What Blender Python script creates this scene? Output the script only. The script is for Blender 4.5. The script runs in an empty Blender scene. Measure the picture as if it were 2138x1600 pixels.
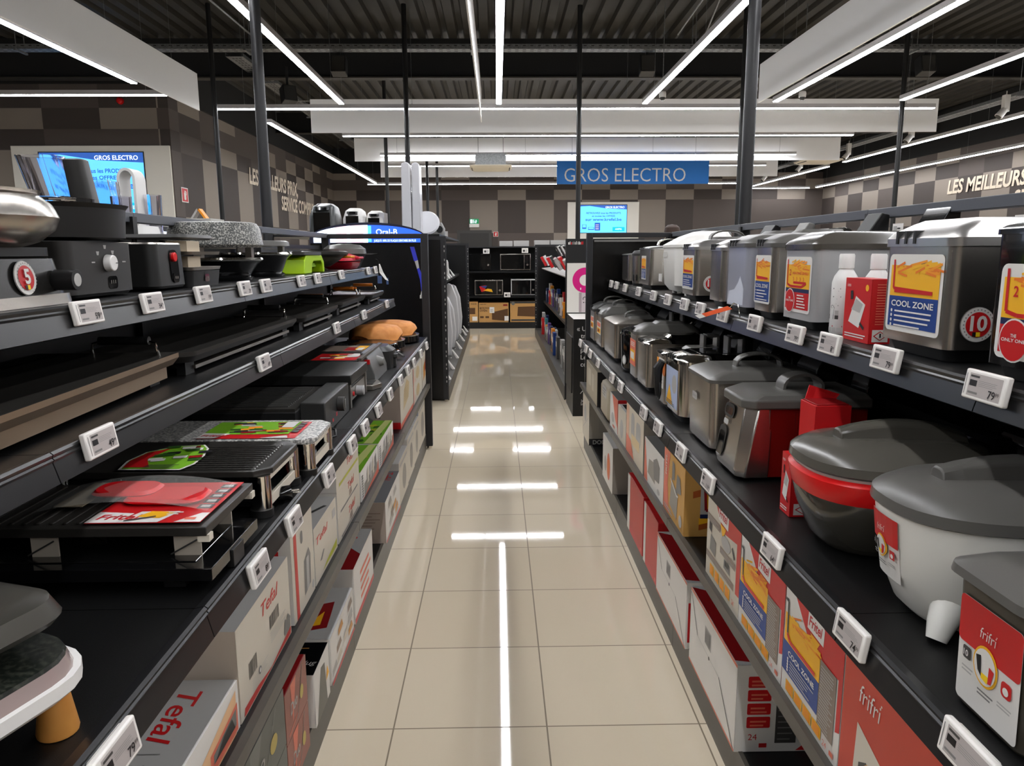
EXPOSURE = 0.12
FLOOR_A = (204, 190, 166)
FLOOR_B = (212, 199, 176)
import bpy, bmesh, math, random
from mathutils import Vector, Matrix
random.seed(7)
scene = bpy.context.scene
COL = scene.collection
PI = math.pi

# ------------------------------------------------------------------ materials
def lin(c):
    out = []
    for v in c:
        v = v / 255.0
        out.append(v / 12.92 if v <= 0.04045 else ((v + 0.055) / 1.055) ** 2.4)
    return tuple(out)

_M = {}
def mat(name, rgb, rough=0.5, metal=0.0, spec=0.5, coat=0.0, trans=0.0, emit=0.0, ior=1.45, noise=None, bump=None):
    if name in _M:
        return _M[name]
    m = bpy.data.materials.new(name)
    m.use_nodes = True
    nt = m.node_tree
    b = nt.nodes['Principled BSDF']
    c = lin(rgb)
    b.inputs['Base Color'].default_value = (*c, 1)
    b.inputs['Roughness'].default_value = rough
    b.inputs['Metallic'].default_value = metal
    b.inputs['Specular IOR Level'].default_value = spec
    b.inputs['IOR'].default_value = ior
    b.inputs['Coat Weight'].default_value = coat
    b.inputs['Transmission Weight'].default_value = trans
    if emit:
        b.inputs['Emission Color'].default_value = (*c, 1)
        b.inputs['Emission Strength'].default_value = emit
    if noise or bump:
        tc = nt.nodes.new('ShaderNodeTexCoord')
        nz = nt.nodes.new('ShaderNodeTexNoise')
        nt.links.new(tc.outputs['Object'], nz.inputs['Vector'])
        if noise:
            scale, rgb2, lo, hi = noise
            nz.inputs['Scale'].default_value = scale
            nz.inputs['Detail'].default_value = 4
            r = nt.nodes.new('ShaderNodeValToRGB')
            r.color_ramp.elements[0].position = lo
            r.color_ramp.elements[1].position = hi
            r.color_ramp.elements[0].color = (*c, 1)
            r.color_ramp.elements[1].color = (*lin(rgb2), 1)
            nt.links.new(nz.outputs['Fac'], r.inputs['Fac'])
            nt.links.new(r.outputs['Color'], b.inputs['Base Color'])
        if bump:
            nz2 = nt.nodes.new('ShaderNodeTexNoise')
            nz2.inputs['Scale'].default_value = bump[0]
            nt.links.new(tc.outputs['Object'], nz2.inputs['Vector'])
            bp = nt.nodes.new('ShaderNodeBump')
            bp.inputs['Strength'].default_value = bump[1]
            bp.inputs['Distance'].default_value = 0.002
            nt.links.new(nz2.outputs['Fac'], bp.inputs['Height'])
            nt.links.new(bp.outputs['Normal'], b.inputs['Normal'])
    _M[name] = m
    return m

BLACK = mat('black plastic', (22, 22, 22), 0.45)
BLACKG = mat('glossy black plastic', (12, 12, 13), 0.12, coat=0.4)
DARK = mat('dark grey plastic', (52, 51, 49), 0.42)
LIDGREY = mat('grey plastic lid', (88, 86, 82), 0.32)
GREY = mat('grey plastic', (120, 118, 114), 0.4)
LGREY = mat('light grey print', (176, 174, 170), 0.45)
MGREY = mat('mid grey print', (120, 118, 115), 0.45)
DGREY = mat('dark grey print', (66, 64, 62), 0.45)
SHELF = mat('black powder coated steel', (9, 9, 9), 0.42, spec=0.4, bump=(900, 0.15))
RAIL = mat('black price rail', (29, 29, 30), 0.28)
KICK = mat('grey kick plate', (66, 62, 56), 0.38)
HEADER = mat('grey header steel', (78, 80, 85), 0.4)
POST = mat('grey steel post', (38, 38, 40), 0.4)
WHITE = mat('white plastic', (226, 224, 220), 0.35)
TAGW = mat('white tag frame', (238, 234, 228), 0.4)
EINK = mat('e-paper screen', (178, 170, 166), 0.5)
INK = mat('black ink', (24, 22, 24), 0.5)
PAPER = mat('white cardboard', (222, 219, 213), 0.42)
CREAM = mat('cream cardboard', (206, 198, 182), 0.45)
PALEG = mat('pale grey cardboard', (178, 176, 172), 0.45)
BGREY = mat('warm grey cardboard', (150, 144, 134), 0.45)
RED = mat('red print', (196, 26, 30), 0.38)
REDD = mat('dark red print', (140, 14, 18), 0.4)
BRED = mat('bright red plastic', (214, 20, 22), 0.28)
SALMON = mat('salmon print', (222, 116, 92), 0.42)
ORANGE = mat('orange print', (238, 150, 30), 0.42)
AMBER = mat('amber print', (240, 178, 30), 0.42)
FRY = mat('fries print', (226, 118, 24), 0.42)
GOLDB = mat('golden brown print', (196, 138, 60), 0.42)
BLUE = mat('blue print', (26, 62, 132), 0.4)
NAVY = mat('navy print', (22, 34, 76), 0.4)
GREEN = mat('green print', (120, 178, 40), 0.42)
DGREEN = mat('dark green print', (46, 86, 28), 0.42)
OLIVE = mat('lime olive print', (182, 184, 50), 0.42)
YELLOW = mat('yellow print', (246, 206, 30), 0.42)
TAUPE = mat('taupe print', (138, 122, 110), 0.45)
STEEL = mat('brushed steel', (196, 190, 182), 0.27, metal=1.0)
STEELD = mat('satin steel', (158, 152, 144), 0.36, metal=1.0)
CHROME = mat('chrome', (226, 222, 216), 0.07, metal=1.0)
SILVERP = mat('silver painted plastic', (176, 176, 176), 0.33, metal=0.35)
LIME = mat('lime green plastic', (168, 208, 12), 0.38)
GRANITE = mat('speckled granite', (58, 60, 58), 0.35, noise=(170, (168, 166, 158), 0.46, 0.62))
GRANITEL = mat('pale speckled granite', (110, 110, 108), 0.35, noise=(150, (206, 204, 198), 0.42, 0.6))
GRANITED = mat('dark mottled stone', (26, 30, 26), 0.3, noise=(120, (60, 62, 54), 0.45, 0.7))
NONSTICK = mat('non-stick coating', (44, 42, 39), 0.34, spec=0.4)
WOOD = mat('beech wood foot', (206, 144, 70), 0.5, noise=(14, (186, 122, 54), 0.35, 0.7))
TERRA = mat('terracotta clay', (222, 148, 78), 0.6, noise=(30, (208, 130, 62), 0.4, 0.7))
GLASS = mat('clear plastic', (236, 236, 244), 0.04, trans=1.0, ior=1.3)
CLEARF = mat('clear film', (240, 238, 232), 0.15)
CLEARF.node_tree.nodes['Principled BSDF'].inputs['Alpha'].default_value = 0.16
SMOKE = mat('smoked glass', (14, 14, 14), 0.05, coat=0.5)
KRAFT = mat('kraft cardboard', (200, 152, 90), 0.55)
KRAFTD = mat('dark kraft print', (92, 62, 34), 0.5)
BANNER = mat('white banner panel', (250, 250, 250), 0.55)
GALV = mat('galvanised steel', (150, 152, 152), 0.42, metal=0.75, noise=(40, (120, 122, 124), 0.4, 0.7))
MAGENTA = mat('magenta plastic print', (206, 26, 122), 0.35)
LETTER = mat('pale sand lettering', (214, 200, 180), 0.5)
SIGNB = mat('blue sign board', (0, 104, 184), 0.5)
LEDW = mat('led diffuser', (250, 251, 255), 0.5, emit=42.0)
LEDBODY = mat('led aluminium body', (190, 188, 190), 0.4)
SCRB = mat('blue screen light', (86, 176, 250), 0.3, emit=1.5)
SCRD = mat('dark blue screen light', (34, 84, 170), 0.3, emit=0.9)
SCRW = mat('white screen light', (214, 226, 250), 0.3, emit=1.6)
SCRP = mat('rosy screen light', (230, 196, 206), 0.3, emit=1.1)
SCRC = mat('cyan screen light', (0, 160, 232), 0.3, emit=1.3)
EXITG = mat('exit green lit', (20, 120, 70), 0.4, emit=0.7)
SKIN = mat('skin', (206, 160, 132), 0.5)
HAIR = mat('brown hair', (58, 40, 30), 0.6)
CLOTH = mat('navy cloth', (40, 48, 66), 0.8)

# ------------------------------------------------------------------ text outlines (meshes built from the built-in font)
_T = {}
def text_geo(s, bold=0.0, shear=0.0):
    k = (s, bold, shear)
    if k in _T:
        return _T[k]
    cu = bpy.data.curves.new('t', 'FONT')
    cu.body = s
    cu.offset = bold
    cu.shear = shear
    cu.resolution_u = 3
    ob = bpy.data.objects.new('t', cu)
    COL.objects.link(ob)
    dg = bpy.context.evaluated_depsgraph_get()
    me = bpy.data.meshes.new_from_object(ob.evaluated_get(dg))
    vs = [(v.co.x, v.co.y) for v in me.vertices]
    fs = [tuple(p.vertices) for p in me.polygons]
    bpy.data.objects.remove(ob)
    bpy.data.curves.remove(cu)
    bpy.data.meshes.remove(me)
    if vs:
        x0 = min(v[0] for v in vs)
        vs = [(x - x0, y) for x, y in vs]
        w = max(v[0] for v in vs)
    else:
        w = 1.0
    _T[k] = (vs, fs, w)
    return _T[k]

# ------------------------------------------------------------------ mesh builder
class MB:
    def __init__(self, M=None):
        self.v, self.f, self.m, self.mats = [], [], [], []
        self.M = M
        self.k = 0
    def mi(self, m):
        if m not in self.mats:
            self.mats.append(m)
        return self.mats.index(m)
    def face(self, pts, m):
        self.k += 1
        n = len(self.v)
        self.v += [tuple(p) for p in pts]
        self.f.append(tuple(range(n, n + len(pts))))
        self.m.append(self.mi(m))
    def geo(self, vs, fs, m):
        self.k += 1
        n = len(self.v)
        self.v += [tuple(p) for p in vs]
        i = self.mi(m)
        for f in fs:
            self.f.append(tuple(n + a for a in f))
            self.m.append(i)
    def box(self, x0, x1, y0, y1, z0, z1, m, taper=0.0, top=None):
        t = taper
        vs = [(x0, y0, z0), (x1, y0, z0), (x1, y1, z0), (x0, y1, z0),
              (x0 + t, y0 + t, z1), (x1 - t, y0 + t, z1), (x1 - t, y1 - t, z1), (x0 + t, y1 - t, z1)]
        fs = [(0, 3, 2, 1), (0, 1, 5, 4), (1, 2, 6, 5), (2, 3, 7, 6), (3, 0, 4, 7)]
        n = len(self.v)
        self.geo(vs, fs, m)
        self.f.append((n + 4, n + 5, n + 6, n + 7))
        self.m.append(self.mi(top or m))
        return self
    def loft(self, secs, m, cap=True, mats=None):
        n = len(secs[0])
        b = len(self.v)
        for s in secs:
            self.v += [tuple(p) for p in s]
        for k in range(len(secs) - 1):
            i = self.mi(mats[k] if mats else m)
            for a in range(n):
                c = (a + 1) % n
                self.f.append((b + k * n + a, b + k * n + c, b + (k + 1) * n + c, b + (k + 1) * n + a))
                self.m.append(i)
        if cap:
            self.f.append(tuple(b + a for a in reversed(range(n))))
            self.m.append(self.mi(mats[0] if mats else m))
            self.f.append(tuple(b + (len(secs) - 1) * n + a for a in range(n)))
            self.m.append(self.mi(mats[-1] if mats else m))
        return self
    def rr(self, secs, m, n=5, mats=None, cap=True):
        """rounded-rectangle loft; a section is (z, cx, cy, hx, hy, r)"""
        return self.loft([rrect(*s, n=n) for s in secs], m, cap, mats)
    def lathe(self, cx, cy, prof, m, n=28, mats=None, sx=1.0, sy=1.0, cap=True):
        secs = [[(cx + r * sx * math.cos(2 * PI * a / n), cy + r * sy * math.sin(2 * PI * a / n), z) for a in range(n)] for r, z in prof]
        return self.loft(secs, m, cap, mats)
    def cylx(self, x0, x1, y, z, r, m, n=18, r1=None):
        r1 = r if r1 is None else r1
        secs = [[(x, y + q * math.cos(2 * PI * a / n), z + q * math.sin(2 * PI * a / n)) for a in range(n)] for x, q in ((x0, r), (x1, r1))]
        return self.loft(secs, m)
    def cyly(self, y0, y1, x, z, r, m, n=18, r1=None):
        r1 = r if r1 is None else r1
        secs = [[(x + q * math.cos(2 * PI * a / n), y, z + q * math.sin(2 * PI * a / n)) for a in range(n)] for y, q in ((y0, r), (y1, r1))]
        return self.loft(secs, m)
    def tube(self, path, r, m, n=8, flat=1.0):
        P = [Vector(p) for p in path]
        secs = []
        prev = None
        for i, p in enumerate(P):
            t = (P[min(i + 1, len(P) - 1)] - P[max(i - 1, 0)]).normalized()
            if prev is None:
                a = Vector((0, 0, 1)) if abs(t.z) < 0.9 else Vector((1, 0, 0))
                u = t.cross(a).normalized()
            else:
                u = (prev - t * prev.dot(t)).normalized()
            prev = u
            w = t.cross(u)
            rr_ = r[i] if isinstance(r, (list, tuple)) else r
            secs.append([p + (u * math.cos(2 * PI * k / n) + w * math.sin(2 * PI * k / n) * flat) * rr_ for k in range(n)])
        return self.loft(secs, m)
    def prism(self, pts, axis, a, b, m, mats=None):
        """pts 2-D outline; axis 'x': (y,z), 'y': (x,z), 'z': (x,y); extruded from a to b"""
        def p3(p, t):
            return {'x': (t, p[0], p[1]), 'y': (p[0], t, p[1]), 'z': (p[0], p[1], t)}[axis]
        return self.loft([[p3(p, a) for p in pts], [p3(p, b) for p in pts]], m, True, mats)
    def build(self, name, parent=None, origin=None, bevel=0.0, smooth=True):
        me = bpy.data.meshes.new(name)
        vs = [Vector(v) for v in self.v]
        if self.M is not None:
            vs = [self.M @ v for v in vs]
        if parent is not None:
            o0 = Vector(ORG[parent.name])
        else:
            o0 = Vector(origin) if origin else Vector((0, 0, 0))
        me.from_pydata([tuple(v - o0) for v in vs], [], self.f)
        for m in self.mats:
            me.materials.append(m)
        me.polygons.foreach_set('material_index', self.m)
        bm = bmesh.new()
        bm.from_mesh(me)
        bmesh.ops.recalc_face_normals(bm, faces=bm.faces)
        bm.to_mesh(me)
        bm.free()
        if smooth:
            me.polygons.foreach_set('use_smooth', [True] * len(me.polygons))
            me.set_sharp_from_angle(angle=math.radians(32))
        me.update()
        ob = bpy.data.objects.new(name, me)
        COL.objects.link(ob)
        if parent is not None:
            ob.parent = parent
        else:
            ob.location = o0
        ORG[ob.name] = tuple(o0)
        if bevel:
            md = ob.modifiers.new('bevel', 'BEVEL')
            md.width = bevel
            md.segments = 2
            md.limit_method = 'ANGLE'
            md.angle_limit = math.radians(40)
        return ob

ORG = {}
def rrect(z, cx, cy, hx, hy, r, n=5):
    r = max(min(r, hx - 1e-4, hy - 1e-4), 1e-4)
    pts = []
    for (sx, sy, a0) in ((1, 1, 0), (-1, 1, 90), (-1, -1, 180), (1, -1, 270)):
        for k in range(n + 1):
            a = math.radians(a0 + 90.0 * k / n)
            pts.append((cx + sx * (hx - r) + r * math.cos(a), cy + sy * (hy - r) + r * math.sin(a), z))
    return pts

def tag(o, label, cat, group=None):
    o['label'] = label
    o['category'] = cat
    if group:
        o['group'] = group
    return o
def thing(name, label, cat, loc, group=None):
    o = bpy.data.objects.new(name, None)
    o.empty_display_size = 0.05
    COL.objects.link(o)
    o.location = loc
    ORG[o.name] = tuple(loc)
    return tag(o, label, cat, group)
def struct(o):
    o['kind'] = 'structure'
    return o

# ------------------------------------------------------------------ printed faces: a frame on a face, prints lie a fraction of a mm above it
class Fr:
    def __init__(self, mb, o, u, v, eps=0.0006):
        self.mb, self.o, self.u, self.v = mb, Vector(o), Vector(u), Vector(v)
        self.n = self.u.cross(self.v)
        self.e = eps
    def p(self, a, b, l=1):
        return self.o + self.u * a + self.v * b + self.n * (self.e * l + 8e-6 * self.mb.k)
    def rect(self, a0, a1, b0, b1, m, l=1):
        self.mb.face([self.p(a0, b0, l), self.p(a1, b0, l), self.p(a1, b1, l), self.p(a0, b1, l)], m)
    def rrect(self, a0, a1, b0, b1, r, m, l=1):
        pts = rrect(0, (a0 + a1) / 2, (b0 + b1) / 2, (a1 - a0) / 2, (b1 - b0) / 2, r, n=4)
        self.mb.face([self.p(x, y, l) for x, y, _ in pts], m)
    def poly(self, pts, m, l=1):
        self.mb.face([self.p(a, b, l) for a, b in pts], m)
    def circ(self, a, b, r, m, l=1, n=24, ry=None):
        ry = ry or r
        self.mb.face([self.p(a + r * math.cos(2 * PI * k / n), b + ry * math.sin(2 * PI * k / n), l) for k in range(n)], m)
    def line(self, pts, w, m, l=1):
        for (a, b), (c, d) in zip(pts[:-1], pts[1:]):
            dx, dy = c - a, d - b
            L = math.hypot(dx, dy) or 1
            nx, ny = -dy / L * w / 2, dx / L * w / 2
            self.mb.face([self.p(a + nx, b + ny, l), self.p(a - nx, b - ny, l), self.p(c - nx, d - ny, l), self.p(c + nx, d + ny, l)], m)
    def text(self, s, a, b, size, m, l=2, bold=0.0, shear=0.0, width=None, align='l', rot=0.0):
        vs, fs, w = text_geo(s, bold, shear)
        k = size / 0.7
        kx = (width / w) if width else k
        sh = {'l': 0, 'c': -w * kx / 2, 'r': -w * kx}[align]
        cr, sr = math.cos(rot), math.sin(rot)
        P = []
        for x, y in vs:
            x2, y2 = x * kx + sh, y * k
            P.append(self.p(a + x2 * cr - y2 * sr, b + x2 * sr + y2 * cr, l))
        self.mb.geo(P, fs, m)
    def lines(self, a0, a1, b0, b1, n, m, l=2, th=0.45):
        h = (b1 - b0) / n
        for k in range(n):
            w = (a1 - a0) * random.uniform(0.7, 1.0)
            self.rect(a0, a0 + w, b0 + h * k, b0 + h * (k + th), m, l)
    def barcode(self, a0, a1, b0, b1, m=DGREY, l=2):
        n = 13
        d = (a1 - a0) / n
        for k in range(n):
            self.rect(a0 + d * k, a0 + d * (k + random.choice((0.35, 0.6))), b0, b1, m, l)

class CurveFr(Fr):
    """frame wrapped round a vertical cylinder: a is arc length from angle ang0"""
    def __init__(self, mb, cx, cy, R, ang0, z0, sgn=1, eps=0.0008):
        self.mb, self.cx, self.cy, self.R, self.a0, self.z0, self.s, self.e = mb, cx, cy, R, ang0, z0, sgn, eps
    def p(self, a, b, l=1):
        t = self.a0 + self.s * a / self.R
        q = self.R + self.e * l + 8e-6 * self.mb.k
        return Vector((self.cx + q * math.cos(t), self.cy + q * math.sin(t), self.z0 + b))
    def rect(self, a0, a1, b0, b1, m, l=1):
        n = max(1, int(abs(a1 - a0) / 0.02))
        for k in range(n):
            x0 = a0 + (a1 - a0) * k / n
            x1 = a0 + (a1 - a0) * (k + 1) / n
            Fr.rect(self, x0, x1, b0, b1, m, l)
    def rrect(self, a0, a1, b0, b1, r, m, l=1):
        self.rect(a0, a1, b0, b1, m, l)

YP, YM, XP, ZP = (0, 1, 0), (0, -1, 0), (1, 0, 0), (0, 0, 1)
def face_xp(mb, x, y0, z0):
    return Fr(mb, (x, y0, z0), YP, ZP)      # looks towards +X, u runs +Y
def face_xm(mb, x, y1, z0):
    return Fr(mb, (x, y1, z0), YM, ZP)      # looks towards -X, u runs -Y
def face_ym(mb, x0, y, z0):
    return Fr(mb, (x0, y, z0), XP, ZP)      # looks towards -Y, u runs +X
def face_top(mb, x0, y0, z):
    return Fr(mb, (x0, y0, z), XP, YP)

# ------------------------------------------------------------------ prints used on packaging and stickers
def fries(f, a0, a1, b0, b1, n, l):
    w = a1 - a0
    for k in range(n):
        a = a0 + w * random.uniform(0.0, 0.75)
        b = random.uniform(b0, b1)
        t = random.uniform(-0.5, 0.6)
        L = w * random.uniform(0.2, 0.4)
        f.line([(a, b), (a + L * math.cos(t), b + L * math.sin(t) * 0.6)], w * 0.03, random.choice((FRY, ORANGE, AMBER)), l)
def art_coolzone(f, a, b, w, h, border=True):
    if border:
        f.rrect(a, a + w, b, b + h, w * 0.06, PAPER, 1)
    m = w * 0.05
    x0, x1 = a + m, a + w - m
    f.rect(x0, x1, b + h * 0.46, b + h * 0.86, AMBER, 2)
    f.rect(x0, x1, b + m, b + h * 0.46, BLUE, 2)
    fries(f, x0 + w * 0.1, x1, b + h * 0.76, b + h * 0.88, 26, 3)
    f.line([(x0 + w * 0.06, b + h * 0.93), (x0 + w * 0.07, b + h * 0.56), (x1 - w * 0.1, b + h * 0.53)], w * 0.03, RED, 3)
    f.rect(x0 + w * 0.1, x1 - w * 0.1, b + h * 0.505, b + h * 0.54, RED, 4)
    f.text('COOL ZONE', a + w * 0.5, b + h * 0.33, h * 0.075, PAPER, 4, bold=0.02, width=w * 0.78, align='c')
    for k in range(4):
        y = b + h * (0.255 - 0.062 * k)
        f.circ(x0 + w * 0.07, y + h * 0.012, w * 0.018, PAPER, 3, n=8)
        f.rect(x0 + w * 0.13, x0 + w * random.uniform(0.6, 0.82), y, y + h * 0.02, PAPER, 3)
def art_heating(f, a, b, w, h):
    f.rrect(a, a + w, b, b + h, w * 0.07, PAPER, 1)
    m = w * 0.05
    x0, x1 = a + m, a + w - m
    f.rect(x0, x1, b + h * 0.43, b + h * 0.86, AMBER, 2)
    f.rect(x0, x1, b + h * 0.36, b + h * 0.43, NAVY, 2)
    f.rect(x0, x1, b + m, b + h * 0.36, RED, 2)
    fries(f, x0 + w * 0.12, x1 - w * 0.05, b + h * 0.78, b + h * 0.9, 30, 3)
    f.line([(x0 + w * 0.05, b + h * 0.95), (x0 + w * 0.06, b + h * 0.5), (x0 + w * 0.2, b + h * 0.465), (x0 + w * 0.62, b + h * 0.465), (x0 + w * 0.78, b + h * 0.535), (x0 + w * 0.3, b + h * 0.535)], w * 0.035, RED, 3)
    f.text('2', x0 + w * 0.14, b + h * 0.66, h * 0.11, RED, 4, bold=0.02)
    f.text('HEATING LEVELS', x0 + w * 0.27, b + h * 0.685, h * 0.042, RED, 4, bold=0.02, width=w * 0.6)
    for k in range(4):
        x = x0 + w * (0.3 + 0.13 * k)
        f.line([(x, b + h * 0.56), (x + w * 0.02, b + h * 0.6), (x - w * 0.005, b + h * 0.635)], w * 0.014, RED, 4)
    f.circ(x0 + w * 0.2, b + h * 0.2, w * 0.19, PAPER, 3)
    f.circ(x0 + w * 0.2, b + h * 0.2, w * 0.175, RED, 4)
    f.text('THE', x0 + w * 0.2, b + h * 0.235, h * 0.035, PAPER, 5, bold=0.02, align='c')
    f.text('ONLY ONE', x0 + w * 0.2, b + h * 0.185, h * 0.035, PAPER, 5, bold=0.02, width=w * 0.3, align='c')
    for k in range(5):
        y = b + h * (0.3 - 0.052 * k)
        f.rect(x0 + w * 0.47, x0 + w * random.uniform(0.7, 0.86), y, y + h * 0.02, PAPER, 3)
def badge(f, a, b, r, s):
    f.circ(a, b, r, LGREY, 1, n=32)
    f.circ(a, b, r * 0.97, PAPER, 2, n=32)
    f.circ(a, b, r * 0.72, RED, 3, n=32)
    f.rect(a - r * 0.3, a - r * 0.1, b - r * 0.66, b - r * 0.42, INK, 4)
    f.rect(a - r * 0.1, a + r * 0.14, b - r * 0.68, b - r * 0.42, YELLOW, 4)
    f.rect(a + r * 0.14, a + r * 0.32, b - r * 0.64, b - r * 0.42, RED, 4)
    f.text(s, a, b - r * 0.32, r * 0.82, PAPER, 5, bold=0.03, align='c')
    for k in range(26):
        if k in (18, 19, 20):
            continue
        t = 2 * PI * k / 26
        f.circ(a + r * 0.85 * math.cos(t), b + r * 0.85 * math.sin(t), r * 0.045, MGREY, 4, n=5)
def script_frifri(f, a, b, size, m, l=4):
    f.text('frifri', a, b, size, m, l, bold=-0.004, shear=0.12, align='c', width=size * 2.1)
    f.circ(a + size * 1.08, b + size * 1.0, size * 0.07, m, l, n=5)
def art_frifri(f, a, b, w, h, big=True, num='10'):
    f.rrect(a, a + w, b, b + h, w * 0.06, PAPER, 1)
    f.rrect(a, a + w, b + h * 0.56, b + h, w * 0.06, RED, 2)
    script_frifri(f, a + w * 0.5, b + h * 0.72, h * 0.1, PAPER)
    for rr_, m, l in ((0.2, AMBER, 3), (0.175, PAPER, 4)):
        f.circ(a + w * 0.48, b + h * 0.48, w * rr_, m, l, ry=w * rr_ * 1.15)
    f.poly([(a + w * 0.34, b + h * 0.55), (a + w * 0.42, b + h * 0.57), (a + w * 0.44, b + h * 0.38), (a + w * 0.38, b + h * 0.42)], INK, 5)
    f.poly([(a + w * 0.44, b + h * 0.42), (a + w * 0.56, b + h * 0.42), (a + w * 0.54, b + h * 0.35), (a + w * 0.44, b + h * 0.37)], YELLOW, 5)
    f.poly([(a + w * 0.56, b + h * 0.52), (a + w * 0.64, b + h * 0.5), (a + w * 0.6, b + h * 0.37), (a + w * 0.55, b + h * 0.36)], RED, 5)
    f.rrect(a + w * 0.1, a + w * 0.24, b + h * 0.42, b + h * 0.54, w * 0.03, DGREY, 3)
    f.text(num, a + w * 0.17, b + h * 0.455, h * 0.055, PAPER, 5, bold=0.02, align='c')
    f.rrect(a + w * 0.74, a + w * 0.9, b + h * 0.36, b + h * 0.5, w * 0.05, RED, 3)
    f.circ(a + w * 0.82, b + h * 0.42, w * 0.045, PAPER, 4)
    f.lines(a + w * 0.1, a + w * 0.3, b + h * 0.3, b + h * 0.37, 2, LGREY, 3)
    f.lines(a + w * 0.38, a + w * 0.66, b + h * 0.2, b + h * 0.27, 2, MGREY, 3)
    f.lines(a + w * 0.7, a + w * 0.92, b + h * 0.24, b + h * 0.3, 2, LGREY, 3)
def art_fritel_logo(f, a, b, s):
    f.poly([(a, b), (a + s * 1.7, b - s * 0.08), (a + s * 1.75, b + s * 0.75), (a + s * 1.0, b + s * 0.98), (a + s * 0.05, b + s * 0.85)], PAPER, 3)
    f.text('Fritel', a + s * 0.85, b + s * 0.2, s * 0.5, RED, 4, bold=0.015, shear=0.2, align='c', width=s * 1.4)
    f.poly([(a + s * 0.35, b - s * 0.1), (a + s * 1.35, b - s * 0.14), (a + s * 0.85, b - s * 0.85)], AMBER, 3)
def art_carton_coolzone(f, w, h):
    f.rect(0, w, 0, h, PAPER, 1)
    f.poly([(w * 0.12, h), (w, h), (w, h * 0.3), (w * 0.94, h * 0.27), (w * 0.94, h * 0.68), (w * 0.5, h * 0.66)], RED, 2)
    art_fritel_logo(f, w * 0.42, h * 0.8, w * 0.16)
    f.rect(w * 0.02, w * 0.66, h * 0.47, h * 0.72, AMBER, 3)
    f.rect(w * 0.0, w * 0.66, h * 0.2, h * 0.47, BLUE, 3)
    fries(f, w * 0.14, w * 0.66, h * 0.66, h * 0.75, 34, 4)
    f.line([(w * 0.02, h * 0.84), (w * 0.07, h * 0.83), (w * 0.08, h * 0.55)], w * 0.025, DGREY, 4)
    f.line([(w * 0.08, h * 0.55), (w * 0.14, h * 0.5), (w * 0.6, h * 0.5)], w * 0.03, RED, 5)
    f.text('COOL ZONE', w * 0.12, h * 0.375, h * 0.045, PAPER, 5, bold=0.02, width=w * 0.48)
    for k in range(5):
        y = h * (0.335 - 0.026 * k)
        f.circ(w * 0.12, y + 0.002, w * 0.012, PAPER, 5, n=8)
        f.rect(w * 0.16, w * random.uniform(0.42, 0.6), y, y + h * 0.009, LGREY, 5)
    f.rect(w * 0.67, w * 0.92, h * 0.14, h * 0.68, TAUPE, 3)
    f.lines(w * 0.69, w * 0.9, h * 0.16, h * 0.66, 20, LGREY, 4, th=0.35)
    for k in range(4):
        f.rect(w * (0.1 + 0.165 * k), w * (0.25 + 0.165 * k), h * 0.05, h * 0.15, AMBER, 3)
        f.rect(w * (0.12 + 0.165 * k), w * (0.23 + 0.165 * k), h * 0.06, h * 0.14, ORANGE, 4)
    f.text('24', w * 0.78, h * 0.05, h * 0.05, SALMON, 4)
    f.rect(w * 0.89, w * 0.95, h * 0.05, h * 0.09, SALMON, 4)
def art_tefal(f, a, b, s, m=RED, l=3, width=None, rot=0.0):
    f.text('Tefal', a, b, s, m, l, bold=0.012, shear=0.22, width=width, rot=rot)
# ------------------------------------------------------------------ camera
YAW, PITCH, ROLL = 0.0190832, 0.1740451, -0.0049859
cam = bpy.data.cameras.new('camera')
cam.sensor_width = 36.0
cam.sensor_fit = 'HORIZONTAL'
cam.lens = 1557.632 * 36.0 / 2138.0
cam.clip_start = 0.05
cam.clip_end = 200
fwd = Vector((math.sin(YAW) * math.cos(PITCH), math.cos(YAW) * math.cos(PITCH), -math.sin(PITCH)))
rgt = Vector((math.cos(YAW), -math.sin(YAW), 0))
upv = rgt.cross(fwd)
r2 = rgt * math.cos(ROLL) + upv * math.sin(ROLL)
u2 = -rgt * math.sin(ROLL) + upv * math.cos(ROLL)
co = bpy.data.objects.new('camera', cam)
COL.objects.link(co)
Mc = Matrix(((r2.x, u2.x, -fwd.x, 0), (r2.y, u2.y, -fwd.y, 0), (r2.z, u2.z, -fwd.z, 1.45), (0, 0, 0, 1)))
co.matrix_world = Mc
scene.camera = co
scene.view_settings.view_transform = 'Standard'
scene.view_settings.look = 'None'
scene.view_settings.gamma = 1
scene.view_settings.use_curve_mapping = False
scene.view_settings.exposure = EXPOSURE
w = bpy.data.worlds.new('world')
scene.world = w
w.use_nodes = True
w.node_tree.nodes['Background'].inputs['Color'].default_value = (0.02, 0.02, 0.022, 1)
w.node_tree.nodes['Background'].inputs['Strength'].default_value = 0.3

# ------------------------------------------------------------------ floor, walls, ceiling
def node(nt, t, **k):
    n = nt.nodes.new(t)
    for a, b in k.items():
        setattr(n, a, b)
    return n
def math_(nt, op, a, b=None, c=None):
    n = node(nt, 'ShaderNodeMath', operation=op)
    for i, v in enumerate((a, b, c)):
        if v is None:
            continue
        if isinstance(v, (int, float)):
            n.inputs[i].default_value = v
        else:
            nt.links.new(v, n.inputs[i])
    return n.outputs[0]

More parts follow.
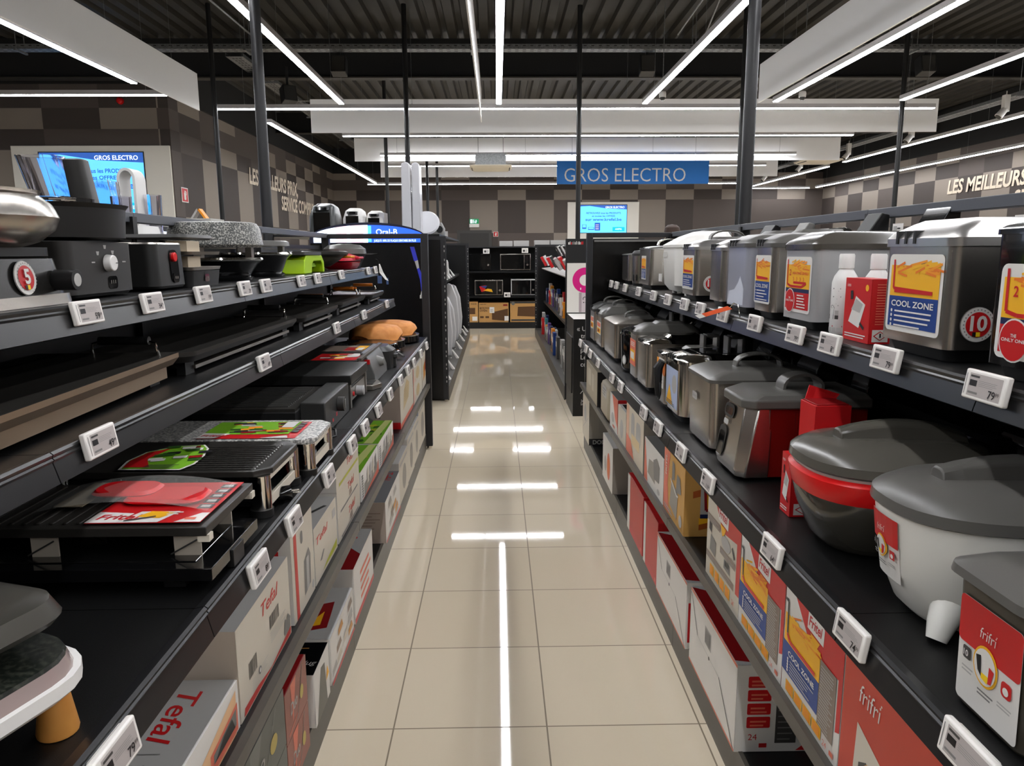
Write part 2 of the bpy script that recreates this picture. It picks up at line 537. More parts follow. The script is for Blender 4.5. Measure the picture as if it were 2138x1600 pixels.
def floor_material():
    m = bpy.data.materials.new('polished beige floor tiles')
    m.use_nodes = True
    nt = m.node_tree
    b = nt.nodes['Principled BSDF']
    g = node(nt, 'ShaderNodeNewGeometry')
    s = node(nt, 'ShaderNodeSeparateXYZ')
    nt.links.new(g.outputs['Position'], s.inputs[0])
    T = 0.47424
    masks, idx = [], []
    for ax, o in (('X', -0.33135), ('Y', 2.09139)):
        t = math_(nt, 'DIVIDE', math_(nt, 'SUBTRACT', s.outputs[ax], o), T)
        idx.append(math_(nt, 'FLOOR', t))
        fr = math_(nt, 'FRACT', t)
        d = math_(nt, 'MINIMUM', fr, math_(nt, 'SUBTRACT', 1.0, fr))
        masks.append(math_(nt, 'LESS_THAN', d, 0.0052))
    grout = math_(nt, 'MAXIMUM', masks[0], masks[1])
    cv = node(nt, 'ShaderNodeCombineXYZ')
    nt.links.new(idx[0], cv.inputs[0])
    nt.links.new(idx[1], cv.inputs[1])
    wn = node(nt, 'ShaderNodeTexWhiteNoise', noise_dimensions='2D')
    nt.links.new(cv.outputs[0], wn.inputs['Vector'])
    nz = node(nt, 'ShaderNodeTexNoise')
    nz.inputs['Scale'].default_value = 1.6
    nt.links.new(g.outputs['Position'], nz.inputs['Vector'])
    f = math_(nt, 'ADD', math_(nt, 'MULTIPLY', wn.outputs['Value'], 0.5), math_(nt, 'MULTIPLY', nz.outputs['Fac'], 0.5))
    ramp = node(nt, 'ShaderNodeValToRGB')
    ramp.color_ramp.elements[0].color = (*lin(FLOOR_A), 1)
    ramp.color_ramp.elements[1].color = (*lin(FLOOR_B), 1)
    nt.links.new(f, ramp.inputs['Fac'])
    mx = node(nt, 'ShaderNodeMix', data_type='RGBA')
    nt.links.new(grout, mx.inputs['Factor'])
    nt.links.new(ramp.outputs['Color'], mx.inputs['A'])
    mx.inputs['B'].default_value = (*lin((120, 106, 86)), 1)
    nt.links.new(mx.outputs['Result'], b.inputs['Base Color'])
    nt.links.new(math_(nt, 'ADD', math_(nt, 'MULTIPLY', grout, 0.5), 0.035), b.inputs['Roughness'])
    nz2 = node(nt, 'ShaderNodeTexNoise')
    nz2.inputs['Scale'].default_value = 3.0
    nt.links.new(g.outputs['Position'], nz2.inputs['Vector'])
    bp = node(nt, 'ShaderNodeBump')
    bp.inputs['Strength'].default_value = 0.03
    bp.inputs['Distance'].default_value = 0.002
    nt.links.new(nz2.outputs['Fac'], bp.inputs['Height'])
    nt.links.new(bp.outputs['Normal'], b.inputs['Normal'])
    b.inputs['Specular IOR Level'].default_value = 0.5
    return m

def wall_material(name, ax, off, cols):
    m = bpy.data.materials.new(name)
    m.use_nodes = True
    nt = m.node_tree
    b = nt.nodes['Principled BSDF']
    b.inputs['Roughness'].default_value = 0.7
    g = node(nt, 'ShaderNodeNewGeometry')
    s = node(nt, 'ShaderNodeSeparateXYZ')
    nt.links.new(g.outputs['Position'], s.inputs[0])
    u = math_(nt, 'FLOOR', math_(nt, 'DIVIDE', math_(nt, 'SUBTRACT', s.outputs[ax], off), 1.13))
    row = None
    for z in (1.2, 2.2, 3.5, 3.9, 4.3):
        q = math_(nt, 'GREATER_THAN', s.outputs['Z'], z)
        row = q if row is None else math_(nt, 'ADD', row, q)
    cv = node(nt, 'ShaderNodeCombineXYZ')
    nt.links.new(u, cv.inputs[0])
    nt.links.new(row, cv.inputs[1])
    wn = node(nt, 'ShaderNodeTexWhiteNoise', noise_dimensions='2D')
    nt.links.new(cv.outputs[0], wn.inputs['Vector'])
    # alternate light and dark blocks, jittered
    par = math_(nt, 'MODULO', math_(nt, 'ADD', math_(nt, 'ADD', u, row), 100.0), 2.0)
    f = math_(nt, 'ADD', math_(nt, 'MULTIPLY', par, 0.5), math_(nt, 'MULTIPLY', wn.outputs['Value'], 0.5))
    ramp = node(nt, 'ShaderNodeValToRGB')
    cr = ramp.color_ramp
    cr.interpolation = 'CONSTANT'
    cr.elements[0].color = (*lin(cols[0]), 1)
    cr.elements[1].position = 0.3
    cr.elements[1].color = (*lin(cols[1]), 1)
    e = cr.elements.new(0.7)
    e.color = (*lin(cols[2]), 1)
    nt.links.new(f, ramp.inputs['Fac'])
    nt.links.new(ramp.outputs['Color'], b.inputs['Base Color'])
    return m

WC = ((64, 56, 52), (82, 73, 68), (134, 124, 114))
wall_x = wall_material('checkered taupe wall paint back', 'X', 0.05, WC)
wall_y = wall_material('checkered taupe wall paint side', 'Y', 0.3, WC)
DECKM = mat('dark painted roof deck', (50, 47, 42), 0.6)
SOFFIT = mat('matt black paint', (20, 20, 20), 0.8)

mb = MB(); mb.box(-14, 13.3, -8, 31, -0.08, 0, floor_material()); struct(mb.build('floor'))
mb = MB(); mb.box(-6.6, 13.3, 30.8, 31.0, 0, 5.5, wall_x); struct(mb.build('wall_back'))
mb = MB(); mb.box(13.2, 13.4, -8, 31, 0, 5.5, wall_y); struct(mb.build('wall_right'))
mb = MB(); mb.box(-6.7, -6.5, 15.66, 31, 0, 5.5, wall_y); struct(mb.build('wall_left'))
mb = MB(); mb.box(-14, -6.7, 15.66, 15.86, 0, 5.5, wall_x); struct(mb.build('wall_partition'))
mb = MB(); mb.box(-14.2, -14.0, -8, 15.86, 0, 5.5, wall_y); struct(mb.build('wall_outer'))
mb = MB(); mb.box(-14.2, 13.4, -8.2, -8, 0, 5.5, wall_x); struct(mb.build('wall_front'))
# corrugated roof deck: trapezoid ribs running along the aisle
mb = MB()
prof = []
x = -14.2
while x < 13.4:
    prof += [(x, 5.58), (x + 0.09, 5.58), (x + 0.12, 5.5), (x + 0.27, 5.5)]
    x += 0.30
for (a, za), (b_, zb) in zip(prof[:-1], prof[1:]):
    mb.face([(a, -8.2, za), (b_, -8.2, zb), (b_, 31, zb), (a, 31, za)], DECKM)
for a, b_ in ((-14.2, 13.4),):
    mb.face([(a, -8.2, 5.7), (b_, -8.2, 5.7), (b_, 31, 5.7), (a, 31, 5.7)], SOFFIT)
struct(mb.build('ceiling', smooth=False))
# steel beams across the roof
for i, (y, zb) in enumerate(((15.3, 4.76), (3.0, 4.9), (23.0, 4.9))):
    mb = MB()
    xl = -14.0 if y < 15.6 else -6.5
    mb.box(xl, 13.2, y, y + 0.02, zb, 5.5, SOFFIT)
    mb.box(xl, 13.2, y - 0.1, y + 0.12, zb, zb + 0.025, DECKM)
    struct(mb.build('trim_%d' % (i + 1)))
# dark bulkhead above the side walls
mb = MB(); mb.box(-6.5, -6.44, 15.86, 30.8, 4.55, 5.5, SOFFIT); struct(mb.build('trim_4'))
mb = MB(); mb.box(-14.0, -6.5, 15.6, 15.66, 4.75, 5.5, SOFFIT); struct(mb.build('trim_5'))
mb = MB(); mb.box(-6.44, 13.2, 30.74, 30.8, 4.55, 5.5, SOFFIT); struct(mb.build('trim_6'))
mb = MB(); mb.box(13.14, 13.2, 16.0, 30.74, 4.3, 5.5, SOFFIT); struct(mb.build('trim_7'))
# door in the back wall
mb = MB()
mb.box(-1.6, -0.2, 30.74, 30.8, 0, 2.32, mat('dark grey door frame', (62, 60, 58), 0.5))
mb.box(-1.48, -0.32, 30.72, 30.74, 0, 2.2, mat('charcoal door leaf', (46, 44, 42), 0.5))
d = struct(mb.build('door_1'))
mb = MB(); mb.cylx(-0.45, -0.35, 30.69, 1.05, 0.012, STEELD); mb.box(-0.46, -0.44, 30.68, 30.72, 1.03, 1.07, STEELD); mb.build('door_handle', d)

# ------------------------------------------------------------------ luminous strips
def led(label, p0, p1, z=3.88, group='led strip lights'):
    (xa, ya), (xb, yb) = p0, p1
    along_y = abs(yb - ya) > abs(xb - xa)
    t = thing('led_strip_light', label, 'ceiling light', ((xa + xb) / 2, (ya + yb) / 2, z), group)
    h = 0.045
    a = MB(); d = MB(); wr = MB()
    if along_y:
        a.box(xa - h, xa + h, ya, yb, z + 0.008, z + 0.075, LEDBODY)
        d.box(xa - h + 0.006, xa + h - 0.006, ya + 0.01, yb - 0.01, z - 0.004, z + 0.008, LEDW)
    else:
        a.box(xa, xb, ya - h, ya + h, z + 0.008, z + 0.075, LEDBODY)
        d.box(xa + 0.01, xb - 0.01, ya - h + 0.006, ya + h - 0.006, z - 0.004, z + 0.008, LEDW)
    a.build('housing', t); d.build('diffuser', t)
    n = max(2, int(max(abs(xb - xa), abs(yb - ya)) / 3.0))
    for k in range(n + 1):
        f = 0.04 + 0.92 * k / n
        x, y = xa + (xb - xa) * f, ya + (yb - ya) * f
        if y < 5 and k not in (0, n):
            continue
        wb = MB(); wb.tube([(x, y, z + 0.07), (x, y, 5.49)], 0.0025, GALV, n=4)
        wb.cyly(y - 0.006, y + 0.006, x, z + 0.085, 0.008, GALV, n=6)
        wb.build('suspension_wire', t)
    return t
led('long white light strip over the centre of the aisle', (0.053, -6), (0.053, 13.08))
led('white light strip running lengthwise above the left shelves', (-2.56, -6), (-2.56, 13.07))
led('white light strip running lengthwise above the right shelves', (2.495, -6), (2.495, 13.06))
led('lengthwise light strip beside the left hanging white panel', (-5.235, -6), (-5.235, 11.52))
led('lengthwise light strip under the right hanging white panel', (4.64, -6), (4.64, 12.92))
led('lengthwise light strip at upper right beyond the right white panel', (6.7, -6), (6.7, 12.8))
led('lengthwise light strip above the slogan on the far left wall', (-4.3, 14.88), (-4.3, 27.5))
led('upper of two light strips along the right wall, nearer length', (9.75, 9.0), (9.75, 21.5))
led('upper of two light strips along the right wall, farther length', (9.8, 22.6), (9.8, 29.4))
led('lower of two light strips along the right wall above its slogan', (12.55, 8.0), (12.55, 29.9))
led('crosswise light strip in front of the left wall screen', (-13.0, 12.34), (-5.13, 12.34))
led('nearest crosswise light strip, in front of the first wide white panel', (-4.8, 13.5), (7.65, 13.5))
led('crosswise light strip just below the first wide white panel', (-3.25, 16.55), (7.67, 16.55))
led('crosswise light strip that brightens the second wide white panel', (-2.95, 19.8), (7.72, 19.8))
led('crosswise light strip behind the ceiling air unit, upper one', (-3.1, 22.2), (7.8, 22.2))
led('crosswise light strip behind the ceiling air unit, lower one', (-3.17, 25.3), (7.72, 25.3))
led('crosswise light strip in front of the back wall under the blue sign', (-4.67, 28.0), (9.0, 28.0))
led('short crosswise light strip in the far right corner', (10.06, 30.2), (12.4, 30.2))

# ------------------------------------------------------------------ hanging white panels
def banner(label, x0, x1, y0, y1, z0=3.77, z1=4.35):
    t = thing('ceiling_banner', label, 'ceiling panel', ((x0 + x1) / 2, (y0 + y1) / 2, z0), 'hanging white panels')
    a = MB(); a.box(x0, x1, y0, y1, z0, z1, BANNER); a.build('panel', t, bevel=0.003)
    along_y = (y1 - y0) > (x1 - x0)
    for f in (0.05, 0.5, 0.95):
        x = x0 + (x1 - x0) * (f if not along_y else 0.5)
        y = y0 + (y1 - y0) * (f if along_y else 0.5)
        wb = MB(); wb.tube([(x, y, z1), (x, y, 5.5)], 0.0025, GALV, n=4); wb.build('suspension_wire', t)
banner('long white panel hanging lengthwise at upper left', -4.905, -4.88, -6, 13.0)
banner('thin white panel seen edge on beside the centre light strip', -0.275, -0.255, -6, 14.2)
banner('long white panel hanging lengthwise at upper right', 4.18, 4.205, -6, 12.4)
banner('white panel at the right edge near the wall lights', 9.1, 9.125, -6, 12.9)
banner('first and widest white panel hanging across the aisle', -3.57, 8.66, 15.14, 15.17, 3.74, 4.36)
banner('second white panel hanging across, brightly lit along its bottom', -3.66, 9.0, 20.1, 20.13, 3.78, 4.36)
banner('third white panel hanging across behind the air unit', -3.6, 8.85, 24.1, 24.13, 3.76, 4.34)

# blue department sign
t = thing('department_sign', 'blue hanging department sign with white lettering', 'sign', (3.44, 19.3, 3.12))
a = MB(); a.box(1.52, 5.35, 19.3, 19.33, 3.12, 3.685, SIGNB); a.build('board', t, bevel=0.004)
a = MB(); f = face_ym(a, 1.52, 19.298, 3.12)
f.text('GROS ELECTRO', 0.19, 0.06, 0.335, mat('white sign lettering', (206, 206, 204), 0.5), 1, bold=-0.006, width=3.05)
a.build('lettering', t, smooth=False)
for x in (1.9, 5.0):
    a = MB(); a.tube([(x, 19.315, 3.685), (x, 19.315, 5.5)], 0.003, GALV, n=4); a.build('suspension_wire', t)

# wall slogans
def slogan(name, label, f_, lines):
    a = MB()
    f = f_(a)
    for s, u, v, size, wd in lines:
        f.text(s, u, v, size, LETTER, 1, bold=0.03, shear=0.12, width=wd)
    return tag(a.build(name, None, origin=tuple(f.o), smooth=False), label, 'wall lettering')
slogan('wall_slogan', 'pale two line slogan lettering on the dark left wall', lambda a: Fr(a, (-6.485, 20.35, 3.27), YP, ZP, 0.003),
       [('LES MEILLEURS PRIX,', 0.0, 0.0, 0.4, 4.85), ('SERVICE COMPRIS', 2.9, -0.52, 0.4, 4.0)])
slogan('wall_slogan', 'pale slogan lettering on the right wall above the right shelves', lambda a: Fr(a, (13.185, 22.2, 3.06), YM, ZP, 0.003),
       [('LES MEILLEURS PRIX,', 0.0, 0.0, 0.37, 4.6), ('SERVICE COMPRIS', 2.9, -0.5, 0.37, 4.0)])

# wall screens
def screen_art(f, w, h):
    f.rect(0, w, 0, h, SCRB, 1)
    f.poly([(0, h), (w, h), (w, h * 0.84), (w * 0.55, h * 0.88), (w * 0.2, h * 0.97), (0, h * 0.95)], SCRD, 2)
    f.text('GROS ELECTRO', w * 0.95, h * 0.885, h * 0.07, SCRW, 3, bold=0.01, align='r')
    f.text('RETROUVEZ tous les PRODUITS', w * 0.5, h * 0.68, h * 0.065, SCRD, 3, bold=0.02, align='c', width=w * 0.74)
    f.text('et toutes les OFFRES', w * 0.5, h * 0.575, h * 0.06, SCRD, 3, bold=0.02, align='c', width=w * 0.5)
    f.text('sur www.krefel.be', w * 0.5, h * 0.43, h * 0.1, SCRD, 3, bold=0.02, align='c', width=w * 0.78)
    f.rect(w * 0.04, w * 0.13, h * 0.14, h * 0.3, SCRD, 3)
    f.rect(w * 0.05, w * 0.12, h * 0.19, h * 0.29, SCRB, 4)
    f.rect(w * 0.17, w * 0.3, h * 0.1, h * 0.2, SCRD, 3)
    f.rect(w * 0.18, w * 0.29, h * 0.13, h * 0.19, SCRB, 4)
    f.rect(w * 0.31, w * 0.43, h * 0.08, h * 0.36, SCRD, 3)
    for k in range(3):
        f.rect(w * 0.33, w * 0.4, h * (0.13 + 0.07 * k), h * (0.15 + 0.07 * k), SCRP, 4)
    f.rect(w * 0.7, w * 0.96, h * 0.05, h * 0.2, SCRC, 3)
    f.text('KRËFEL', w * 0.83, h * 0.1, h * 0.055, SCRW, 4, shear=0.25, align='c')
def wall_screen(label, x0, x1, z0, z1, sx0, sx1, sz0, sz1, y):
    t = thing('wall_screen', label, 'screen', ((x0 + x1) / 2, y, z0))
    a = MB(); a.box(x0, x1, y - 0.05, y, z0, z1, mat('white screen surround', (228, 224, 214), 0.5)); a.build('surround', t, bevel=0.004)
    a = MB(); a.box(sx0 - 0.02, sx1 + 0.02, y - 0.062, y - 0.05, sz0 - 0.02, sz1 + 0.02, BLACK); a.build('bezel', t)
    a = MB(); f = Fr(a, (sx0, y - 0.063, sz0), XP, ZP, 0.0012); screen_art(f, sx1 - sx0, sz1 - sz0); a.build('display', t, smooth=False)
wall_screen('large lit wall screen at upper left behind the food processors', -9.65, -6.52, 1.7, 3.575, -9.1, -7.05, 2.22, 3.44, 15.66)
wall_screen('lit blue wall screen on the back wall below the blue sign', 2.86, 5.75, 1.5, 3.41, 3.38, 5.25, 2.2, 3.29, 30.8)

# small wall signs
def wall_sign(label, cat, fr, w, h, fn):
    a = MB(); f = fr(a); fn(a, f, w, h)
    return tag(a.build('safety_sign', None, origin=tuple(f.o), smooth=False), label, cat)
def sign_fire(a, f, w, h):
    f.rect(0, w, 0, h, PAPER, 1)
    f.rect(w * 0.08, w * 0.92, h * 0.06, h * 0.94, RED, 2)
    f.rrect(w * 0.36, w * 0.64, h * 0.16, h * 0.68, w * 0.1, PAPER, 3)
    f.rect(w * 0.44, w * 0.56, h * 0.66, h * 0.8, PAPER, 3)
    f.line([(w * 0.56, h * 0.76), (w * 0.72, h * 0.7), (w * 0.72, h * 0.5)], w * 0.05, PAPER, 3)
wall_sign('red fire extinguisher sign on the left side wall', 'safety sign', lambda a: Fr(a, (-6.49, 15.95, 2.5), YP, ZP, 0.002), 0.34, 0.3, sign_fire)
wall_sign('red fire sign beside the back door', 'safety sign', lambda a: Fr(a, (-0.14, 30.79, 2.06), XP, ZP, 0.002), 0.2, 0.2, sign_fire)
wall_sign('red fire sign on the back wall beside the right black pole', 'safety sign', lambda a: Fr(a, (9.72, 30.79, 2.5), XP, ZP, 0.002), 0.22, 0.19, sign_fire)
t = thing('exit_sign', 'green emergency exit sign above the back door', 'exit sign', (-0.9, 30.8, 2.43))
a = MB(); a.box(-1.1, -0.71, 30.72, 30.8, 2.43, 2.57, WHITE); a.build('housing', t)
a = MB(); a.box(-1.09, -0.72, 30.75, 30.8, 2.57, 2.77, EXITG)
f = face_ym(a, -1.09, 30.748, 2.57)
f.rect(0.03, 0.12, 0.03, 0.17, SCRW, 2); f.rect(0.16, 0.18, 0.03, 0.17, SCRW, 2)
f.poly([(0.14, 0.09), (0.2, 0.09), (0.17, 0.03)], SCRW, 3)
f.circ(0.26, 0.145, 0.016, SCRW, 2, n=8); f.line([(0.26, 0.13), (0.24, 0.08), (0.27, 0.06), (0.25, 0.03)], 0.018, SCRW, 2); f.line([(0.25, 0.11), (0.3, 0.1)], 0.014, SCRW, 2); f.line([(0.24, 0.08), (0.22, 0.04)], 0.016, SCRW, 2)
a.build('pictogram', t, smooth=False)
a = MB(); a.lathe(-7.42, 15.6, [(0.07, 0), (0.06, 0.05), (0.03, 0.07)], BRED, n=14)
a.M = Matrix.Translation((-7.42, 15.65, 4.43)) @ Matrix.Rotation(PI / 2, 4, 'X') @ Matrix.Translation((7.42, -15.6, 0))
tag(a.build('fire_sounder', None, origin=(-7.42, 15.65, 4.43)), 'small round red fire alarm sounder on upper left wall', 'alarm')

# ------------------------------------------------------------------ poles, trays, units under the roof
def pole(label, x, y, r, z1=5.49):
    t = thing('power_pole', label, 'pole', (x, y, 0), 'black poles between floor and roof')
    a = MB(); a.lathe(x, y, [(r, 0.012), (r, z1)], POST if r > 0.045 else BLACK, n=20); a.build('shaft', t)
    a = MB(); a.lathe(x, y, [(r * 1.8, 0), (r * 1.8, 0.012)], BLACK, n=20); a.build('base_plate', t)
pole('thick black pole behind the left shelves', -2.18, 7.3, 0.05)
pole('thick black pole behind the right shelves', 2.29, 7.0, 0.055)
pole('thin black pole left of the thick left pole', -4.72, 13.25, 0.04)
pole('thin black pole behind the tall white board', -1.51, 13.25, 0.042)
pole('thin black pole in front of the blue sign', 1.42, 13.3, 0.042)
pole('thin black pole just left of the thick right pole', 4.2, 13.25, 0.042)
pole('thin black pole at right in front of the wall lights', 6.95, 13.25, 0.042)
pole('thin black pole left of the tall white board', -2.55, 18.0, 0.042)
pole('left one of two thin black poles right of the tall white board', -1.97, 22.0, 0.04)
pole('right one of two thin black poles right of the tall white board', -1.78, 23.2, 0.04)

def tray(label, p0, p1, z, w_):
    (xa, ya), (xb, yb) = p0, p1
    al = abs(yb - ya) > abs(xb - xa)
    t = thing('cable_tray', label, 'cable tray', ((xa + xb) / 2, (ya + yb) / 2, z))
    a = MB(); h = w_ / 2
    holes = MB()
    if al:
        a.box(xa - h, xa + h, ya, yb, z, z + 0.004, GALV)
        for s in (-h, h): a.box(xa + s - 0.003, xa + s + 0.003, ya, yb, z, z + 0.06, GALV)
        k = ya + 0.1
        while k < yb - 0.1:
            for q in (-0.06, 0, 0.06): holes.box(xa + q - 0.02, xa + q + 0.02, k, k + 0.08, z - 0.002, z, DARK)
            k += 0.16
    else:
        a.box(xa, xb, ya - h, ya + h, z, z + 0.004, GALV)
        for s in (-h, h): a.box(xa, xb, ya + s - 0.003, ya + s + 0.003, z, z + 0.08, GALV)
        k = xa + 0.1
        while k < xb - 0.1:
            for q in (-0.07, 0.03): holes.box(k, k + 0.06, ya + q, ya + q + 0.03, z - 0.002, z, DARK)
            holes.box(k, k + 0.05, ya - h - 0.005, ya - h - 0.003, z + 0.045, z + 0.06, DARK)
            k += 0.13
    a.geo(holes.v, holes.f, DARK)
    a.build('channel', t)
    n = max(2, int(max(abs(xb - xa), abs(yb - ya)) / 3.5))
    for k in range(n):
        f_ = (k + 0.5) / n
        x, y = xa + (xb - xa) * f_, ya + (yb - ya) * f_
        a = MB()
        for s in (-h - 0.01, h + 0.01):
            px, py = (x + s, y) if al else (x, y + s)
            a.tube([(px, py, z - 0.03), (px, py, 5.5)], 0.007, GALV, n=6)
        if al: a.box(x - h - 0.06, x + h + 0.06, y - 0.02, y + 0.02, z - 0.035, z - 0.004, GALV)
        else: a.box(x - 0.02, x + 0.02, y - h - 0.06, y + h + 0.06, z - 0.035, z - 0.004, GALV)
        a.build('hanger', t)
tray('galvanised cable tray running across in front of the roof beam', (-13.8, 13.62), (13.0, 13.62), 4.86, 0.22)
tray('perforated cable tray running lengthwise at upper left', (-4.62, 14.1), (-4.62, 26.0), 4.88, 0.3)
tray('short galvanised cable tray across at upper left behind the white panel', (-13.0, 16.4), (-4.75, 16.4), 4.86, 0.2) if False else None
tray('cable tray running lengthwise above the right wall lights', (10.1, 9.0), (10.1, 28.0), 4.35, 0.3)

def speaker(label, x, y, z, yaw=0.0):
    t = thing('ceiling_speaker', label, 'speaker', (x, y, z), 'black speakers under the roof')
    Mx = Matrix.Translation((x, y, z)) @ Matrix.Rotation(yaw, 4, 'Z') @ Matrix.Rotation(-0.25, 4, 'X')
    a = MB(Mx); a.box(-0.13, 0.13, -0.11, 0.11, -0.3, 0, BLACK); a.build('cabinet', t, bevel=0.012)
    a = MB(Mx); a.box(-0.11, 0.11, -0.116, -0.11, -0.28, -0.02, DARK); a.build('grille', t)
    a = MB(); a.box(x - 0.02, x + 0.02, y - 0.02, y + 0.02, z - 0.02, 4.92, BLACK); a.build('bracket', t)
speaker('black speaker under the cable tray left of the centre lights', -2.72, 13.85, 4.8)
speaker('black speaker under the cable tray right of the centre lights', 2.66, 13.85, 4.8)
speaker('black speaker under the cable tray at far right', 7.6, 13.85, 4.8)
speaker('black tilted speaker below the lengthwise tray at upper left', -3.95, 15.0, 4.55, 0.6)

def dome_camera(label, x, y, z):
    t = thing('dome_camera', label, 'security camera', (x, y, z), 'dome cameras below the panels')
    a = MB(); a.lathe(x, y, [(0.055, z), (0.062, z - 0.03), (0.058, z - 0.09)], WHITE, n=18); a.build('housing', t)
    a = MB(); a.lathe(x, y, [(0.045, z - 0.09), (0.042, z - 0.12), (0.02, z - 0.14)], DARK, n=18); a.build('dome', t)
    a = MB(); a.tube([(x, y, z), (x, y, 5.5)], 0.008, GALV, n=6); a.build('stem', t)
dome_camera('white dome camera in front of the wide panel, nearer the centre', 2.82, 13.2, 4.1)
dome_camera('white dome camera in front of the wide panel, beside right thick pole', 5.2, 13.2, 4.1)

def cassette(label, x, y, z):
    t = thing('air_conditioning_unit', label, 'air conditioner', (x, y, z), 'ceiling air units')
    a = MB(); a.box(x - 0.36, x + 0.36, y - 0.36, y + 0.36, z + 0.05, z + 0.32, GALV); a.build('body', t)
    a = MB(); a.rr([(z - 0.02, x, y, 0.42, 0.42, 0.05), (z + 0.03, x, y, 0.5, 0.5, 0.05), (z + 0.05, x, y, 0.5, 0.5, 0.05)], CREAM)
    a.build('grille_panel', t)
    for s in (-1, 1):
        a = MB(); a.box(x + s * 0.43 - 0.03, x + s * 0.43 + 0.03, y - 0.3, y + 0.3, z - 0.012, z + 0.012, DARK); a.build('louvre', t)
        a = MB(); a.tube([(x + s * 0.3, y, z + 0.3), (x + s * 0.3, y, 5.5)], 0.006, GALV, n=5); a.build('hanger', t)
cassette('white ceiling air unit over the centre of the far aisle', -0.13, 18.6, 3.42)
cassette('white ceiling air unit near the right wall lights', 8.9, 21.2, 3.85)

def spot(label, x, y, z):
    t = thing('track_spotlight', label, 'spotlight', (x, y, z), 'white spotlights by the right wall')
    a = MB(); a.box(x - 0.05, x + 0.05, y - 0.05, y + 0.05, z, z + 0.3, WHITE); a.build('driver_box', t)
    a = MB(); Mx = Matrix.Translation((x - 0.06, y, z - 0.02)) @ Matrix.Rotation(0.7, 4, 'Y'); a.M = Mx
    a.lathe(0, 0, [(0.06, 0.09), (0.07, -0.09)], WHITE, n=16, mats=[WHITE]); a.lathe(0, 0, [(0.055, -0.092), (0.055, -0.1)], BLACK, n=16); a.build('head', t)
    a = MB(); a.tube([(x, y, z + 0.3), (x, y, 4.35)], 0.01, WHITE, n=5); a.build('stem', t)
for lb, y in (('nearest', 14.4), ('second nearest', 17.6), ('middle', 20.7), ('second farthest', 23.9), ('farthest', 27.0)):
    spot('white spotlight above the right wall lights, %s of the five' % lb, 9.5, y, 3.98)
# thin conduits
def conduit(label, path, r=0.012, m=GALV):
    a = MB(); a.tube(path, r, m, n=6)
    return tag(a.build('conduit', None, origin=path[0]), label, 'pipe')
conduit('thin bent grey conduit hanging from the roof right of centre', [(3.0, 13.0, 4.95), (3.05, 11.3, 5.1), (3.1, 11.0, 5.35), (3.3, 11.0, 5.35), (3.35, 12.6, 4.85)])
conduit('thin white conduit beside the left white panel', [(-4.1, 8.0, 5.0), (-4.0, 13.4, 4.98)], 0.015)
conduit('straight thin conduit across at upper left above the wide panel', [(-4.6, 17.2, 4.72), (-2.62, 17.2, 4.72), (-2.6, 17.2, 4.55)], 0.014)
# ------------------------------------------------------------------ shelving
def rail_profile(f, z, h, s):
    """cross-section of a price rail whose front is at x=f, board top at z; s=+1 faces +X"""
    return [(f - s * 0.02, z), (f - s * 0.003, z + 0.004), (f + s * 0.002, z), (f + s * 0.0, z - 0.006), (f + s * 0.003, z - 0.009),
            (f + s * 0.0, z - 0.014), (f + s * 0.010, z - h), (f + s * 0.004, z - h - 0.003), (f - s * 0.02, z - 0.03)]
def shelving_unit(label, side, y0, y1, shelves, xb, base_x, header_x, back_top, rear):
    s = 1 if side == 'L' else -1
    t = thing('shelving_unit', label, 'shelving', ((xb + base_x) / 2, (y0 + y1) / 2, 0), 'black shelving bays along the aisle')
    def bx(m, x0, x1, *r):
        m.box(min(x0, x1), max(x0, x1), *r)
    a = MB(); bx(a, xb, base_x - s * 0.02, y0, y1, 0.012, 0.105, SHELF); bx(a, xb, base_x - s * 0.012, y0, y1, 0.105, 0.115, SHELF)
    b = a.build('base', t)
    a = MB(); bx(a, base_x - s * 0.012, base_x, y0 + 0.001, y1 - 0.001, 0.0, 0.118, KICK); a.build('kick_plate', b)
    for z, xf, h in shelves:
        a = MB(); bx(a, xb, xf - s * 0.018, y0 + 0.001, y1 - 0.001, z - 0.022, z, SHELF); sh = a.build('shelf', t)
        a = MB()
        if h > 0.035:
            a.prism(rail_profile(xf, z, h, s), 'y', y0 + 0.0015, y1 - 0.0015, RAIL)
        else:
            bx(a, xf - s * 0.018, xf, y0 + 0.0015, y1 - 0.0015, z - h, z + 0.002, KICK)
        a.build('price_rail', sh)
        for yb in (y0 + 0.02, y1 - 0.02):
            a = MB(); pts = [(xb, z - 0.024), (xf - s * 0.1, z - 0.024), (xf - s * 0.14, z - 0.032), (xb, z - 0.07)]
            a.prism(pts, 'y', yb - 0.002, yb + 0.002, SHELF); a.build('bracket', sh)
    a = MB(); bx(a, xb - s * 0.012, xb, y0, y1, 0.115, back_top, SHELF); a.build('back_panel', t)
    a = MB(); bx(a, xb - s * 0.03, xb + s * 0.02, y1 - 0.03, y1 + 0.0 - 0.0005, 0.0, 1.57, BLACK); a.build('upright', t)
    a = MB(); bx(a, header_x - s * 0.04, header_x, y0 + 0.001, y1 - 0.001, 1.552, 1.584, HEADER); a.build('header_rail', t, bevel=0.002)
    a = MB(); bx(a, xb - s * 0.03, xb - s * 0.62, y0 + 0.001, y1 - 0.001, rear - 0.025, rear, SHELF); a.build('rear_shelf', t)
LS = [(0.5, -0.5, 0.032), (0.842, -0.51, 0.055), (1.12, -0.745, 0.05), (1.345, -0.86, 0.055)]
RS = [(0.5, 0.605, 0.032), (0.815, 0.607, 0.052), (1.23, 0.812, 0.05)]
bays = [(-0.11, 1.22, 'nearest'), (1.22, 2.55, 'second'), (2.55, 3.88, 'third'), (3.88, 5.42, 'farthest')]
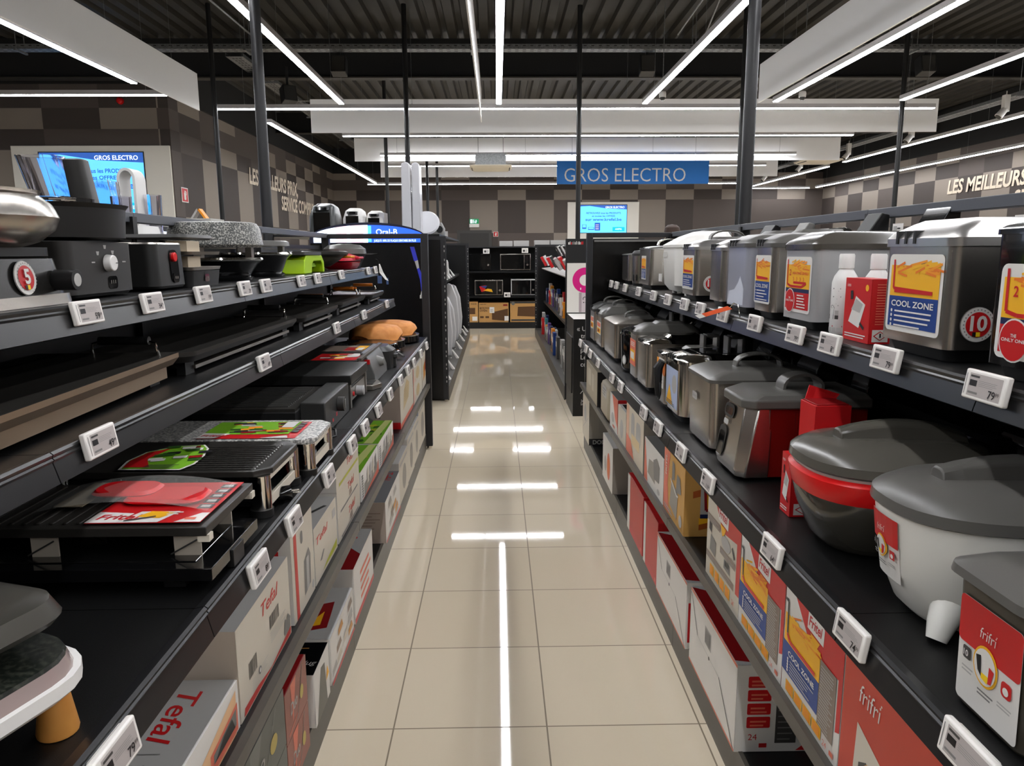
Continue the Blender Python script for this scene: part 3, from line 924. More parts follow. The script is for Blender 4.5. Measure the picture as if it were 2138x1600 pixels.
for y0, y1, w_ in bays:
    shelving_unit('black shelving bay on the left of the aisle, %s of four' % w_, 'L', y0, y1, LS, -1.21, -0.537, -1.2, 1.47, 1.5)
    shelving_unit('black shelving bay on the right of the aisle, %s of four' % w_, 'R', y0, y1, RS, 1.26, 0.64, 1.25, 1.40, 1.46)
def end_frame(label, x0, x1, xin, y=5.45):
    t = thing('end_frame', label, 'shelf end', ((x0 + xin) / 2, y, 0))
    s = 1 if xin > x0 else -1
    a = MB(); a.box(min(x0, x1), max(x0, x1), y - 0.022, y + 0.022, 0.02, 1.582, POST); a.build('post', t, bevel=0.004)
    a = MB(); a.box(min(x1, xin), max(x1, xin), y - 0.02, y + 0.02, 1.548, 1.582, POST); a.build('top_bar', t, bevel=0.003)
    a = MB(); a.lathe((x0 + x1) / 2, y, [(0.02, 0), (0.02, 0.02)], CHROME, n=12); a.build('foot', t)
    a = MB(); a.box(xin - 0.02, xin + 0.02, y - 0.02, y + 0.02, 0, 1.548, BLACK); a.build('rear_post', t)
    return t
t = end_frame('open black end frame at the far end of the left shelves', -0.492, -0.545, -1.215)
a = MB(); a.box(-1.2, -0.545, 5.447, 5.45, 0.0, 0.84, SHELF); a.build('lower_panel', t)
t = end_frame('black end frame with dark panel at the far end of right shelves', 0.645, 0.69, 1.25)
a = MB(); a.box(0.69, 1.25, 5.448, 5.455, 0.0, 1.53, mat('dark glossy end panel', (14, 13, 12), 0.2)); a.build('panel', t)
a = MB(); a.box(0.70, 1.2, 5.43, 5.447, 1.518, 1.53, GREY); a.build('trim_strip', t)

# ------------------------------------------------------------------ electronic price tags
def price_tag(label, side, x, y, z, price, tilt=0.12, w_=0.104, h_=0.05):
    s = 1 if side == 'L' else -1
    Mx = Matrix.Translation((x, y, z))
    if side == 'R':
        Mx = Mx @ Matrix.Rotation(PI, 4, 'Z')
    Mx = Mx @ Matrix.Rotation(-tilt, 4, 'Y')
    t = thing('price_tag', label, 'price tag', (x, y, z), 'white electronic price tags on the shelf rails')
    a = MB(Mx)
    a.box(-0.006, 0.006, -w_ / 2, w_ / 2, -h_ / 2, h_ / 2, TAGW)
    a.box(-0.012, -0.006, -w_ * 0.4, w_ * 0.4, -h_ * 0.44, h_ * 0.44, TAGW)
    a.build('frame', t, bevel=0.0035)
    a = MB(Mx)
    f = Fr(a, (0.006, -w_ / 2, -h_ / 2), YP, ZP, 0.0004)
    f.rect(w_ * 0.13, w_ * 0.93, h_ * 0.12, h_ * 0.88, EINK, 1)
    f.rect(w_ * 0.16, w_ * 0.34, h_ * 0.46, h_ * 0.66, INK, 2)
    f.rect(w_ * 0.16, w_ * 0.38, h_ * 0.75, h_ * 0.82, DGREY, 2)
    f.lines(w_ * 0.38, w_ * 0.85, h_ * 0.5, h_ * 0.72, 4, LGREY if False else MGREY, 2, th=0.18)
    f.rect(w_ * 0.16, w_ * 0.4, h_ * 0.2, h_ * 0.27, MGREY, 2)
    f.rect(w_ * 0.06, w_ * 0.075, h_ * 0.15, h_ * 0.85, MGREY, 2)
    if price:
        f.text(price, w_ * 0.82, h_ * 0.18, h_ * 0.26, INK, 3, bold=0.01, align='r')
        f.text('99', w_ * 0.83, h_ * 0.3, h_ * 0.12, INK, 3)
    a.build('screen', t, smooth=False)
tags = [
 # left upper shelf
 ('L', -0.85, 1.565, 1.331, '59', 'white price tag reading 59 under the fondue set on left upper shelf'),
 ('L', -0.85, 1.862, 1.331, '34', 'white price tag reading 34 under the black cooker with white knob'),
 ('L', -0.85, 2.186, 1.333, '19', 'white price tag under the black cube with red button'),
 ('L', -0.85, 2.547, 1.333, '29', 'white price tag under the granite topped round grill, nearer of its two'),
 ('L', -0.85, 2.78, 1.332, '39', 'white price tag under the granite topped round grill, farther of its two'),
 ('L', -0.85, 3.284, 1.33, '49', 'white price tag on left upper rail just before the lime green grill'),
 ('L', -0.85, 3.583, 1.331, '35', 'white price tag on left upper rail below the lime green grill arch'),
 ('L', -0.85, 4.136, 1.332, '45', 'white price tag on left upper rail below the orange handled wok'),
 ('L', -0.85, 5.0, 1.331, '25', 'white price tag on left upper rail below the red grill'),
 ('L', -0.85, 5.3, 1.331, '25', 'white price tag at the far end of the left upper rail'),
 # left middle shelf
 ('L', -0.735, 1.351, 1.11, '49', 'white price tag reading 49 on left middle rail, nearest'),
 ('L', -0.735, 2.336, 1.112, '69', 'white price tag on left middle rail, second from the front'),
 ('L', -0.735, 3.418, 1.112, '59', 'white price tag on left middle rail, third from the front'),
 ('L', -0.735, 4.13, 1.113, '39', 'white price tag on left middle rail, fourth from the front'),
 ('L', -0.735, 5.0, 1.113, '35', 'white price tag on left middle rail, farthest'),
 # left main shelf
 ('L', -0.495, 0.87, 0.815, '79', 'white price tag reading 79 at the bottom left corner'),
 ('L', -0.495, 1.457, 0.811, '89', 'white price tag above the large white kettle carton, left main rail'),
 ('L', -0.495, 1.727, 0.813, '79', 'white price tag on left main rail below the power plug'),
 ('L', -0.495, 2.107, 0.81, '99', 'white price tag on left main rail below the granite grill leg'),
 ('L', -0.495, 2.466, 0.809, '69', 'white price tag on left main rail above the white carton stack'),
 ('L', -0.495, 2.72, 0.808, '79', 'white price tag on left main rail above the nearer green topped carton'),
 ('L', -0.495, 3.039, 0.807, '65', 'white price tag on left main rail above the farther green topped carton'),
 ('L', -0.495, 3.379, 0.809, '55', 'white price tag on left main rail beside the steel drip tray'),
 ('L', -0.495, 3.761, 0.808, '59', 'white price tag at near edge of the tall raclette carton, left main rail'),
 ('L', -0.495, 4.074, 0.81, '49', 'white price tag on left main rail over the tall raclette carton'),
 ('L', -0.495, 4.38, 0.808, '45', 'white price tag on left main rail, third from its far end'),
 ('L', -0.495, 4.784, 0.807, '39', 'white price tag on left main rail, second from its far end'),
 ('L', -0.495, 5.186, 0.808, '35', 'white price tag at the far end of the left main rail'),
 # right upper shelf
 ('R', 0.8, 5.264, 1.226, '', 'white price tag at the far end of the right upper rail'),
 ('R', 0.8, 5.029, 1.226, '', 'white price tag second from the far end of right upper rail'),
 ('R', 0.8, 4.687, 1.225, '', 'white price tag third from the far end of right upper rail'),
 ('R', 0.8, 4.238, 1.226, '49', 'white price tag on right upper rail below the farthest blue stickered fryer'),
 ('R', 0.8, 3.825, 1.226, '39', 'white price tag on right upper rail below the white fryer, farther one'),
 ('R', 0.8, 3.504, 1.226, '59', 'white price tag on right upper rail below the white fryer, nearer one'),
 ('R', 0.8, 3.186, 1.226, '49', 'white price tag on right upper rail under the steel fryer with round 10 badge'),
 ('R', 0.8, 2.933, 1.225, '69', 'white price tag on right upper rail under the plain steel fryer'),
 ('R', 0.8, 2.636, 1.227, '59', 'white price tag on right upper rail behind the orange striped strip'),
 ('R', 0.8, 2.301, 1.228, '69', 'white price tag on right upper rail under the narrow blue stickered fryer'),
 ('R', 0.8, 1.984, 1.228, '79', 'white price tag on right upper rail under the silver two level fryer'),
 ('R', 0.8, 1.772, 1.228, '8', 'white price tag reading 8 under the white bottles'),
 ('R', 0.8, 1.507, 1.229, '79', 'white price tag reading 79 under the red boxed filter'),
 ('R', 0.8, 1.186, 1.227, '79', 'large nearest white price tag reading 79 on right upper rail'),
 # right main shelf
 ('R', 0.597, 5.348, 0.8, '', 'white price tag at the far end of the right main rail'),
 ('R', 0.597, 4.994, 0.801, '', 'white price tag second from the far end of right main rail'),
 ('R', 0.597, 4.757, 0.8, '', 'white price tag third from the far end of right main rail'),
 ('R', 0.597, 4.386, 0.797, '', 'white price tag fourth from the far end of right main rail'),
 ('R', 0.597, 3.84, 0.8, '49', 'white price tag on right main rail above the beige bag'),
 ('R', 0.597, 3.563, 0.801, '45', 'white price tag on right main rail above the red edged white carton'),
 ('R', 0.597, 2.983, 0.799, '59', 'white price tag on right main rail above the tall pale orange carton'),
 ('R', 0.597, 2.706, 0.801, '69', 'white price tag on right main rail above the dented white carton'),
 ('R', 0.597, 2.352, 0.802, '99', 'white price tag on right main rail above the golden fries carton'),
 ('R', 0.597, 2.036, 0.802, '119', 'white price tag on right main rail above the accessory picture carton'),
 ('R', 0.597, 1.534, 0.803, '64', 'white price tag reading 64 on right main rail'),
 ('R', 0.597, 1.164, 0.806, '74', 'white price tag reading 74 on right main rail'),
 ('R', 0.597, 0.845, 0.812, '59', 'nearest white price tag at the lower right corner'),
]
for s_, x, y, z, p_, lb in tags:
    price_tag(lb, s_, x, y, z, p_, tilt=0.16 if s_ == 'L' else 0.14)

# orange and white security strip hanging from the right upper shelf
t = thing('security_strip', 'orange and white striped anti theft strip dangling from right upper rail', 'strip', (0.79, 2.55, 1.24))
a = MB()
P0, P1 = Vector((0.782, 2.50, 1.262)), Vector((0.70, 2.60, 1.222))
wv = Vector((-0.02, 0.03, 0.016)).normalized() * 0.011
for k in range(5):
    q0, q1 = P0.lerp(P1, k / 5), P0.lerp(P1, (k + 1) / 5)
    mm = (PAPER if k in (4,) else mat('orange strip', (238, 96, 48), 0.45))
    n_ = (q1 - q0).cross(wv).normalized() * 0.0006
    a.geo([q0 + wv + n_, q0 - wv + n_, q1 - wv + n_, q1 + wv + n_, q0 + wv - n_, q0 - wv - n_, q1 - wv - n_, q1 + wv - n_],
          [(0, 1, 2, 3), (7, 6, 5, 4), (0, 4, 5, 1), (2, 6, 7, 3), (1, 5, 6, 2), (3, 7, 4, 0)], mm)
a.build('band', t, smooth=False)
a = MB(); a.tube([tuple(P0), (0.79, 2.485, 1.278), (0.80, 2.47, 1.272), (0.805, 2.462, 1.232)], 0.0016, CHROME, n=6); a.build('wire_loop', t)
t = thing('paper_hang_tag', 'small white paper tag hanging at the end of the left upper shelf', 'tag', (-0.83, 5.4, 1.3))
a = MB(); a.loft([[(-0.842, 5.40, 1.37), (-0.836, 5.41, 1.37), (-0.836, 5.411, 1.37), (-0.842, 5.401, 1.37)],
                  [(-0.84, 5.40, 1.31), (-0.815, 5.42, 1.31), (-0.815, 5.421, 1.31), (-0.84, 5.401, 1.31)],
                  [(-0.80, 5.40, 1.26), (-0.78, 5.42, 1.25), (-0.78, 5.421, 1.25), (-0.80, 5.401, 1.26)]], PAPER)
a.build('paper', t, smooth=False)
a = MB(); a.tube([(-0.839, 5.405, 1.37), (-0.85, 5.40, 1.40), (-0.86, 5.38, 1.405)], 0.0012, BLACK, n=5); a.build('string', t)
# ------------------------------------------------------------------ left side goods
def power_inlet(f, a, b, s):
    f.rrect(a - s, a + s, b - s * 0.7, b + s * 0.7, s * 0.4, BLACKG, 2)
    for k in (-1, 0, 1):
        f.rect(a + k * s * 0.45 - s * 0.07, a + k * s * 0.45 + s * 0.07, b - s * 0.15, b + s * 0.25, STEELD, 3)

# fondue set
zs = 1.346
t = thing('fondue_set', 'steel bellied fondue pot on black base with round red 5 badge', 'fondue set', (-1.06, 1.49, zs))
a = MB(); a.rr([(zs + 0.012, -1.06, 1.49, 0.128, 0.195, 0.06), (zs + 0.095, -1.06, 1.49, 0.118, 0.175, 0.055), (zs + 0.1, -1.06, 1.49, 0.105, 0.16, 0.05)], mat('black gloss base', (34, 33, 31), 0.22))
f = face_xp(a, -0.931, 1.3, zs)
base = a.build('base', t)
a = MB(); f = Fr(a, (-0.9285, 1.3, zs + 0.012), YP, Vector((-0.11, 0, 1)).normalized(), 0.0015); badge(f, 0.205, 0.046, 0.034, '5'); f.rect(0.335, 0.355, 0.032, 0.037, REDD, 1); a.build('badge', base, smooth=False)
a = MB(); a.rr([(zs, -1.06, 1.49, 0.136, 0.203, 0.06), (zs + 0.022, -1.06, 1.49, 0.134, 0.2, 0.06)], STEEL); a.build('steel_band', base)
a = MB(); a.rr([(zs + 0.1, -1.06, 1.49, 0.112, 0.165, 0.05), (zs + 0.118, -1.06, 1.49, 0.112, 0.165, 0.05)], mat('black hob plate', (30, 30, 30), 0.35)); a.build('hot_plate', base)
a = MB(); a.cylx(-0.935, -0.89, 1.615, zs + 0.05, 0.022, BLACK); a.cylx(-0.89, -0.889, 1.615, zs + 0.05, 0.014, LGREY); a.build('knob', base, bevel=0.002)
a = MB(); pr = [(0.12, 0), (0.15, 0.01), (0.18, 0.034), (0.19, 0.058), (0.178, 0.085), (0.155, 0.104), (0.163, 0.11), (0.157, 0.11), (0.145, 0.1), (0.13, 0.03)]
a.lathe(-1.06, 1.49, [(r, zs + 0.118 + z) for r, z in pr], STEEL, n=36); a.build('pot', t)

# black cooker with white knob
t = thing('fondue_cooker', 'black round pot on black square base with white rotary knob', 'fondue set', (-1.09, 1.86, zs))
a = MB(); a.rr([(zs + 0.004, -1.085, 1.85, 0.125, 0.145, 0.03), (zs + 0.012, -1.085, 1.85, 0.13, 0.15, 0.03)], BLACK); a.build('foot_ring', t)
MBK = mat('matt black body', (40, 38, 36), 0.5)
a = MB(); a.rr([(zs + 0.012, -1.09, 1.845, 0.14, 0.155, 0.03), (zs + 0.132, -1.09, 1.845, 0.14, 0.155, 0.03)], MBK)
f = face_xp(a, -0.95, 1.69, zs)
power_inlet(f, 0.19, 0.035, 0.022)
for (u, v) in ((0.13, 0.105), (0.165, 0.12), (0.2, 0.107)):
    f.poly([(u - 0.007, v + 0.005), (u + 0.007, v + 0.005), (u + 0.004, v - 0.004), (u - 0.004, v - 0.004)], LGREY, 1)
f.rect(0.1, 0.115, 0.083, 0.086, LGREY, 1); f.rect(0.245, 0.262, 0.083, 0.086, LGREY, 1)
b = a.build('body', t)
a = MB(); a.cylx(-0.95, -0.932, 1.86, zs + 0.082, 0.021, WHITE, n=26, r1=0.019)
f = face_xp(a, -0.932, 1.86, zs + 0.082); f.rect(0.006, 0.016, -0.001, 0.001, INK, 1); a.build('knob', b, bevel=0.002)
a = MB(); a.lathe(-1.08, 1.86, [(0.14, zs + 0.138), (0.163, zs + 0.142), (0.168, zs + 0.21), (0.176, zs + 0.22), (0.165, zs + 0.22), (0.155, zs + 0.16)], mat('matt black pot', (28, 27, 26), 0.45), n=40); a.build('pot', t)

# black cube with red button
t = thing('raclette_base', 'black cube appliance with round red button and mains inlet', 'raclette grill', (-1.06, 2.22, zs))
a = MB(); a.rr([(zs + 0.006, -1.065, 2.215, 0.115, 0.1, 0.03), (zs + 0.013, -1.065, 2.215, 0.12, 0.105, 0.03), (zs + 0.13, -1.065, 2.215, 0.115, 0.102, 0.03)], mat('black satin body', (24, 24, 23), 0.4))
f = Fr(a, (-0.9435, 2.11, zs), YP, Vector((-0.04, 0, 1)).normalized(), 0.0016)
f.rrect(0.095, 0.15, 0.02, 0.115, 0.02, BLACKG, 1); power_inlet(f, 0.122, 0.034, 0.019); b = a.build('body', t)
a = MB(); a.cylx(-0.95, -0.938, 2.228, zs + 0.094, 0.0135, BRED, n=22); a.build('switch', b, bevel=0.002)
a = MB(); a.rr([(zs + 0.13, -1.065, 2.215, 0.117, 0.104, 0.03), (zs + 0.135, -1.065, 2.215, 0.114, 0.101, 0.03)], STEEL); a.build('rim', b)

# small stacked pan raclette
t = thing('raclette_grill', 'small black raclette with stacked aluminium pans and top plate', 'raclette grill', (-1.04, 2.46, zs))
a = MB(); a.rr([(zs, -1.045, 2.465, 0.1, 0.12, 0.02), (zs + 0.05, -1.045, 2.465, 0.105, 0.125, 0.02)], BLACK)
f = face_xp(a, -0.94, 2.34, zs); power_inlet(f, 0.12, 0.027, 0.017); a.build('base', t)
for dz in (0.052, 0.1):
    a = MB(); a.rr([(zs + dz, -1.045, 2.465, 0.105, 0.128, 0.02), (zs + dz + 0.01, -1.045, 2.465, 0.108, 0.131, 0.02)], STEELD); b = a.build('tray', t)
    a = MB(); a.box(-1.03, -0.965, 2.38, 2.48, zs + dz + 0.01, zs + dz + 0.043, mat('pale aluminium pan', (206, 190, 164), 0.4, metal=0.5)); a.build('raclette_pan', b)
a = MB(); a.rr([(zs + 0.148, -1.06, 2.46, 0.1, 0.12, 0.03), (zs + 0.153, -1.06, 2.46, 0.108, 0.128, 0.03), (zs + 0.163, -1.06, 2.46, 0.104, 0.124, 0.03)], DARK); a.build('top_plate', t)
a = MB()
for y in (2.37, 2.56): a.tube([(-1.12, y, zs + 0.05), (-1.12, y, zs + 0.148)], 0.008, BLACK)
a.build('support', t)

def round_raclette(label, cx, cy, R, top_m, ztop0, ztop1, Rt, zr=0.075):
    t = thing('round_raclette', label, 'raclette grill', (cx, cy, zs))
    a = MB(); a.lathe(cx, cy, [(R * 0.75, zs), (R * 0.8, zs + 0.012), (R * 0.72, zs + 0.02), (R * 0.9, zs + zr - 0.012), (R, zs + zr)], BLACKG, n=36); a.build('base', t)
    a = MB(); a.lathe(cx, cy, [(R, zs + zr), (R * 1.02, zs + zr + 0.005), (R, zs + zr + 0.012), (R * 0.93, zs + zr + 0.012), (R * 0.9, zs + zr + 0.004)], CHROME, n=40); a.build('chrome_ring', t)
    a = MB()
    for k in range(3):
        th = math.radians(20 + 120 * k)
        px, py = cx + R * 0.72 * math.cos(th), cy + R * 0.72 * math.sin(th)
        a.box(px - 0.012, px + 0.012, py - 0.016, py + 0.016, zs + zr, ztop0, STEELD)
    a.build('support', t)
    a = MB()
    if top_m is GRANITE:
        a.lathe(cx, cy, [(Rt * 0.95, ztop0), (Rt, ztop0 + 0.01), (Rt * 0.95, ztop1 - 0.025), (Rt * 0.88, ztop1 - 0.004), (Rt * 0.8, ztop1)], top_m, n=40, mats=None)
    else:
        a.lathe(cx, cy, [(Rt * 0.8, ztop0), (Rt, ztop0 + 0.004), (Rt * 0.98, ztop1 - 0.006), (Rt * 0.9, ztop1)], top_m, n=40)
    a.build('grill_top', t)
    return t
round_raclette('round raclette topped by a thick speckled grey granite stone', -1.1, 2.99, 0.172, GRANITE, 1.472, 1.568, 0.178)
round_raclette('round chrome ringed raclette with dark domed top behind granite one', -1.1, 3.46, 0.162, LIDGREY, 1.478, 1.505, 0.155, 0.095)

# lime green party grill
t = thing('party_grill', 'lime green arched table grill with black plate', 'table grill', (-1.07, 3.98, zs))
a = MB()
arch = [(3.76, zs), (3.78, zs + 0.07), (3.81, zs + 0.092), (4.14, zs + 0.092), (4.19, zs + 0.06), (4.2, zs), (4.165, zs), (4.155, zs + 0.045), (4.12, zs + 0.062), (3.96, zs + 0.062), (3.925, zs + 0.045), (3.91, zs)]
a.prism(arch, 'x', -1.19, -0.955, LIME); a.build('shell', t, bevel=0.004)
a = MB(); a.box(-1.16, -0.99, 3.93, 4.15, zs + 0.03, zs + 0.05, mat('pale green inner', (150, 190, 60), 0.45)); a.build('inner_tray', t)
a = MB(); a.rr([(zs + 0.094, -1.08, 3.94, 0.13, 0.2, 0.03), (zs + 0.108, -1.08, 3.94, 0.13, 0.2, 0.03)], DARK); a.build('grill_plate', t)
# wok / pan with orange grips
t = thing('electric_wok', 'black electric wok with flat lid and orange grip', 'wok', (-1.1, 4.6, zs))
a = MB(); a.lathe(-1.1, 4.58, [(0.06, zs), (0.08, zs + 0.006), (0.05, zs + 0.02), (0.09, zs + 0.022), (0.15, zs + 0.06), (0.175, zs + 0.085)], mat('grey brown wok', (74, 68, 58), 0.4), n=36); a.build('bowl', t)
a = MB(); a.lathe(-1.1, 4.58, [(0.19, zs + 0.086), (0.2, zs + 0.095), (0.2, zs + 0.108), (0.185, zs + 0.115)], NONSTICK, n=40); a.build('lid', t)
a = MB(); a.box(-0.95, -0.89, 4.63, 4.76, zs + 0.072, zs + 0.086, ORANGE); a.build('grip', t, bevel=0.004)
# red contact grill
t = thing('contact_grill', 'red clamshell contact grill at the far end of left upper shelf', 'contact grill', (-1.05, 5.05, zs))
a = MB(); a.rr([(zs, -1.05, 5.03, 0.1, 0.15, 0.04), (zs + 0.02, -1.05, 5.03, 0.115, 0.17, 0.05), (zs + 0.045, -1.05, 5.03, 0.12, 0.18, 0.05)], mat('deep red plastic', (158, 18, 34), 0.3)); a.build('lower_shell', t)
a = MB(); a.rr([(zs + 0.052, -1.05, 5.03, 0.12, 0.19, 0.05), (zs + 0.075, -1.05, 5.03, 0.12, 0.18, 0.05), (zs + 0.1, -1.07, 5.0, 0.08, 0.13, 0.05)], mat('red plastic', (196, 40, 58), 0.3)); a.build('upper_shell', t)
a = MB(); a.box(-0.945, -0.905, 4.98, 5.16, zs + 0.062, zs + 0.078, mat('red plastic', (196, 40, 58), 0.3)); a.build('handle', t, bevel=0.005)
# dark domed pan
t = thing('domed_pan', 'dark grey domed pan lid with spout at far end behind the red grill', 'pan', (-1.03, 5.29, zs))
a = MB(); a.lathe(-1.06, 5.29, [(0.10, zs), (0.14, zs + 0.08), (0.145, zs + 0.095)], BLACK, n=30); a.build('body', t)
a = MB(); a.lathe(-1.06, 5.29, [(0.15, zs + 0.096), (0.145, zs + 0.13), (0.11, zs + 0.155), (0.04, zs + 0.165)], LIDGREY, n=34); a.build('lid', t)
a = MB(); a.loft([rrect(zs + 0.09, -0.93, 5.29, 0.05, 0.03, 0.01), rrect(zs + 0.098, -0.9, 5.29, 0.07, 0.02, 0.01)], DARK); a.build('handle', t)

# ---------------- griddles on the middle shelf
z2 = 1.121
def griddle(label, y0, y1, x0, x1, zt, hm, rim=NONSTICK, apron=False, rot=0.0, flat=False):
    cx, cy = (x0 + x1) / 2, (y0 + y1) / 2
    Mx = Matrix.Translation((cx, cy, 0)) @ Matrix.Rotation(rot, 4, 'Z') @ Matrix.Translation((-cx, -cy, 0))
    t = thing('table_griddle', label, 'griddle', (cx, cy, z2))
    hx, hy = (x1 - x0) / 2, (y1 - y0) / 2
    a = MB(Mx)
    r = 0.012 if apron else 0.045
    a.rr([(zt - 0.03, cx, cy, hx - 0.012, hy - 0.012, r), (zt - 0.012, cx, cy, hx, hy, r), (zt, cx, cy, hx, hy, r), (zt - 0.001, cx, cy, hx - 0.008, hy - 0.008, r), (zt - 0.008, cx, cy, hx - 0.02, hy - 0.02, r)], NONSTICK if not apron else None, mats=None if not apron else [STEELB, STEELB, NONSTICK, NONSTICK])
    p = a.build('plate', t)
    a = MB(Mx)
    for sx in (-1, 1):
        for sy in (-1, 1):
            a2 = MB(Mx); a2.box(cx + sx * (hx - 0.05) - 0.012, cx + sx * (hx - 0.05) + 0.012, cy + sy * (hy - 0.08) - 0.03, cy + sy * (hy - 0.08) + 0.03, z2, zt - 0.028, BLACK); a2.build('leg', t)
    a = MB(Mx)
    if apron:
        a.box(cx - hx + 0.03, cx + hx - 0.022, cy - hy + 0.02, cy + hy - 0.04, zt - 0.062, zt - 0.03, STEELB)
        a.build('apron', t)
    else:
        a.box(cx - hx + 0.05, cx + hx - 0.03, cy - hy + 0.1, cy + hy - 0.05, z2 + 0.012, z2 + 0.022, STEELD)
        a.build('drip_tray', t)
    if not flat:
        for sy in (-1, 1):
            yy = cy + sy * (hy - 0.01); out = sy * 0.05
            a = MB(Mx)
            for sx in (-1, 1):
                xx = cx + sx * hx * 0.55
                a.tube([(xx, yy - out * 0.2, zt - 0.012), (xx, yy + out * 0.7, zt - 0.008), (xx, yy + out, zt + 0.012), (xx - sx * 0.004, yy + out, zt + 0.03), (xx - sx * 0.03, yy + out * 0.95, zt + 0.038)], 0.0042, CHROME, n=8)
            h_ = a.build('handle_bracket', t)
            a = MB(Mx); a.tube([(cx - hx * 0.42, yy + out * 0.95, zt + 0.038), (cx + hx * 0.42, yy + out * 0.95, zt + 0.038)], 0.011, hm, n=12); a.build('grip', h_)
STEELB = mat('bronze tinted steel', (170, 148, 124), 0.4, metal=0.9)
griddle('large steel fronted griddle plate nearest on the left middle shelf', 0.62, 1.95, -1.16, -0.80, 1.196, BLACK, apron=True, rot=0.05, flat=True)
griddle('long black griddle with chrome handle brackets, second on left middle shelf', 1.98, 3.08, -1.12, -0.815, 1.19, BLACK)
griddle('black curved griddle, third on the left middle shelf', 3.15, 3.86, -1.12, -0.81, 1.19, BLACK)
griddle('black griddle with orange handle grips, fourth on left middle shelf', 3.96, 4.72, -1.12, -0.82, 1.19, mat('orange grip', (222, 122, 30), 0.45))
griddle('farthest black griddle with orange handle grips on left middle shelf', 4.82, 5.36, -1.12, -0.8, 1.185, mat('orange grip', (222, 122, 30), 0.45))

# ---------------- left main shelf
zm = 0.843
# stone raclette with wooden feet, turned towards the aisle
cx, cy = -0.80, 0.70
Mx = Matrix.Translation((cx, cy, 0)) @ Matrix.Rotation(-0.32, 4, 'Z') @ Matrix.Translation((-cx, -cy, 0))
t = thing('stone_raclette', 'white two level stone raclette with round wooden feet, bottom left', 'raclette grill', (cx, cy, zm))
hx, hy = 0.2, 0.3
a = MB(Mx); a.rr([(zm + 0.06, cx, cy, hx - 0.008, hy - 0.008, 0.075), (zm + 0.068, cx, cy, hx, hy, 0.08), (zm + 0.085, cx, cy, hx, hy, 0.08)], WHITE); a.build('rim', t)
a = MB(Mx); a.rr([(zm + 0.085, cx, cy, hx - 0.008, hy - 0.008, 0.075), (zm + 0.103, cx, cy, hx - 0.014, hy - 0.014, 0.07)], mat('tinted clear edge', (190, 170, 165), 0.08, trans=0.4)); a.build('clear_edge', t)
a = MB(Mx); a.rr([(zm + 0.103, cx, cy, hx - 0.014, hy - 0.014, 0.07), (zm + 0.108, cx, cy, hx - 0.016, hy - 0.016, 0.07)], GRANITED); a.build('stone_plate', t)
for sx in (-1, 1):
    for sy in (-1, 1):
        a = MB(Mx); a.lathe(cx + sx * (hx - 0.04), cy + sy * (hy - 0.055), [(0.024, zm), (0.025, zm + 0.004), (0.017, zm + 0.06)], WOOD, n=22); a.build('foot', t)
for sy in (-1, 1):
    a = MB(Mx); a.box(cx - 0.05, cx + 0.05, cy + sy * 0.2 - 0.01, cy + sy * 0.2 + 0.01, zm + 0.108, zm + 0.15, STEELD); a.build('support', t)
a = MB(Mx); a.rr([(zm + 0.148, cx, cy + 0.02, hx - 0.03, hy - 0.04, 0.05), (zm + 0.156, cx, cy + 0.02, hx - 0.025, hy - 0.035, 0.05), (zm + 0.178, cx, cy + 0.02, hx - 0.035, hy - 0.045, 0.045), (zm + 0.183, cx, cy + 0.02, hx - 0.05, hy - 0.06, 0.04)], mat('dark pewter grill top', (66, 64, 58), 0.3, metal=0.5), mats=None)
a.rr([(zm + 0.183, cx, cy + 0.02, hx - 0.075, hy - 0.085, 0.035), (zm + 0.185, cx, cy + 0.02, hx - 0.08, hy - 0.09, 0.03)], GRANITED); a.build('upper_plate', t)

# large ribbed table grill
t = thing('table_grill', 'large black ribbed table grill on chrome legs over a black tray', 'table grill', (-0.84, 1.45, zm))
a = MB(); a.box(-1.15, -0.545, 1.33, 1.6, zm + 0.088, zm + 0.106, NONSTICK)
for k in range(14):
    x = -1.12 + 0.025 * k
    a.box(x, x + 0.008, 1.35, 1.58, zm + 0.106, zm + 0.1095, NONSTICK)
p = a.build('grill_plate', t, bevel=0.002)
for y in (1.332, 1.578):
    a = MB(); a.box(-0.563, -0.541, y, y + 0.02, zm + 0.076, zm + 0.09, CREAM); a.build('corner_cap', p)
a = MB(); a.box(-1.14, -0.52, 1.28, 1.54, zm + 0.022, zm + 0.046, BLACKG); a.box(-1.1, -0.56, 1.31, 1.51, zm + 0.046, zm + 0.048, SMOKE)
a.box(-0.53, -0.516, 1.38, 1.44, zm + 0.004, zm + 0.04, BLACK); a.build('drip_tray', t, bevel=0.003)
for x in (-0.85, -0.585):
    for y in (1.338, 1.5):
        a = MB(); a.box(x - 0.025, x + 0.025, y, y + 0.004, zm + 0.046, zm + 0.088, mat('leg plate with reflection', (196, 186, 170), 0.3, metal=0.3)); a.tube([(x - 0.03, y - 0.004, zm + 0.052), (x + 0.02, y - 0.004, zm + 0.08)], 0.0016, DARK, n=5); a.build('leg', t)  # plate colour stands in for mirrored floor and boxes
a = MB()
for x in (-1.08, -0.6):
    for y in (1.32, 1.5): a.box(x - 0.02, x + 0.02, y - 0.015, y + 0.015, zm, zm + 0.022, BLACK)
a.build('feet', t)
a = MB(); zz = zm + 0.1105
a.box(-0.775, -0.56, 1.342, 1.588, zz, zz + 0.0012, RED)
f = Fr(a, (-0.775, 1.342, zz + 0.0012), XP, YP, 0.0006)
f.poly([(0.0, 0.0), (0.06, 0.0), (0.07, 0.05), (0.0, 0.06)], PAPER, 1); f.text('Fritel', 0.012, 0.016, 0.026, RED, 2, bold=0.02, shear=0.2)
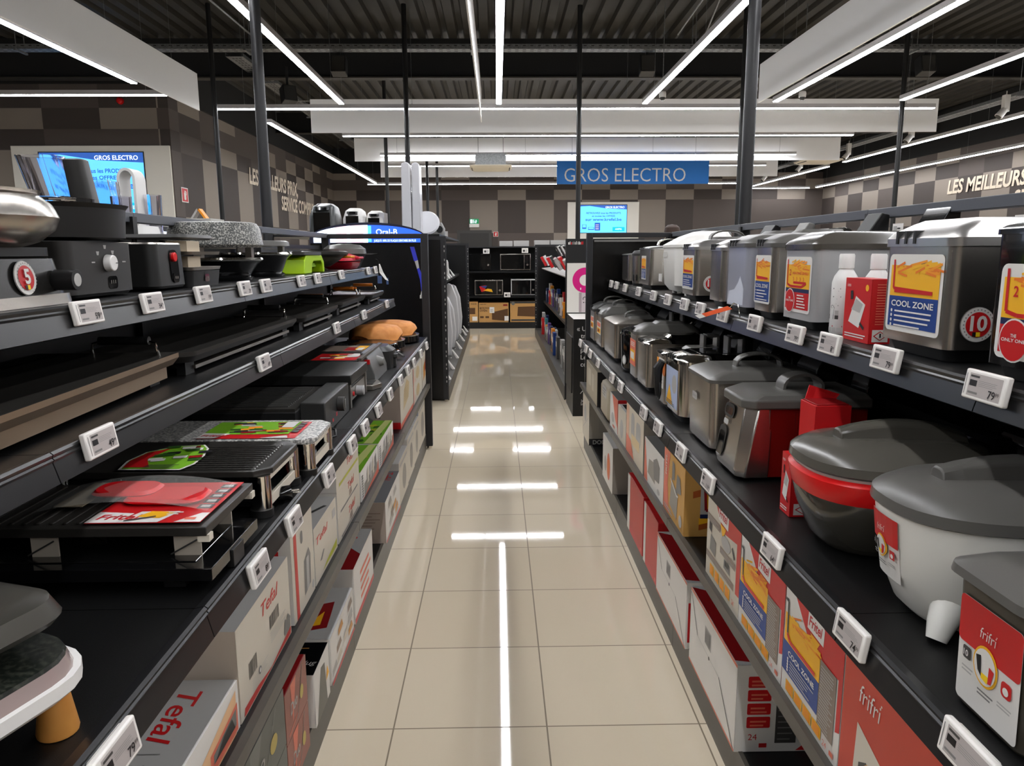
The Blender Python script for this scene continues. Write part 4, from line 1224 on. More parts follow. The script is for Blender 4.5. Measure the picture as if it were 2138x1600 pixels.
f.poly([(0.06, 0.0), (0.135, 0.0), (0.155, 0.06), (0.08, 0.06)], PAPER, 1); f.poly([(0.085, 0.03), (0.13, 0.02), (0.15, 0.055), (0.1, 0.06)], AMBER, 2); f.line([(0.07, 0.006), (0.12, 0.03)], 0.006, DGREY, 3)
f.poly([(0.165, 0), (0.215, 0), (0.215, 0.05), (0.2, 0.05)], PAPER, 1); f.rect(0.18, 0.2, 0.012, 0.024, SALMON, 2)
for k in range(5): f.rect(0.178, 0.208, 0.075 + 0.032 * k, 0.1 + 0.032 * k, DGREY, 1); f.rect(0.184, 0.202, 0.081 + 0.032 * k, 0.094 + 0.032 * k, LGREY, 2)
f.lines(0.135, 0.165, 0.04, 0.06, 2, PAPER, 2)
tag(a.build('leaflet', None, origin=(-0.67, 1.46, zz), smooth=False), 'red and white leaflet lying on the ribbed table grill', 'leaflet')
t = thing('oven_glove_pack', 'clear pack of two red silicone mitts lying on the red leaflet', 'mitts', (-0.74, 1.49, zz + 0.004))
for k, (x0, x1, y0, y1, dz) in enumerate(((-0.755, -0.595, 1.428, 1.523, 0.004), (-0.83, -0.7, 1.452, 1.54, 0.012))):
    a = MB(); a.rr([(zz + dz, (x0 + x1) / 2, (y0 + y1) / 2, (x1 - x0) / 2 - 0.006, (y1 - y0) / 2 - 0.006, 0.03), (zz + dz + 0.005, (x0 + x1) / 2, (y0 + y1) / 2, (x1 - x0) / 2, (y1 - y0) / 2, 0.03), (zz + dz + 0.011, (x0 + x1) / 2, (y0 + y1) / 2, (x1 - x0) / 2 - 0.006, (y1 - y0) / 2 - 0.006, 0.03)], mat('red silicone', (216, 24, 32), 0.35)); a.build('mitt', t)
a = MB(); a.box(-0.875, -0.82, 1.42, 1.575, zz + 0.006, zz + 0.0075, mat('grey card', (120, 110, 92), 0.6)); a.build('backing_card', t)
a = MB(); n_ = 10
for k in range(n_):
    xa, xb = -0.905 + 0.335 * k / n_, -0.905 + 0.335 * (k + 1) / n_
    za, zb_ = (zz + 0.027 - 0.02 * abs(2 * k / n_ - 1) ** 2, zz + 0.027 - 0.02 * abs(2 * (k + 1) / n_ - 1) ** 2)
    a.face([(xa, 1.405, za - 0.006), (xb, 1.405, zb_ - 0.006), (xb, 1.49, zb_), (xa, 1.49, za)], CLEARF)
    a.face([(xa, 1.49, za), (xb, 1.49, zb_), (xb, 1.575, zb_ - 0.004), (xa, 1.575, za - 0.004)], CLEARF)
a.build('clear_bag', t)

def leg_grill(label, y0, y1, x0, x1, zt, stone, leaf):
    t = thing('table_grill', label, 'table grill', ((x0 + x1) / 2, (y0 + y1) / 2, zm))
    cx, cy, hx, hy = (x0 + x1) / 2, (y0 + y1) / 2, (x1 - x0) / 2, (y1 - y0) / 2
    def octo(z, d=0.0, c=0.035):
        return [(x0 + d + c, y0 + d, z), (x1 - d - c, y0 + d, z), (x1 - d, y0 + d + c, z), (x1 - d, y1 - d - c, z), (x1 - d - c, y1 - d, z), (x0 + d + c, y1 - d, z), (x0 + d, y1 - d - c, z), (x0 + d, y0 + d + c, z)]
    a = MB()
    if stone:
        a.loft([octo(zt - 0.014), octo(zt)], GRANITEL); pl = a.build('stone_plate', t, bevel=0.003)
    else:
        a.loft([octo(zt - 0.014), octo(zt), octo(zt + 0.001, 0.006), octo(zt - 0.004, 0.014)], NONSTICK)
        for k in range(12):
            x = cx + 0.02 + 0.016 * k
            if x < x1 - 0.05: a.box(cx - 0.06, x1 - 0.05, y0 + 0.03 + (y1 - y0 - 0.06) * k / 12, y0 + 0.035 + (y1 - y0 - 0.06) * k / 12, zt - 0.004, zt - 0.001, NONSTICK)
        for k in range(14):
            y = y0 + 0.03 + (y1 - y0 - 0.06) * k / 13
            a.box(x1 - 0.042, x1 - 0.038, y - 0.002, y + 0.002, zt - 0.004, zt, LGREY)
        pl = a.build('grill_plate', t, bevel=0.002)
    for sx in (-1, 1):
        for sy in (-1, 1):
            a = MB(); lx, ly = cx + sx * (hx - 0.026), cy + sy * (hy - 0.02)
            a.lathe(lx, ly, [(0.024, zm + 0.018), (0.024, zt - 0.014)], CHROME, n=22, sx=1.0, sy=0.8); lg = a.build('leg', t)
            a = MB(); a.lathe(lx, ly, [(0.027, zm), (0.027, zm + 0.018)], BLACK, n=18); a.build('foot', lg)
    a = MB(); a.box(x1 - 0.018, x1 - 0.008, y0 + 0.04, y1 - 0.04, zt - 0.03, zt - 0.014, CREAM); a.box(x1 - 0.018, x1 - 0.008, y0 + 0.04, y1 - 0.04, zm + 0.02, zm + 0.042, CREAM); a.build('trim_bar', t)
    a = MB(); a.box(x0 + 0.04, x1 - 0.02, y0 + 0.03, y1 - 0.03, zm + 0.018, zm + 0.03, BLACKG); a.build('lower_tray', t)
    a = MB(); a.box(x0 + 0.03, x1 - 0.05, cy - 0.005, cy + 0.005, zt - 0.03, zt - 0.016, BLACK); a.build('heating_element', t)
    return t
t = leg_grill('black ribbed grill with chrome legs between ribbed grill and granite one', 1.665, 1.95, -1.05, -0.53, 0.955, False, None)
a = MB(); f = Fr(a, (-0.925, 1.665, 0.9575), XP, YP, 0.0008)
pts = [(0.04 + 0.03 * k / 8 - 0.0, 0.0) for k in range(2)]
outl = [(0.045, 0.015), (0.19, 0.01), (0.205, 0.06), (0.2, 0.13), (0.185, 0.2), (0.16, 0.24), (0.09, 0.225), (0.04, 0.17), (0.03, 0.09)]
f.poly(outl, PAPER, 1); f.poly([(p[0] * 0.93 + 0.009, p[1] * 0.95 + 0.006) for p in outl], GREEN, 2)
f.poly([(0.05, 0.03), (0.11, 0.03), (0.075, 0.1), (0.09, 0.2), (0.05, 0.16), (0.04, 0.09)], RED, 3)
for k in range(16):
    x, y = random.uniform(0.08, 0.18), random.uniform(0.05, 0.2)
    f.poly([(x, y), (x + 0.03, y + 0.008), (x + 0.025, y + 0.03), (x - 0.005, y + 0.02)], random.choice((DGREEN, DGREEN, INK, REDD, PAPER)), 4)
f.lines(0.1, 0.18, 0.02, 0.05, 3, DGREY, 5)
tag(a.build('leaflet', None, origin=(-0.82, 1.77, 0.9575), smooth=False), 'rounded green and red leaflet lying on the black legged grill', 'leaflet')
t = leg_grill('granite topped grill with chrome legs and green leaflet', 1.99, 2.24, -1.1, -0.505, 0.947, True, None)
a = MB(); f = Fr(a, (-0.83, 2.005, 0.948), XP, YP, 0.0008)
f.rect(0.0, 0.27, 0.0, 0.2, RED, 1); f.rect(0.0, 0.24, 0.045, 0.2, GREEN, 2)
for k in range(26):
    x, y = random.uniform(0.03, 0.2), random.uniform(0.05, 0.17)
    f.poly([(x, y), (x + 0.04, y + 0.006), (x + 0.03, y + 0.026), (x - 0.005, y + 0.018)], random.choice((DGREEN, INK, REDD, ORANGE, LGREY, DGREEN)), 3)
f.poly([(0.0, 0.0), (0.05, 0.0), (0.08, 0.05), (0.0, 0.06)], PAPER, 3); f.text('Fritel', 0.006, 0.016, 0.02, RED, 4, bold=0.02, shear=0.2)
f.rect(0.2, 0.235, 0.12, 0.19, PAPER, 4); f.poly([(0.17, 0), (0.25, 0), (0.24, 0.03)], PAPER, 2)
for k in range(4): f.rect(0.243, 0.262, 0.06 + 0.032 * k, 0.085 + 0.032 * k, DGREY, 4)
tag(a.build('leaflet', None, origin=(-0.7, 2.1, 0.948), smooth=False), 'rectangular green and red leaflet lying on the granite grill', 'leaflet')
# power plug lying on the rail
t = thing('power_plug', 'black two pin mains plug and cable lying at the shelf edge', 'plug', (-0.53, 1.78, zm))
a = MB(); a.tube([(-0.62, 1.75, zm + 0.014), (-0.58, 1.76, zm + 0.016), (-0.555, 1.775, zm + 0.018)], [0.01, 0.014, 0.009], BLACK, n=10)
a.tube([(-0.555, 1.775, zm + 0.018), (-0.535, 1.783, zm + 0.02), (-0.515, 1.79, zm + 0.022)], [0.013, 0.019, 0.018], BLACKG, n=14); b = a.build('body', t)
a = MB(); a.tube([(-0.515, 1.783, zm + 0.028), (-0.496, 1.789, zm + 0.028)], 0.0024, STEEL, n=8); a.tube([(-0.515, 1.798, zm + 0.018), (-0.496, 1.804, zm + 0.018)], 0.0024, STEEL, n=8); a.build('pins', b)
a = MB(); a.tube([(-0.62, 1.75, zm + 0.014), (-0.66, 1.78, zm + 0.01), (-0.7, 1.82, zm + 0.01), (-0.75, 1.8, zm + 0.01)], 0.005, BLACK, n=8); a.build('cable', t)

# black contact grill with round knob
t = thing('contact_grill', 'matt black contact grill with ribbed lid and round knob', 'contact grill', (-0.75, 2.62, zm))
a = MB(); a.box(-1.0, -0.665, 2.4, 2.86, zm + 0.05, zm + 0.09, BLACK); a.box(-0.99, -0.67, 2.42, 2.84, zm + 0.09, zm + 0.1, NONSTICK)
for k in range(18):
    y = 2.45 + 0.0205 * k
    a.box(-0.96, -0.70, y, y + 0.01, zm + 0.1, zm + 0.104, DARK)
a.build('ribbed_plate', t)
a = MB(); a.box(-0.665, -0.58, 2.46, 2.86, zm, zm + 0.112, mat('anthracite plastic', (48, 48, 47), 0.4))
f = face_xp(a, -0.58, 2.46, zm); f.rect(0.16, 0.185, 0.03, 0.045, RED, 1); f.rect(0.1, 0.12, 0.022, 0.034, RED, 1); b = a.build('control_block', t, bevel=0.004)
a = MB(); a.cylx(-0.58, -0.555, 2.66, zm + 0.068, 0.026, DARK, n=24); a.box(-0.555, -0.552, 2.655, 2.665, zm + 0.05, zm + 0.086, GREY); a.build('knob', b, bevel=0.002)
a = MB()
for x in (-0.98, -0.7):
    for y in (2.42, 2.82): a.box(x - 0.015, x + 0.015, y - 0.015, y + 0.015, zm, zm + 0.05, BLACK)
a.build('feet', t)
a = MB(); a.tube([(-0.58, 2.47, zm + 0.03), (-0.55, 2.46, zm + 0.02), (-0.54, 2.42, zm + 0.008), (-0.57, 2.38, zm + 0.006)], 0.004, BLACK, n=8); a.build('cord', t)
# steel fronted grill
t = thing('contact_grill', 'steel fronted contact grill with silver knob and red lamp', 'contact grill', (-0.78, 3.05, zm))
a = MB(); a.box(-1.02, -0.575, 2.89, 3.26, zm + 0.095, zm + 0.135, mat('black satin lid', (30, 30, 29), 0.35)); a.build('lid', t, bevel=0.003)
a = MB(); a.box(-1.02, -0.592, 2.89, 3.26, zm + 0.03, zm + 0.08, BLACK); a.build('lower_plate', t)
for y in (2.895, 3.235):
    a = MB(); a.box(-0.605, -0.58, y, y + 0.025, zm, zm + 0.095, STEELD); a.build('side_column', t)
a = MB(); a.box(-0.6, -0.584, 2.92, 3.235, zm + 0.025, zm + 0.075, STEELD); b = a.build('front_panel', t)
a = MB(); a.cylx(-0.584, -0.55, 3.03, zm + 0.05, 0.02, SILVERP, n=24); a.build('knob', b, bevel=0.003)
a = MB(); a.cylx(-0.584, -0.58, 2.97, zm + 0.046, 0.009, RED, n=14); a.build('lamp', b)
# steel drip tray grill behind
t = thing('drip_tray', 'small steel drip tray with dark centre on the left main shelf', 'drip tray', (-0.6, 3.4, zm))
a = MB(); a.loft([[(-0.68, 3.29, zm), (-0.56, 3.29, zm), (-0.53, 3.36, zm), (-0.56, 3.45, zm), (-0.68, 3.45, zm)], [(-0.68, 3.29, zm + 0.022), (-0.56, 3.29, zm + 0.022), (-0.53, 3.36, zm + 0.022), (-0.56, 3.45, zm + 0.022), (-0.68, 3.45, zm + 0.022)]], STEELD); a.build('body', t, bevel=0.002)
a = MB(); a.box(-0.65, -0.565, 3.32, 3.42, zm + 0.022, zm + 0.024, BLACK); a.build('insert', t)
# big grill with curved grey side and leaflet
t = thing('contact_grill', 'black grill with curved grey side panel, red switch and leaflets', 'contact grill', (-0.8, 3.6, zm))
a = MB(); a.box(-1.05, -0.625, 3.33, 3.9, zm + 0.1, zm + 0.13, NONSTICK); a.box(-1.0, -0.64, 3.36, 3.87, zm + 0.02, zm + 0.09, BLACK); a.build('plates', t, bevel=0.003)
a = MB(); a.prism([(-0.64, zm), (-0.578, zm), (-0.58, zm + 0.04), (-0.6, zm + 0.1), (-0.625, zm + 0.14), (-0.645, zm + 0.145)], 'y', 3.48, 3.86, mat('grey moulded side', (92, 92, 90), 0.35)); b = a.build('side_panel', t, bevel=0.004)
a = MB(); a.box(-0.64, -0.6, 3.474, 3.479, zm + 0.09, zm + 0.112, RED); a.build('switch', b)
a = MB(); a.cylx(-0.6, -0.565, 3.68, zm + 0.075, 0.03, GREY, n=22, r1=0.018); a.build('knob', b)
a = MB(); a.box(-0.63, -0.61, 3.32, 3.92, zm + 0.13, zm + 0.14, STEELD); a.build('edge_bar', t)
a = MB(); f = Fr(a, (-0.84, 3.33, zm + 0.1305), XP, YP, 0.001)
f.rect(0.0, 0.2, 0.0, 0.22, RED, 1)
for k in range(14):
    x, y = random.uniform(0.02, 0.14), random.uniform(0.03, 0.17); f.poly([(x, y), (x + 0.05, y + 0.01), (x + 0.04, y + 0.035), (x, y + 0.03)], random.choice((DGREY, AMBER, PAPER, REDD, DGREY)), 2)
f.rect(0.155, 0.195, 0.1, 0.21, PAPER, 3)
tag(a.build('leaflet', None, origin=(-0.74, 3.44, zm + 0.1305), smooth=False), 'red leaflet with food photo on the grill with grey side', 'leaflet')
a = MB(); f = Fr(a, (-0.86, 3.64, zm + 0.1305), XP, YP, 0.001)
f.rect(0.0, 0.2, 0.0, 0.22, TAUPE, 1); f.rect(0.1, 0.16, 0.02, 0.15, REDD, 2); f.rect(0.15, 0.2, 0.05, 0.2, AMBER, 3); f.rect(0.16, 0.19, 0.02, 0.12, PAPER, 4)
tag(a.build('leaflet', None, origin=(-0.76, 3.75, zm + 0.1305), smooth=False), 'grey and amber leaflet behind the red one on the same grill', 'leaflet')
# black faceted appliance
t = thing('waffle_maker', 'black faceted appliance with clasp beside the round raclettes', 'waffle maker', (-0.66, 4.02, zm))
a = MB(); a.loft([rrect(zm, -0.66, 4.02, 0.1, 0.1, 0.03, n=2), rrect(zm + 0.09, -0.66, 4.02, 0.1, 0.1, 0.05, n=2), rrect(zm + 0.115, -0.68, 4.02, 0.085, 0.08, 0.04, n=2)], mat('black faceted plastic', (34, 34, 34), 0.32)); a.build('body', t)
a = MB(); a.box(-0.562, -0.54, 3.98, 4.04, zm + 0.05, zm + 0.07, DARK); a.box(-0.562, -0.548, 3.99, 4.02, zm, zm + 0.05, DARK); a.build('clasp', t, bevel=0.003)
# round raclettes with terracotta domes
def pizza_raclette(label, cx, cy, R, z0, dome):
    t = thing('pizza_raclette', label, 'pizza oven', (cx, cy, z0))
    a = MB(); a.lathe(cx, cy, [(R * 0.95, z0), (R, z0 + 0.006), (R * 0.98, z0 + 0.045)], BLACKG, n=40); a.build('base', t)
    a = MB(); a.lathe(cx, cy, [(R * 0.99, z0 + 0.045), (R, z0 + 0.05), (R * 0.92, z0 + 0.052)], STEEL, n=40); a.build('ring', t)
    if dome:
        Rd = R * 0.93
        a = MB()
        n = 36
        secs = []
        for r_, dz in ((1.0, 0.0), (0.99, 0.03), (0.93, 0.06), (0.8, 0.078), (0.5, 0.088)):
            ring = []
            for k in range(n):
                th = 2 * PI * k / n
                lift = 0.0
                if dz < 0.035:
                    lift = max(0.0, math.cos(3 * th)) ** 0.7 * 0.034
                ring.append((cx + Rd * r_ * math.cos(th), cy + Rd * r_ * math.sin(th), z0 + 0.054 + max(dz, lift if dz == 0.0 else min(dz + lift * 0.3, 0.058))))
            secs.append(ring)
        a.loft(secs, TERRA); d_ = a.build('terracotta_dome', t)
    return t
pizza_raclette('round pizza oven with the taller terracotta dome, farthest left main shelf', -0.74, 5.13, 0.2, zm + 0.004, True)
pizza_raclette('round pizza oven with lower terracotta dome, in front of the taller one', -0.76, 4.66, 0.18, zm + 0.022, True)
a = MB(); a.lathe(-0.76, 4.66, [(0.15, zm), (0.15, zm + 0.022)], BLACK, n=30)
tag(a.build('serving_tray', None, origin=(-0.76, 4.66, zm)), 'low black round stand under the nearer terracotta domed oven', 'stand')
t = thing('round_raclette', 'flat black round raclette with reflective plate before terracotta domes', 'raclette grill', (-0.76, 4.3, zm))
a = MB(); a.lathe(-0.76, 4.3, [(0.14, zm), (0.15, zm + 0.02), (0.13, zm + 0.025)], BLACKG, n=36); a.build('base', t)
a = MB(); a.lathe(-0.76, 4.3, [(0.17, zm + 0.075), (0.18, zm + 0.08), (0.18, zm + 0.09), (0.17, zm + 0.094), (0.16, zm + 0.09)], BLACKG, n=40); a.build('grill_plate', t)
a = MB()
for k in range(4):
    th = 0.6 + PI / 2 * k
    a.tube([(-0.76 + 0.14 * math.cos(th), 4.3 + 0.14 * math.sin(th), zm + 0.02), (-0.76 + 0.14 * math.cos(th), 4.3 + 0.14 * math.sin(th), zm + 0.078)], 0.004, CHROME, n=6)
a.build('support', t)
a = MB(); a.tube([(-0.63 + 0.05 * math.cos(q), 4.36 + 0.05 * math.sin(q), zm + 0.035) for q in [2 * PI * k / 20 for k in range(21)]], 0.008, BLACKG, n=8); a.tube([(-0.585, 4.34, zm + 0.03), (-0.545, 4.3, zm + 0.012)], 0.007, GREY, n=8)
tag(a.build('raclette_pan', None, origin=(-0.63, 4.36, zm + 0.02)), 'small round raclette pan lying beside the flat black raclette', 'pan')

# ---------------- cartons
def carton(label, x0, x1, y0, y1, z0, z1, base, front=None, near=None, top=None, side='L', bevel=0.003, cat='box', name='carton', group=None, topm=None):
    a = MB(); a.box(x0, x1, y0, y1, z0, z1, base, top=topm)
    if front:
        f = face_xp(a, x1, y0, z0) if side == 'L' else face_xm(a, x0, y1, z0)
        front(f, y1 - y0, z1 - z0)
    if near:
        near(face_ym(a, x0, y0, z0), x1 - x0, z1 - z0)
    if top:
        top(face_top(a, x0, y0, z1), x1 - x0, y1 - y0)
    return tag(a.build(name, None, origin=((x0 + x1) / 2, (y0 + y1) / 2, z0), bevel=bevel), label, cat, group)
zl = 0.501; zb = 0.1165
def c1_top(f, w, h):
    f.rect(0, w - 0.004, 0, h, PALEG, 1)
    f.text('Tefal', w * 0.5, h - 0.04, 0.045, RED, 2, bold=0.008, shear=0.22, width=0.16, rot=-PI / 2)
    f.rect(w * 0.42, w * 0.72, h * 0.5, h * 0.505, MGREY, 2)
    f.text('Steam', w * 0.5, h * 0.44, 0.036, INK, 2, rot=-PI / 2)
def c1_front(f, w, h):
    f.poly([(w * 0.12, 0), (w * 0.95, 0), (w * 0.97, h * 0.86), (w * 0.55, h * 0.5)], mat('peach print', (230, 186, 140), 0.45), 1)
    f.poly([(w * 0.66, 0.005), (w * 0.97, 0.005), (w * 0.975, h * 0.6), (w * 0.66, h * 0.42)], SALMON, 2)
    f.poly([(w * 0.69, 0.02), (w * 0.95, 0.02), (w * 0.955, h * 0.52), (w * 0.69, h * 0.36)], GREY, 3)
    f.poly([(w * 0.7, h * 0.2), (w * 0.8, h * 0.4), (w * 0.9, h * 0.45), (w * 0.93, h * 0.2)], DARK, 4)
carton('white carton with red lettering on top, nearest on left lower shelf', -0.72, -0.53, 0.93, 1.385, zl, 0.605, PAPER, c1_front, None, c1_top, bevel=0.01)
def c2_front(f, w, h):
    f.rect(0, w, 0, h, CREAM, 1)
    art_tefal(f, w * 0.42, h * 0.74, h * 0.15, mat('red print with glare', (196, 66, 58), 0.45), 2, width=w * 0.34)  # this red has the glare on glossy card mixed into its colour
    f.barcode(w * 0.56, w * 0.76, h * 0.46, h * 0.62); f.barcode(w * 0.16, w * 0.3, h * 0.3, h * 0.48)
    f.lines(w * 0.56, w * 0.9, h * 0.3, h * 0.44, 5, LGREY, 2, th=0.25); f.lines(w * 0.2, w * 0.5, h * 0.1, h * 0.26, 6, LGREY, 2, th=0.2)
    f.poly([(w * 0.05, 0.004), (w * 0.97, 0.004), (w * 0.99, h * 0.1), (w * 0.8, h * 0.075), (w * 0.55, h * 0.03), (w * 0.3, h * 0.09), (w * 0.06, h * 0.1)], mat('red print with glare', (196, 66, 58), 0.45), 2)
    f.poly([(w * 0.86, h * 0.1), (w * 0.97, h * 0.12), (w * 0.98, h * 0.24), (w * 0.93, h * 0.32), (w * 0.9, h * 0.26), (w * 0.86, h * 0.3), (w * 0.83, h * 0.14)], GREY, 3)
    f.circ(w * 0.34, h * 0.22, w * 0.025, MGREY, 2, ry=h * 0.045); f.circ(w * 0.34, h * 0.22, w * 0.013, PAPER, 3, ry=h * 0.025)
carton('large white carton with red lettering and barcodes, left lower shelf', -0.78, -0.53, 1.392, 1.768, zl, 0.705, CREAM, c2_front, lambda f, w, h: f.rect(0, w, 0, h, mat('plain pale card', (206, 192, 176), 0.5), 1), None, topm=PALEG, bevel=0.004)
def c3_front(f, w, h):
    f.rect(0, w, 0, h, CREAM, 1); f.rect(w * 0.12, w * 0.24, 0, h, mat('red print with glare', (196, 66, 58), 0.45), 2)
    f.rrect(w * 0.42, w * 0.52, h * 0.72, h * 0.86, 0.01, MGREY, 2)
    f.poly([(w * 0.5, h * 0.12), (w * 0.8, h * 0.16), (w * 0.84, h * 0.48), (w * 0.76, h * 0.58), (w * 0.52, h * 0.5)], GREY, 2)
    f.poly([(w * 0.6, h * 0.14), (w * 0.72, h * 0.15), (w * 0.74, h * 0.5), (w * 0.62, h * 0.5)], LGREY, 3)
    f.circ(w * 0.9, h * 0.1, 0.012, LGREY, 2)
def c3_near(f, w, h):
    f.text('Tefal', w * 0.86, h * 0.2, 0.085, RED, 2, bold=0.012, rot=PI / 2)
carton('tall white carton with vertical red stripe and grey kettle picture', -0.76, -0.53, 1.80, 2.02, zl, 0.755, PAPER, c3_front, c3_near)
def c4_front(f, w, h):
    f.rect(0, w, 0, h, CREAM, 1); art_tefal(f, w * 0.08, h * 0.66, h * 0.13, mat('red print with glare', (196, 66, 58), 0.45), 2, width=w * 0.5)
    f.poly([(w * 0.3, 0.01), (w * 0.95, 0.01), (w * 0.97, h * 0.2), (w * 0.5, h * 0.12)], OLIVE, 2)
    f.poly([(w * 0.2, h * 0.3), (w * 0.35, h * 0.42), (w * 0.4, h * 0.4), (w * 0.28, h * 0.28)], GREY, 2)
    f.rect(w * 0.8, w * 0.95, h * 0.68, h * 0.84, LGREY, 2)
def c4_top(f, w, h):
    f.rect(0, w, 0, h, PALEG, 1); f.rect(0, w * 0.45, h * 0.1, h * 0.9, OLIVE, 2); f.rect(0, w * 0.3, h * 0.5, h * 0.88, PAPER, 3); f.line([(w * 0.62, h * 0.1), (w * 0.8, h * 0.45), (w * 0.95, h * 0.7)], 0.012, DARK, 3)
carton('white carton with green accents and open grey top flap', -0.76, -0.53, 2.03, 2.325, zl, 0.672, PAPER, c4_front, None, c4_top)
def c5(strip):
    def fn(f, w, h):
        f.rect(0, w, 0, h, CREAM, 1); art_tefal(f, w * 0.45, h * 0.5, h * 0.28, mat('red print with glare', (196, 66, 58), 0.45), 2, width=w * 0.3)
        if strip: f.poly([(w * 0.1, h * 0.1), (w * 0.96, h * 0.1), (w * 0.96, h * 0.22), (w * 0.1, h * 0.22)], OLIVE, 2)
        else: f.poly([(w * 0.12, h * 0.05), (w * 0.9, h * 0.05), (w * 0.9, h * 0.13), (w * 0.12, h * 0.13)], MGREY, 2); f.poly([(w * 0.5, h * 0.16), (w * 0.62, h * 0.2), (w * 0.6, h * 0.48), (w * 0.5, h * 0.4)], TAUPE, 3)
    return fn
for k, lb in enumerate(('bottom', 'middle', 'top')):
    carton('white carton with red lettering, %s of the stack of three on left lower shelf' % lb, -0.76, -0.53, 2.345, 2.735, zl + 0.088 * k, zl + 0.087 * (k + 1) + 0.001 * k, PAPER, c5(k == 2), group='stacked white cartons')
def c6_front(f, w, h):
    f.rect(0, w, 0, h, PAPER, 1); f.rect(w * 0.18, w * 0.95, 0, h * 0.45, BGREY, 2)
    f.poly([(w * 0.05, 0), (w, 0), (w, h * 0.5), (w * 0.9, h * 0.2), (w * 0.3, h * 0.06)], SALMON, 3)
    for k in range(4): f.poly([(w * (0.32 + 0.15 * k), h * 0.3), (w * (0.42 + 0.15 * k), h * 0.3), (w * (0.4 + 0.15 * k), h * 0.85), (w * (0.33 + 0.15 * k), h * 0.75)], random.choice((LGREY, GREY, CREAM)), 4)
    for k in range(9): f.rect(w * 0.05, w * 0.12, h * (0.1 + 0.085 * k), h * (0.14 + 0.085 * k), DGREY, 3)
def c6_top(f, w, h):
    f.rect(0, w, 0, h, GREEN, 1)
    for k in range(12):
        x, y = random.uniform(0, w * 0.8), random.uniform(0, h * 0.85); f.poly([(x, y), (x + w * 0.2, y + h * 0.05), (x + w * 0.16, y + h * 0.12), (x, y + h * 0.08)], random.choice((DGREEN, OLIVE, OLIVE, DGREEN)), 2)
    f.poly([(w * 0.1, h * 0.3), (w * 0.55, h * 0.25), (w * 0.72, h * 0.6), (w * 0.3, h * 0.7)], DGREY, 3); f.poly([(w * 0.25, h * 0.55), (w * 0.6, h * 0.5), (w * 0.66, h * 0.6), (w * 0.3, h * 0.66)], FRY, 4); f.rect(w * 0.2, w * 0.42, h * 0.33, h * 0.46, GREY, 4)
    f.poly([(w * 0.75, 0), (w * 0.9, 0), (w * 0.98, h), (w * 0.86, h)], mat('pale green print', (206, 214, 130), 0.45), 3)
carton('carton with green salad picture on top, nearer of two', -0.79, -0.53, 2.76, 3.18, zl, 0.62, PAPER, c6_front, None, c6_top)
carton('carton with green salad picture on top, farther of two', -0.79, -0.53, 3.2, 3.66, zl, 0.62, PAPER, c6_front, None, c6_top)
def c7_front(f, w, h):
    f.rect(0, w, 0, h, CREAM, 1); f.poly([(w * 0.2, h * 0.3), (w * 0.62, h * 0.42), (w * 0.7, h * 0.72), (w * 0.5, h * 0.86), (w * 0.28, h * 0.7)], mat('pale brown print', (196, 174, 130), 0.45), 2); f.lines(w * 0.3, w * 0.6, h * 0.45, h * 0.75, 6, TAUPE, 3, th=0.15)
    f.rect(0, w, 0, h * 0.1, SALMON, 2)
def c7_near(f, w, h):
    f.rect(0, w, 0, h, mat('grey taupe card', (178, 164, 152), 0.5), 1); f.rect(w * 0.72, w, 0, h * 0.14, RED, 2); f.poly([(w * 0.5, h * 0.26), (w * 0.66, h * 0.22), (w * 0.68, h * 0.34), (w * 0.52, h * 0.38)], INK, 2); f.rect(w * 0.5, w * 0.72, h * 0.72, h * 0.84, DGREY, 2); f.lines(w * 0.1, w * 0.45, h * 0.3, h * 0.5, 3, TAUPE, 2)
carton('tall pale carton with red base and grill picture, left lower shelf', -0.86, -0.53, 3.97, 4.57, zl, 0.765, PAPER, c7_front, c7_near)
def c8_front(f, w, h):
    f.rect(0, w, 0, h, CREAM, 1); f.rect(0, w * 0.05, 0, h, SALMON, 2); f.circ(w * 0.5, h * 0.5, w * 0.2, mat('pale brown print', (196, 174, 130), 0.45), 2, ry=h * 0.34); f.lines(w * 0.1, w * 0.3, h * 0.2, h * 0.5, 3, SALMON, 2, th=0.2)
for k, lb in enumerate(('lower', 'upper')):
    carton('cream carton with round grill picture, %s of two stacked at far left' % lb, -0.82, -0.53, 4.6, 5.13, zl + 0.116 * k, zl + 0.115 * (k + 1), PAPER, c8_front)
carton('beige carton at the far end of the left lower shelf', -0.8, -0.53, 5.16, 5.41, zl, 0.75, CREAM, lambda f, w, h: (f.rect(0, w, 0, h, CREAM, 1), f.poly([(w * 0.3, h * 0.2), (w * 0.9, h * 0.3), (w * 0.8, h * 0.7), (w * 0.3, h * 0.6)], GOLDB, 2), f.poly([(w * 0.6, h * 0.4), (w * 0.95, h * 0.45), (w * 0.9, h * 0.85)], REDD, 3)))
# base deck, left
def duo(red):
    def fn(f, w, h):
        b_ = mat('dusty red carton', (158, 104, 92), 0.5) if red else mat('grey green carton', (104, 106, 100), 0.5)
        f.rect(0, w, 0, h, b_, 1); f.poly([(w * 0.25, h), (w * 0.5, h), (w * 0.3, h * 0.2)], SALMON if red else mat('mid grey green', (120, 122, 116), 0.5), 2)
        f.text('Duo', w * 0.2, h * 0.42, h * 0.22, LGREY, 3, bold=0.02, shear=0.2, width=w * 0.32)
        f.circ(w * 0.72, h * 0.45, w * 0.08, mat('straw print', (196, 176, 96), 0.5), 3, ry=h * 0.14)
        f.line([(w * 0.1, h * 0.1), (w * 0.5, h * 0.2)], h * 0.03, LGREY if not red else SALMON, 3); f.line([(w * 0.5, 0.01), (w * 0.8, h * 0.95)], w * 0.02, mat('mid grey green', (120, 122, 116), 0.5), 2)
    return fn
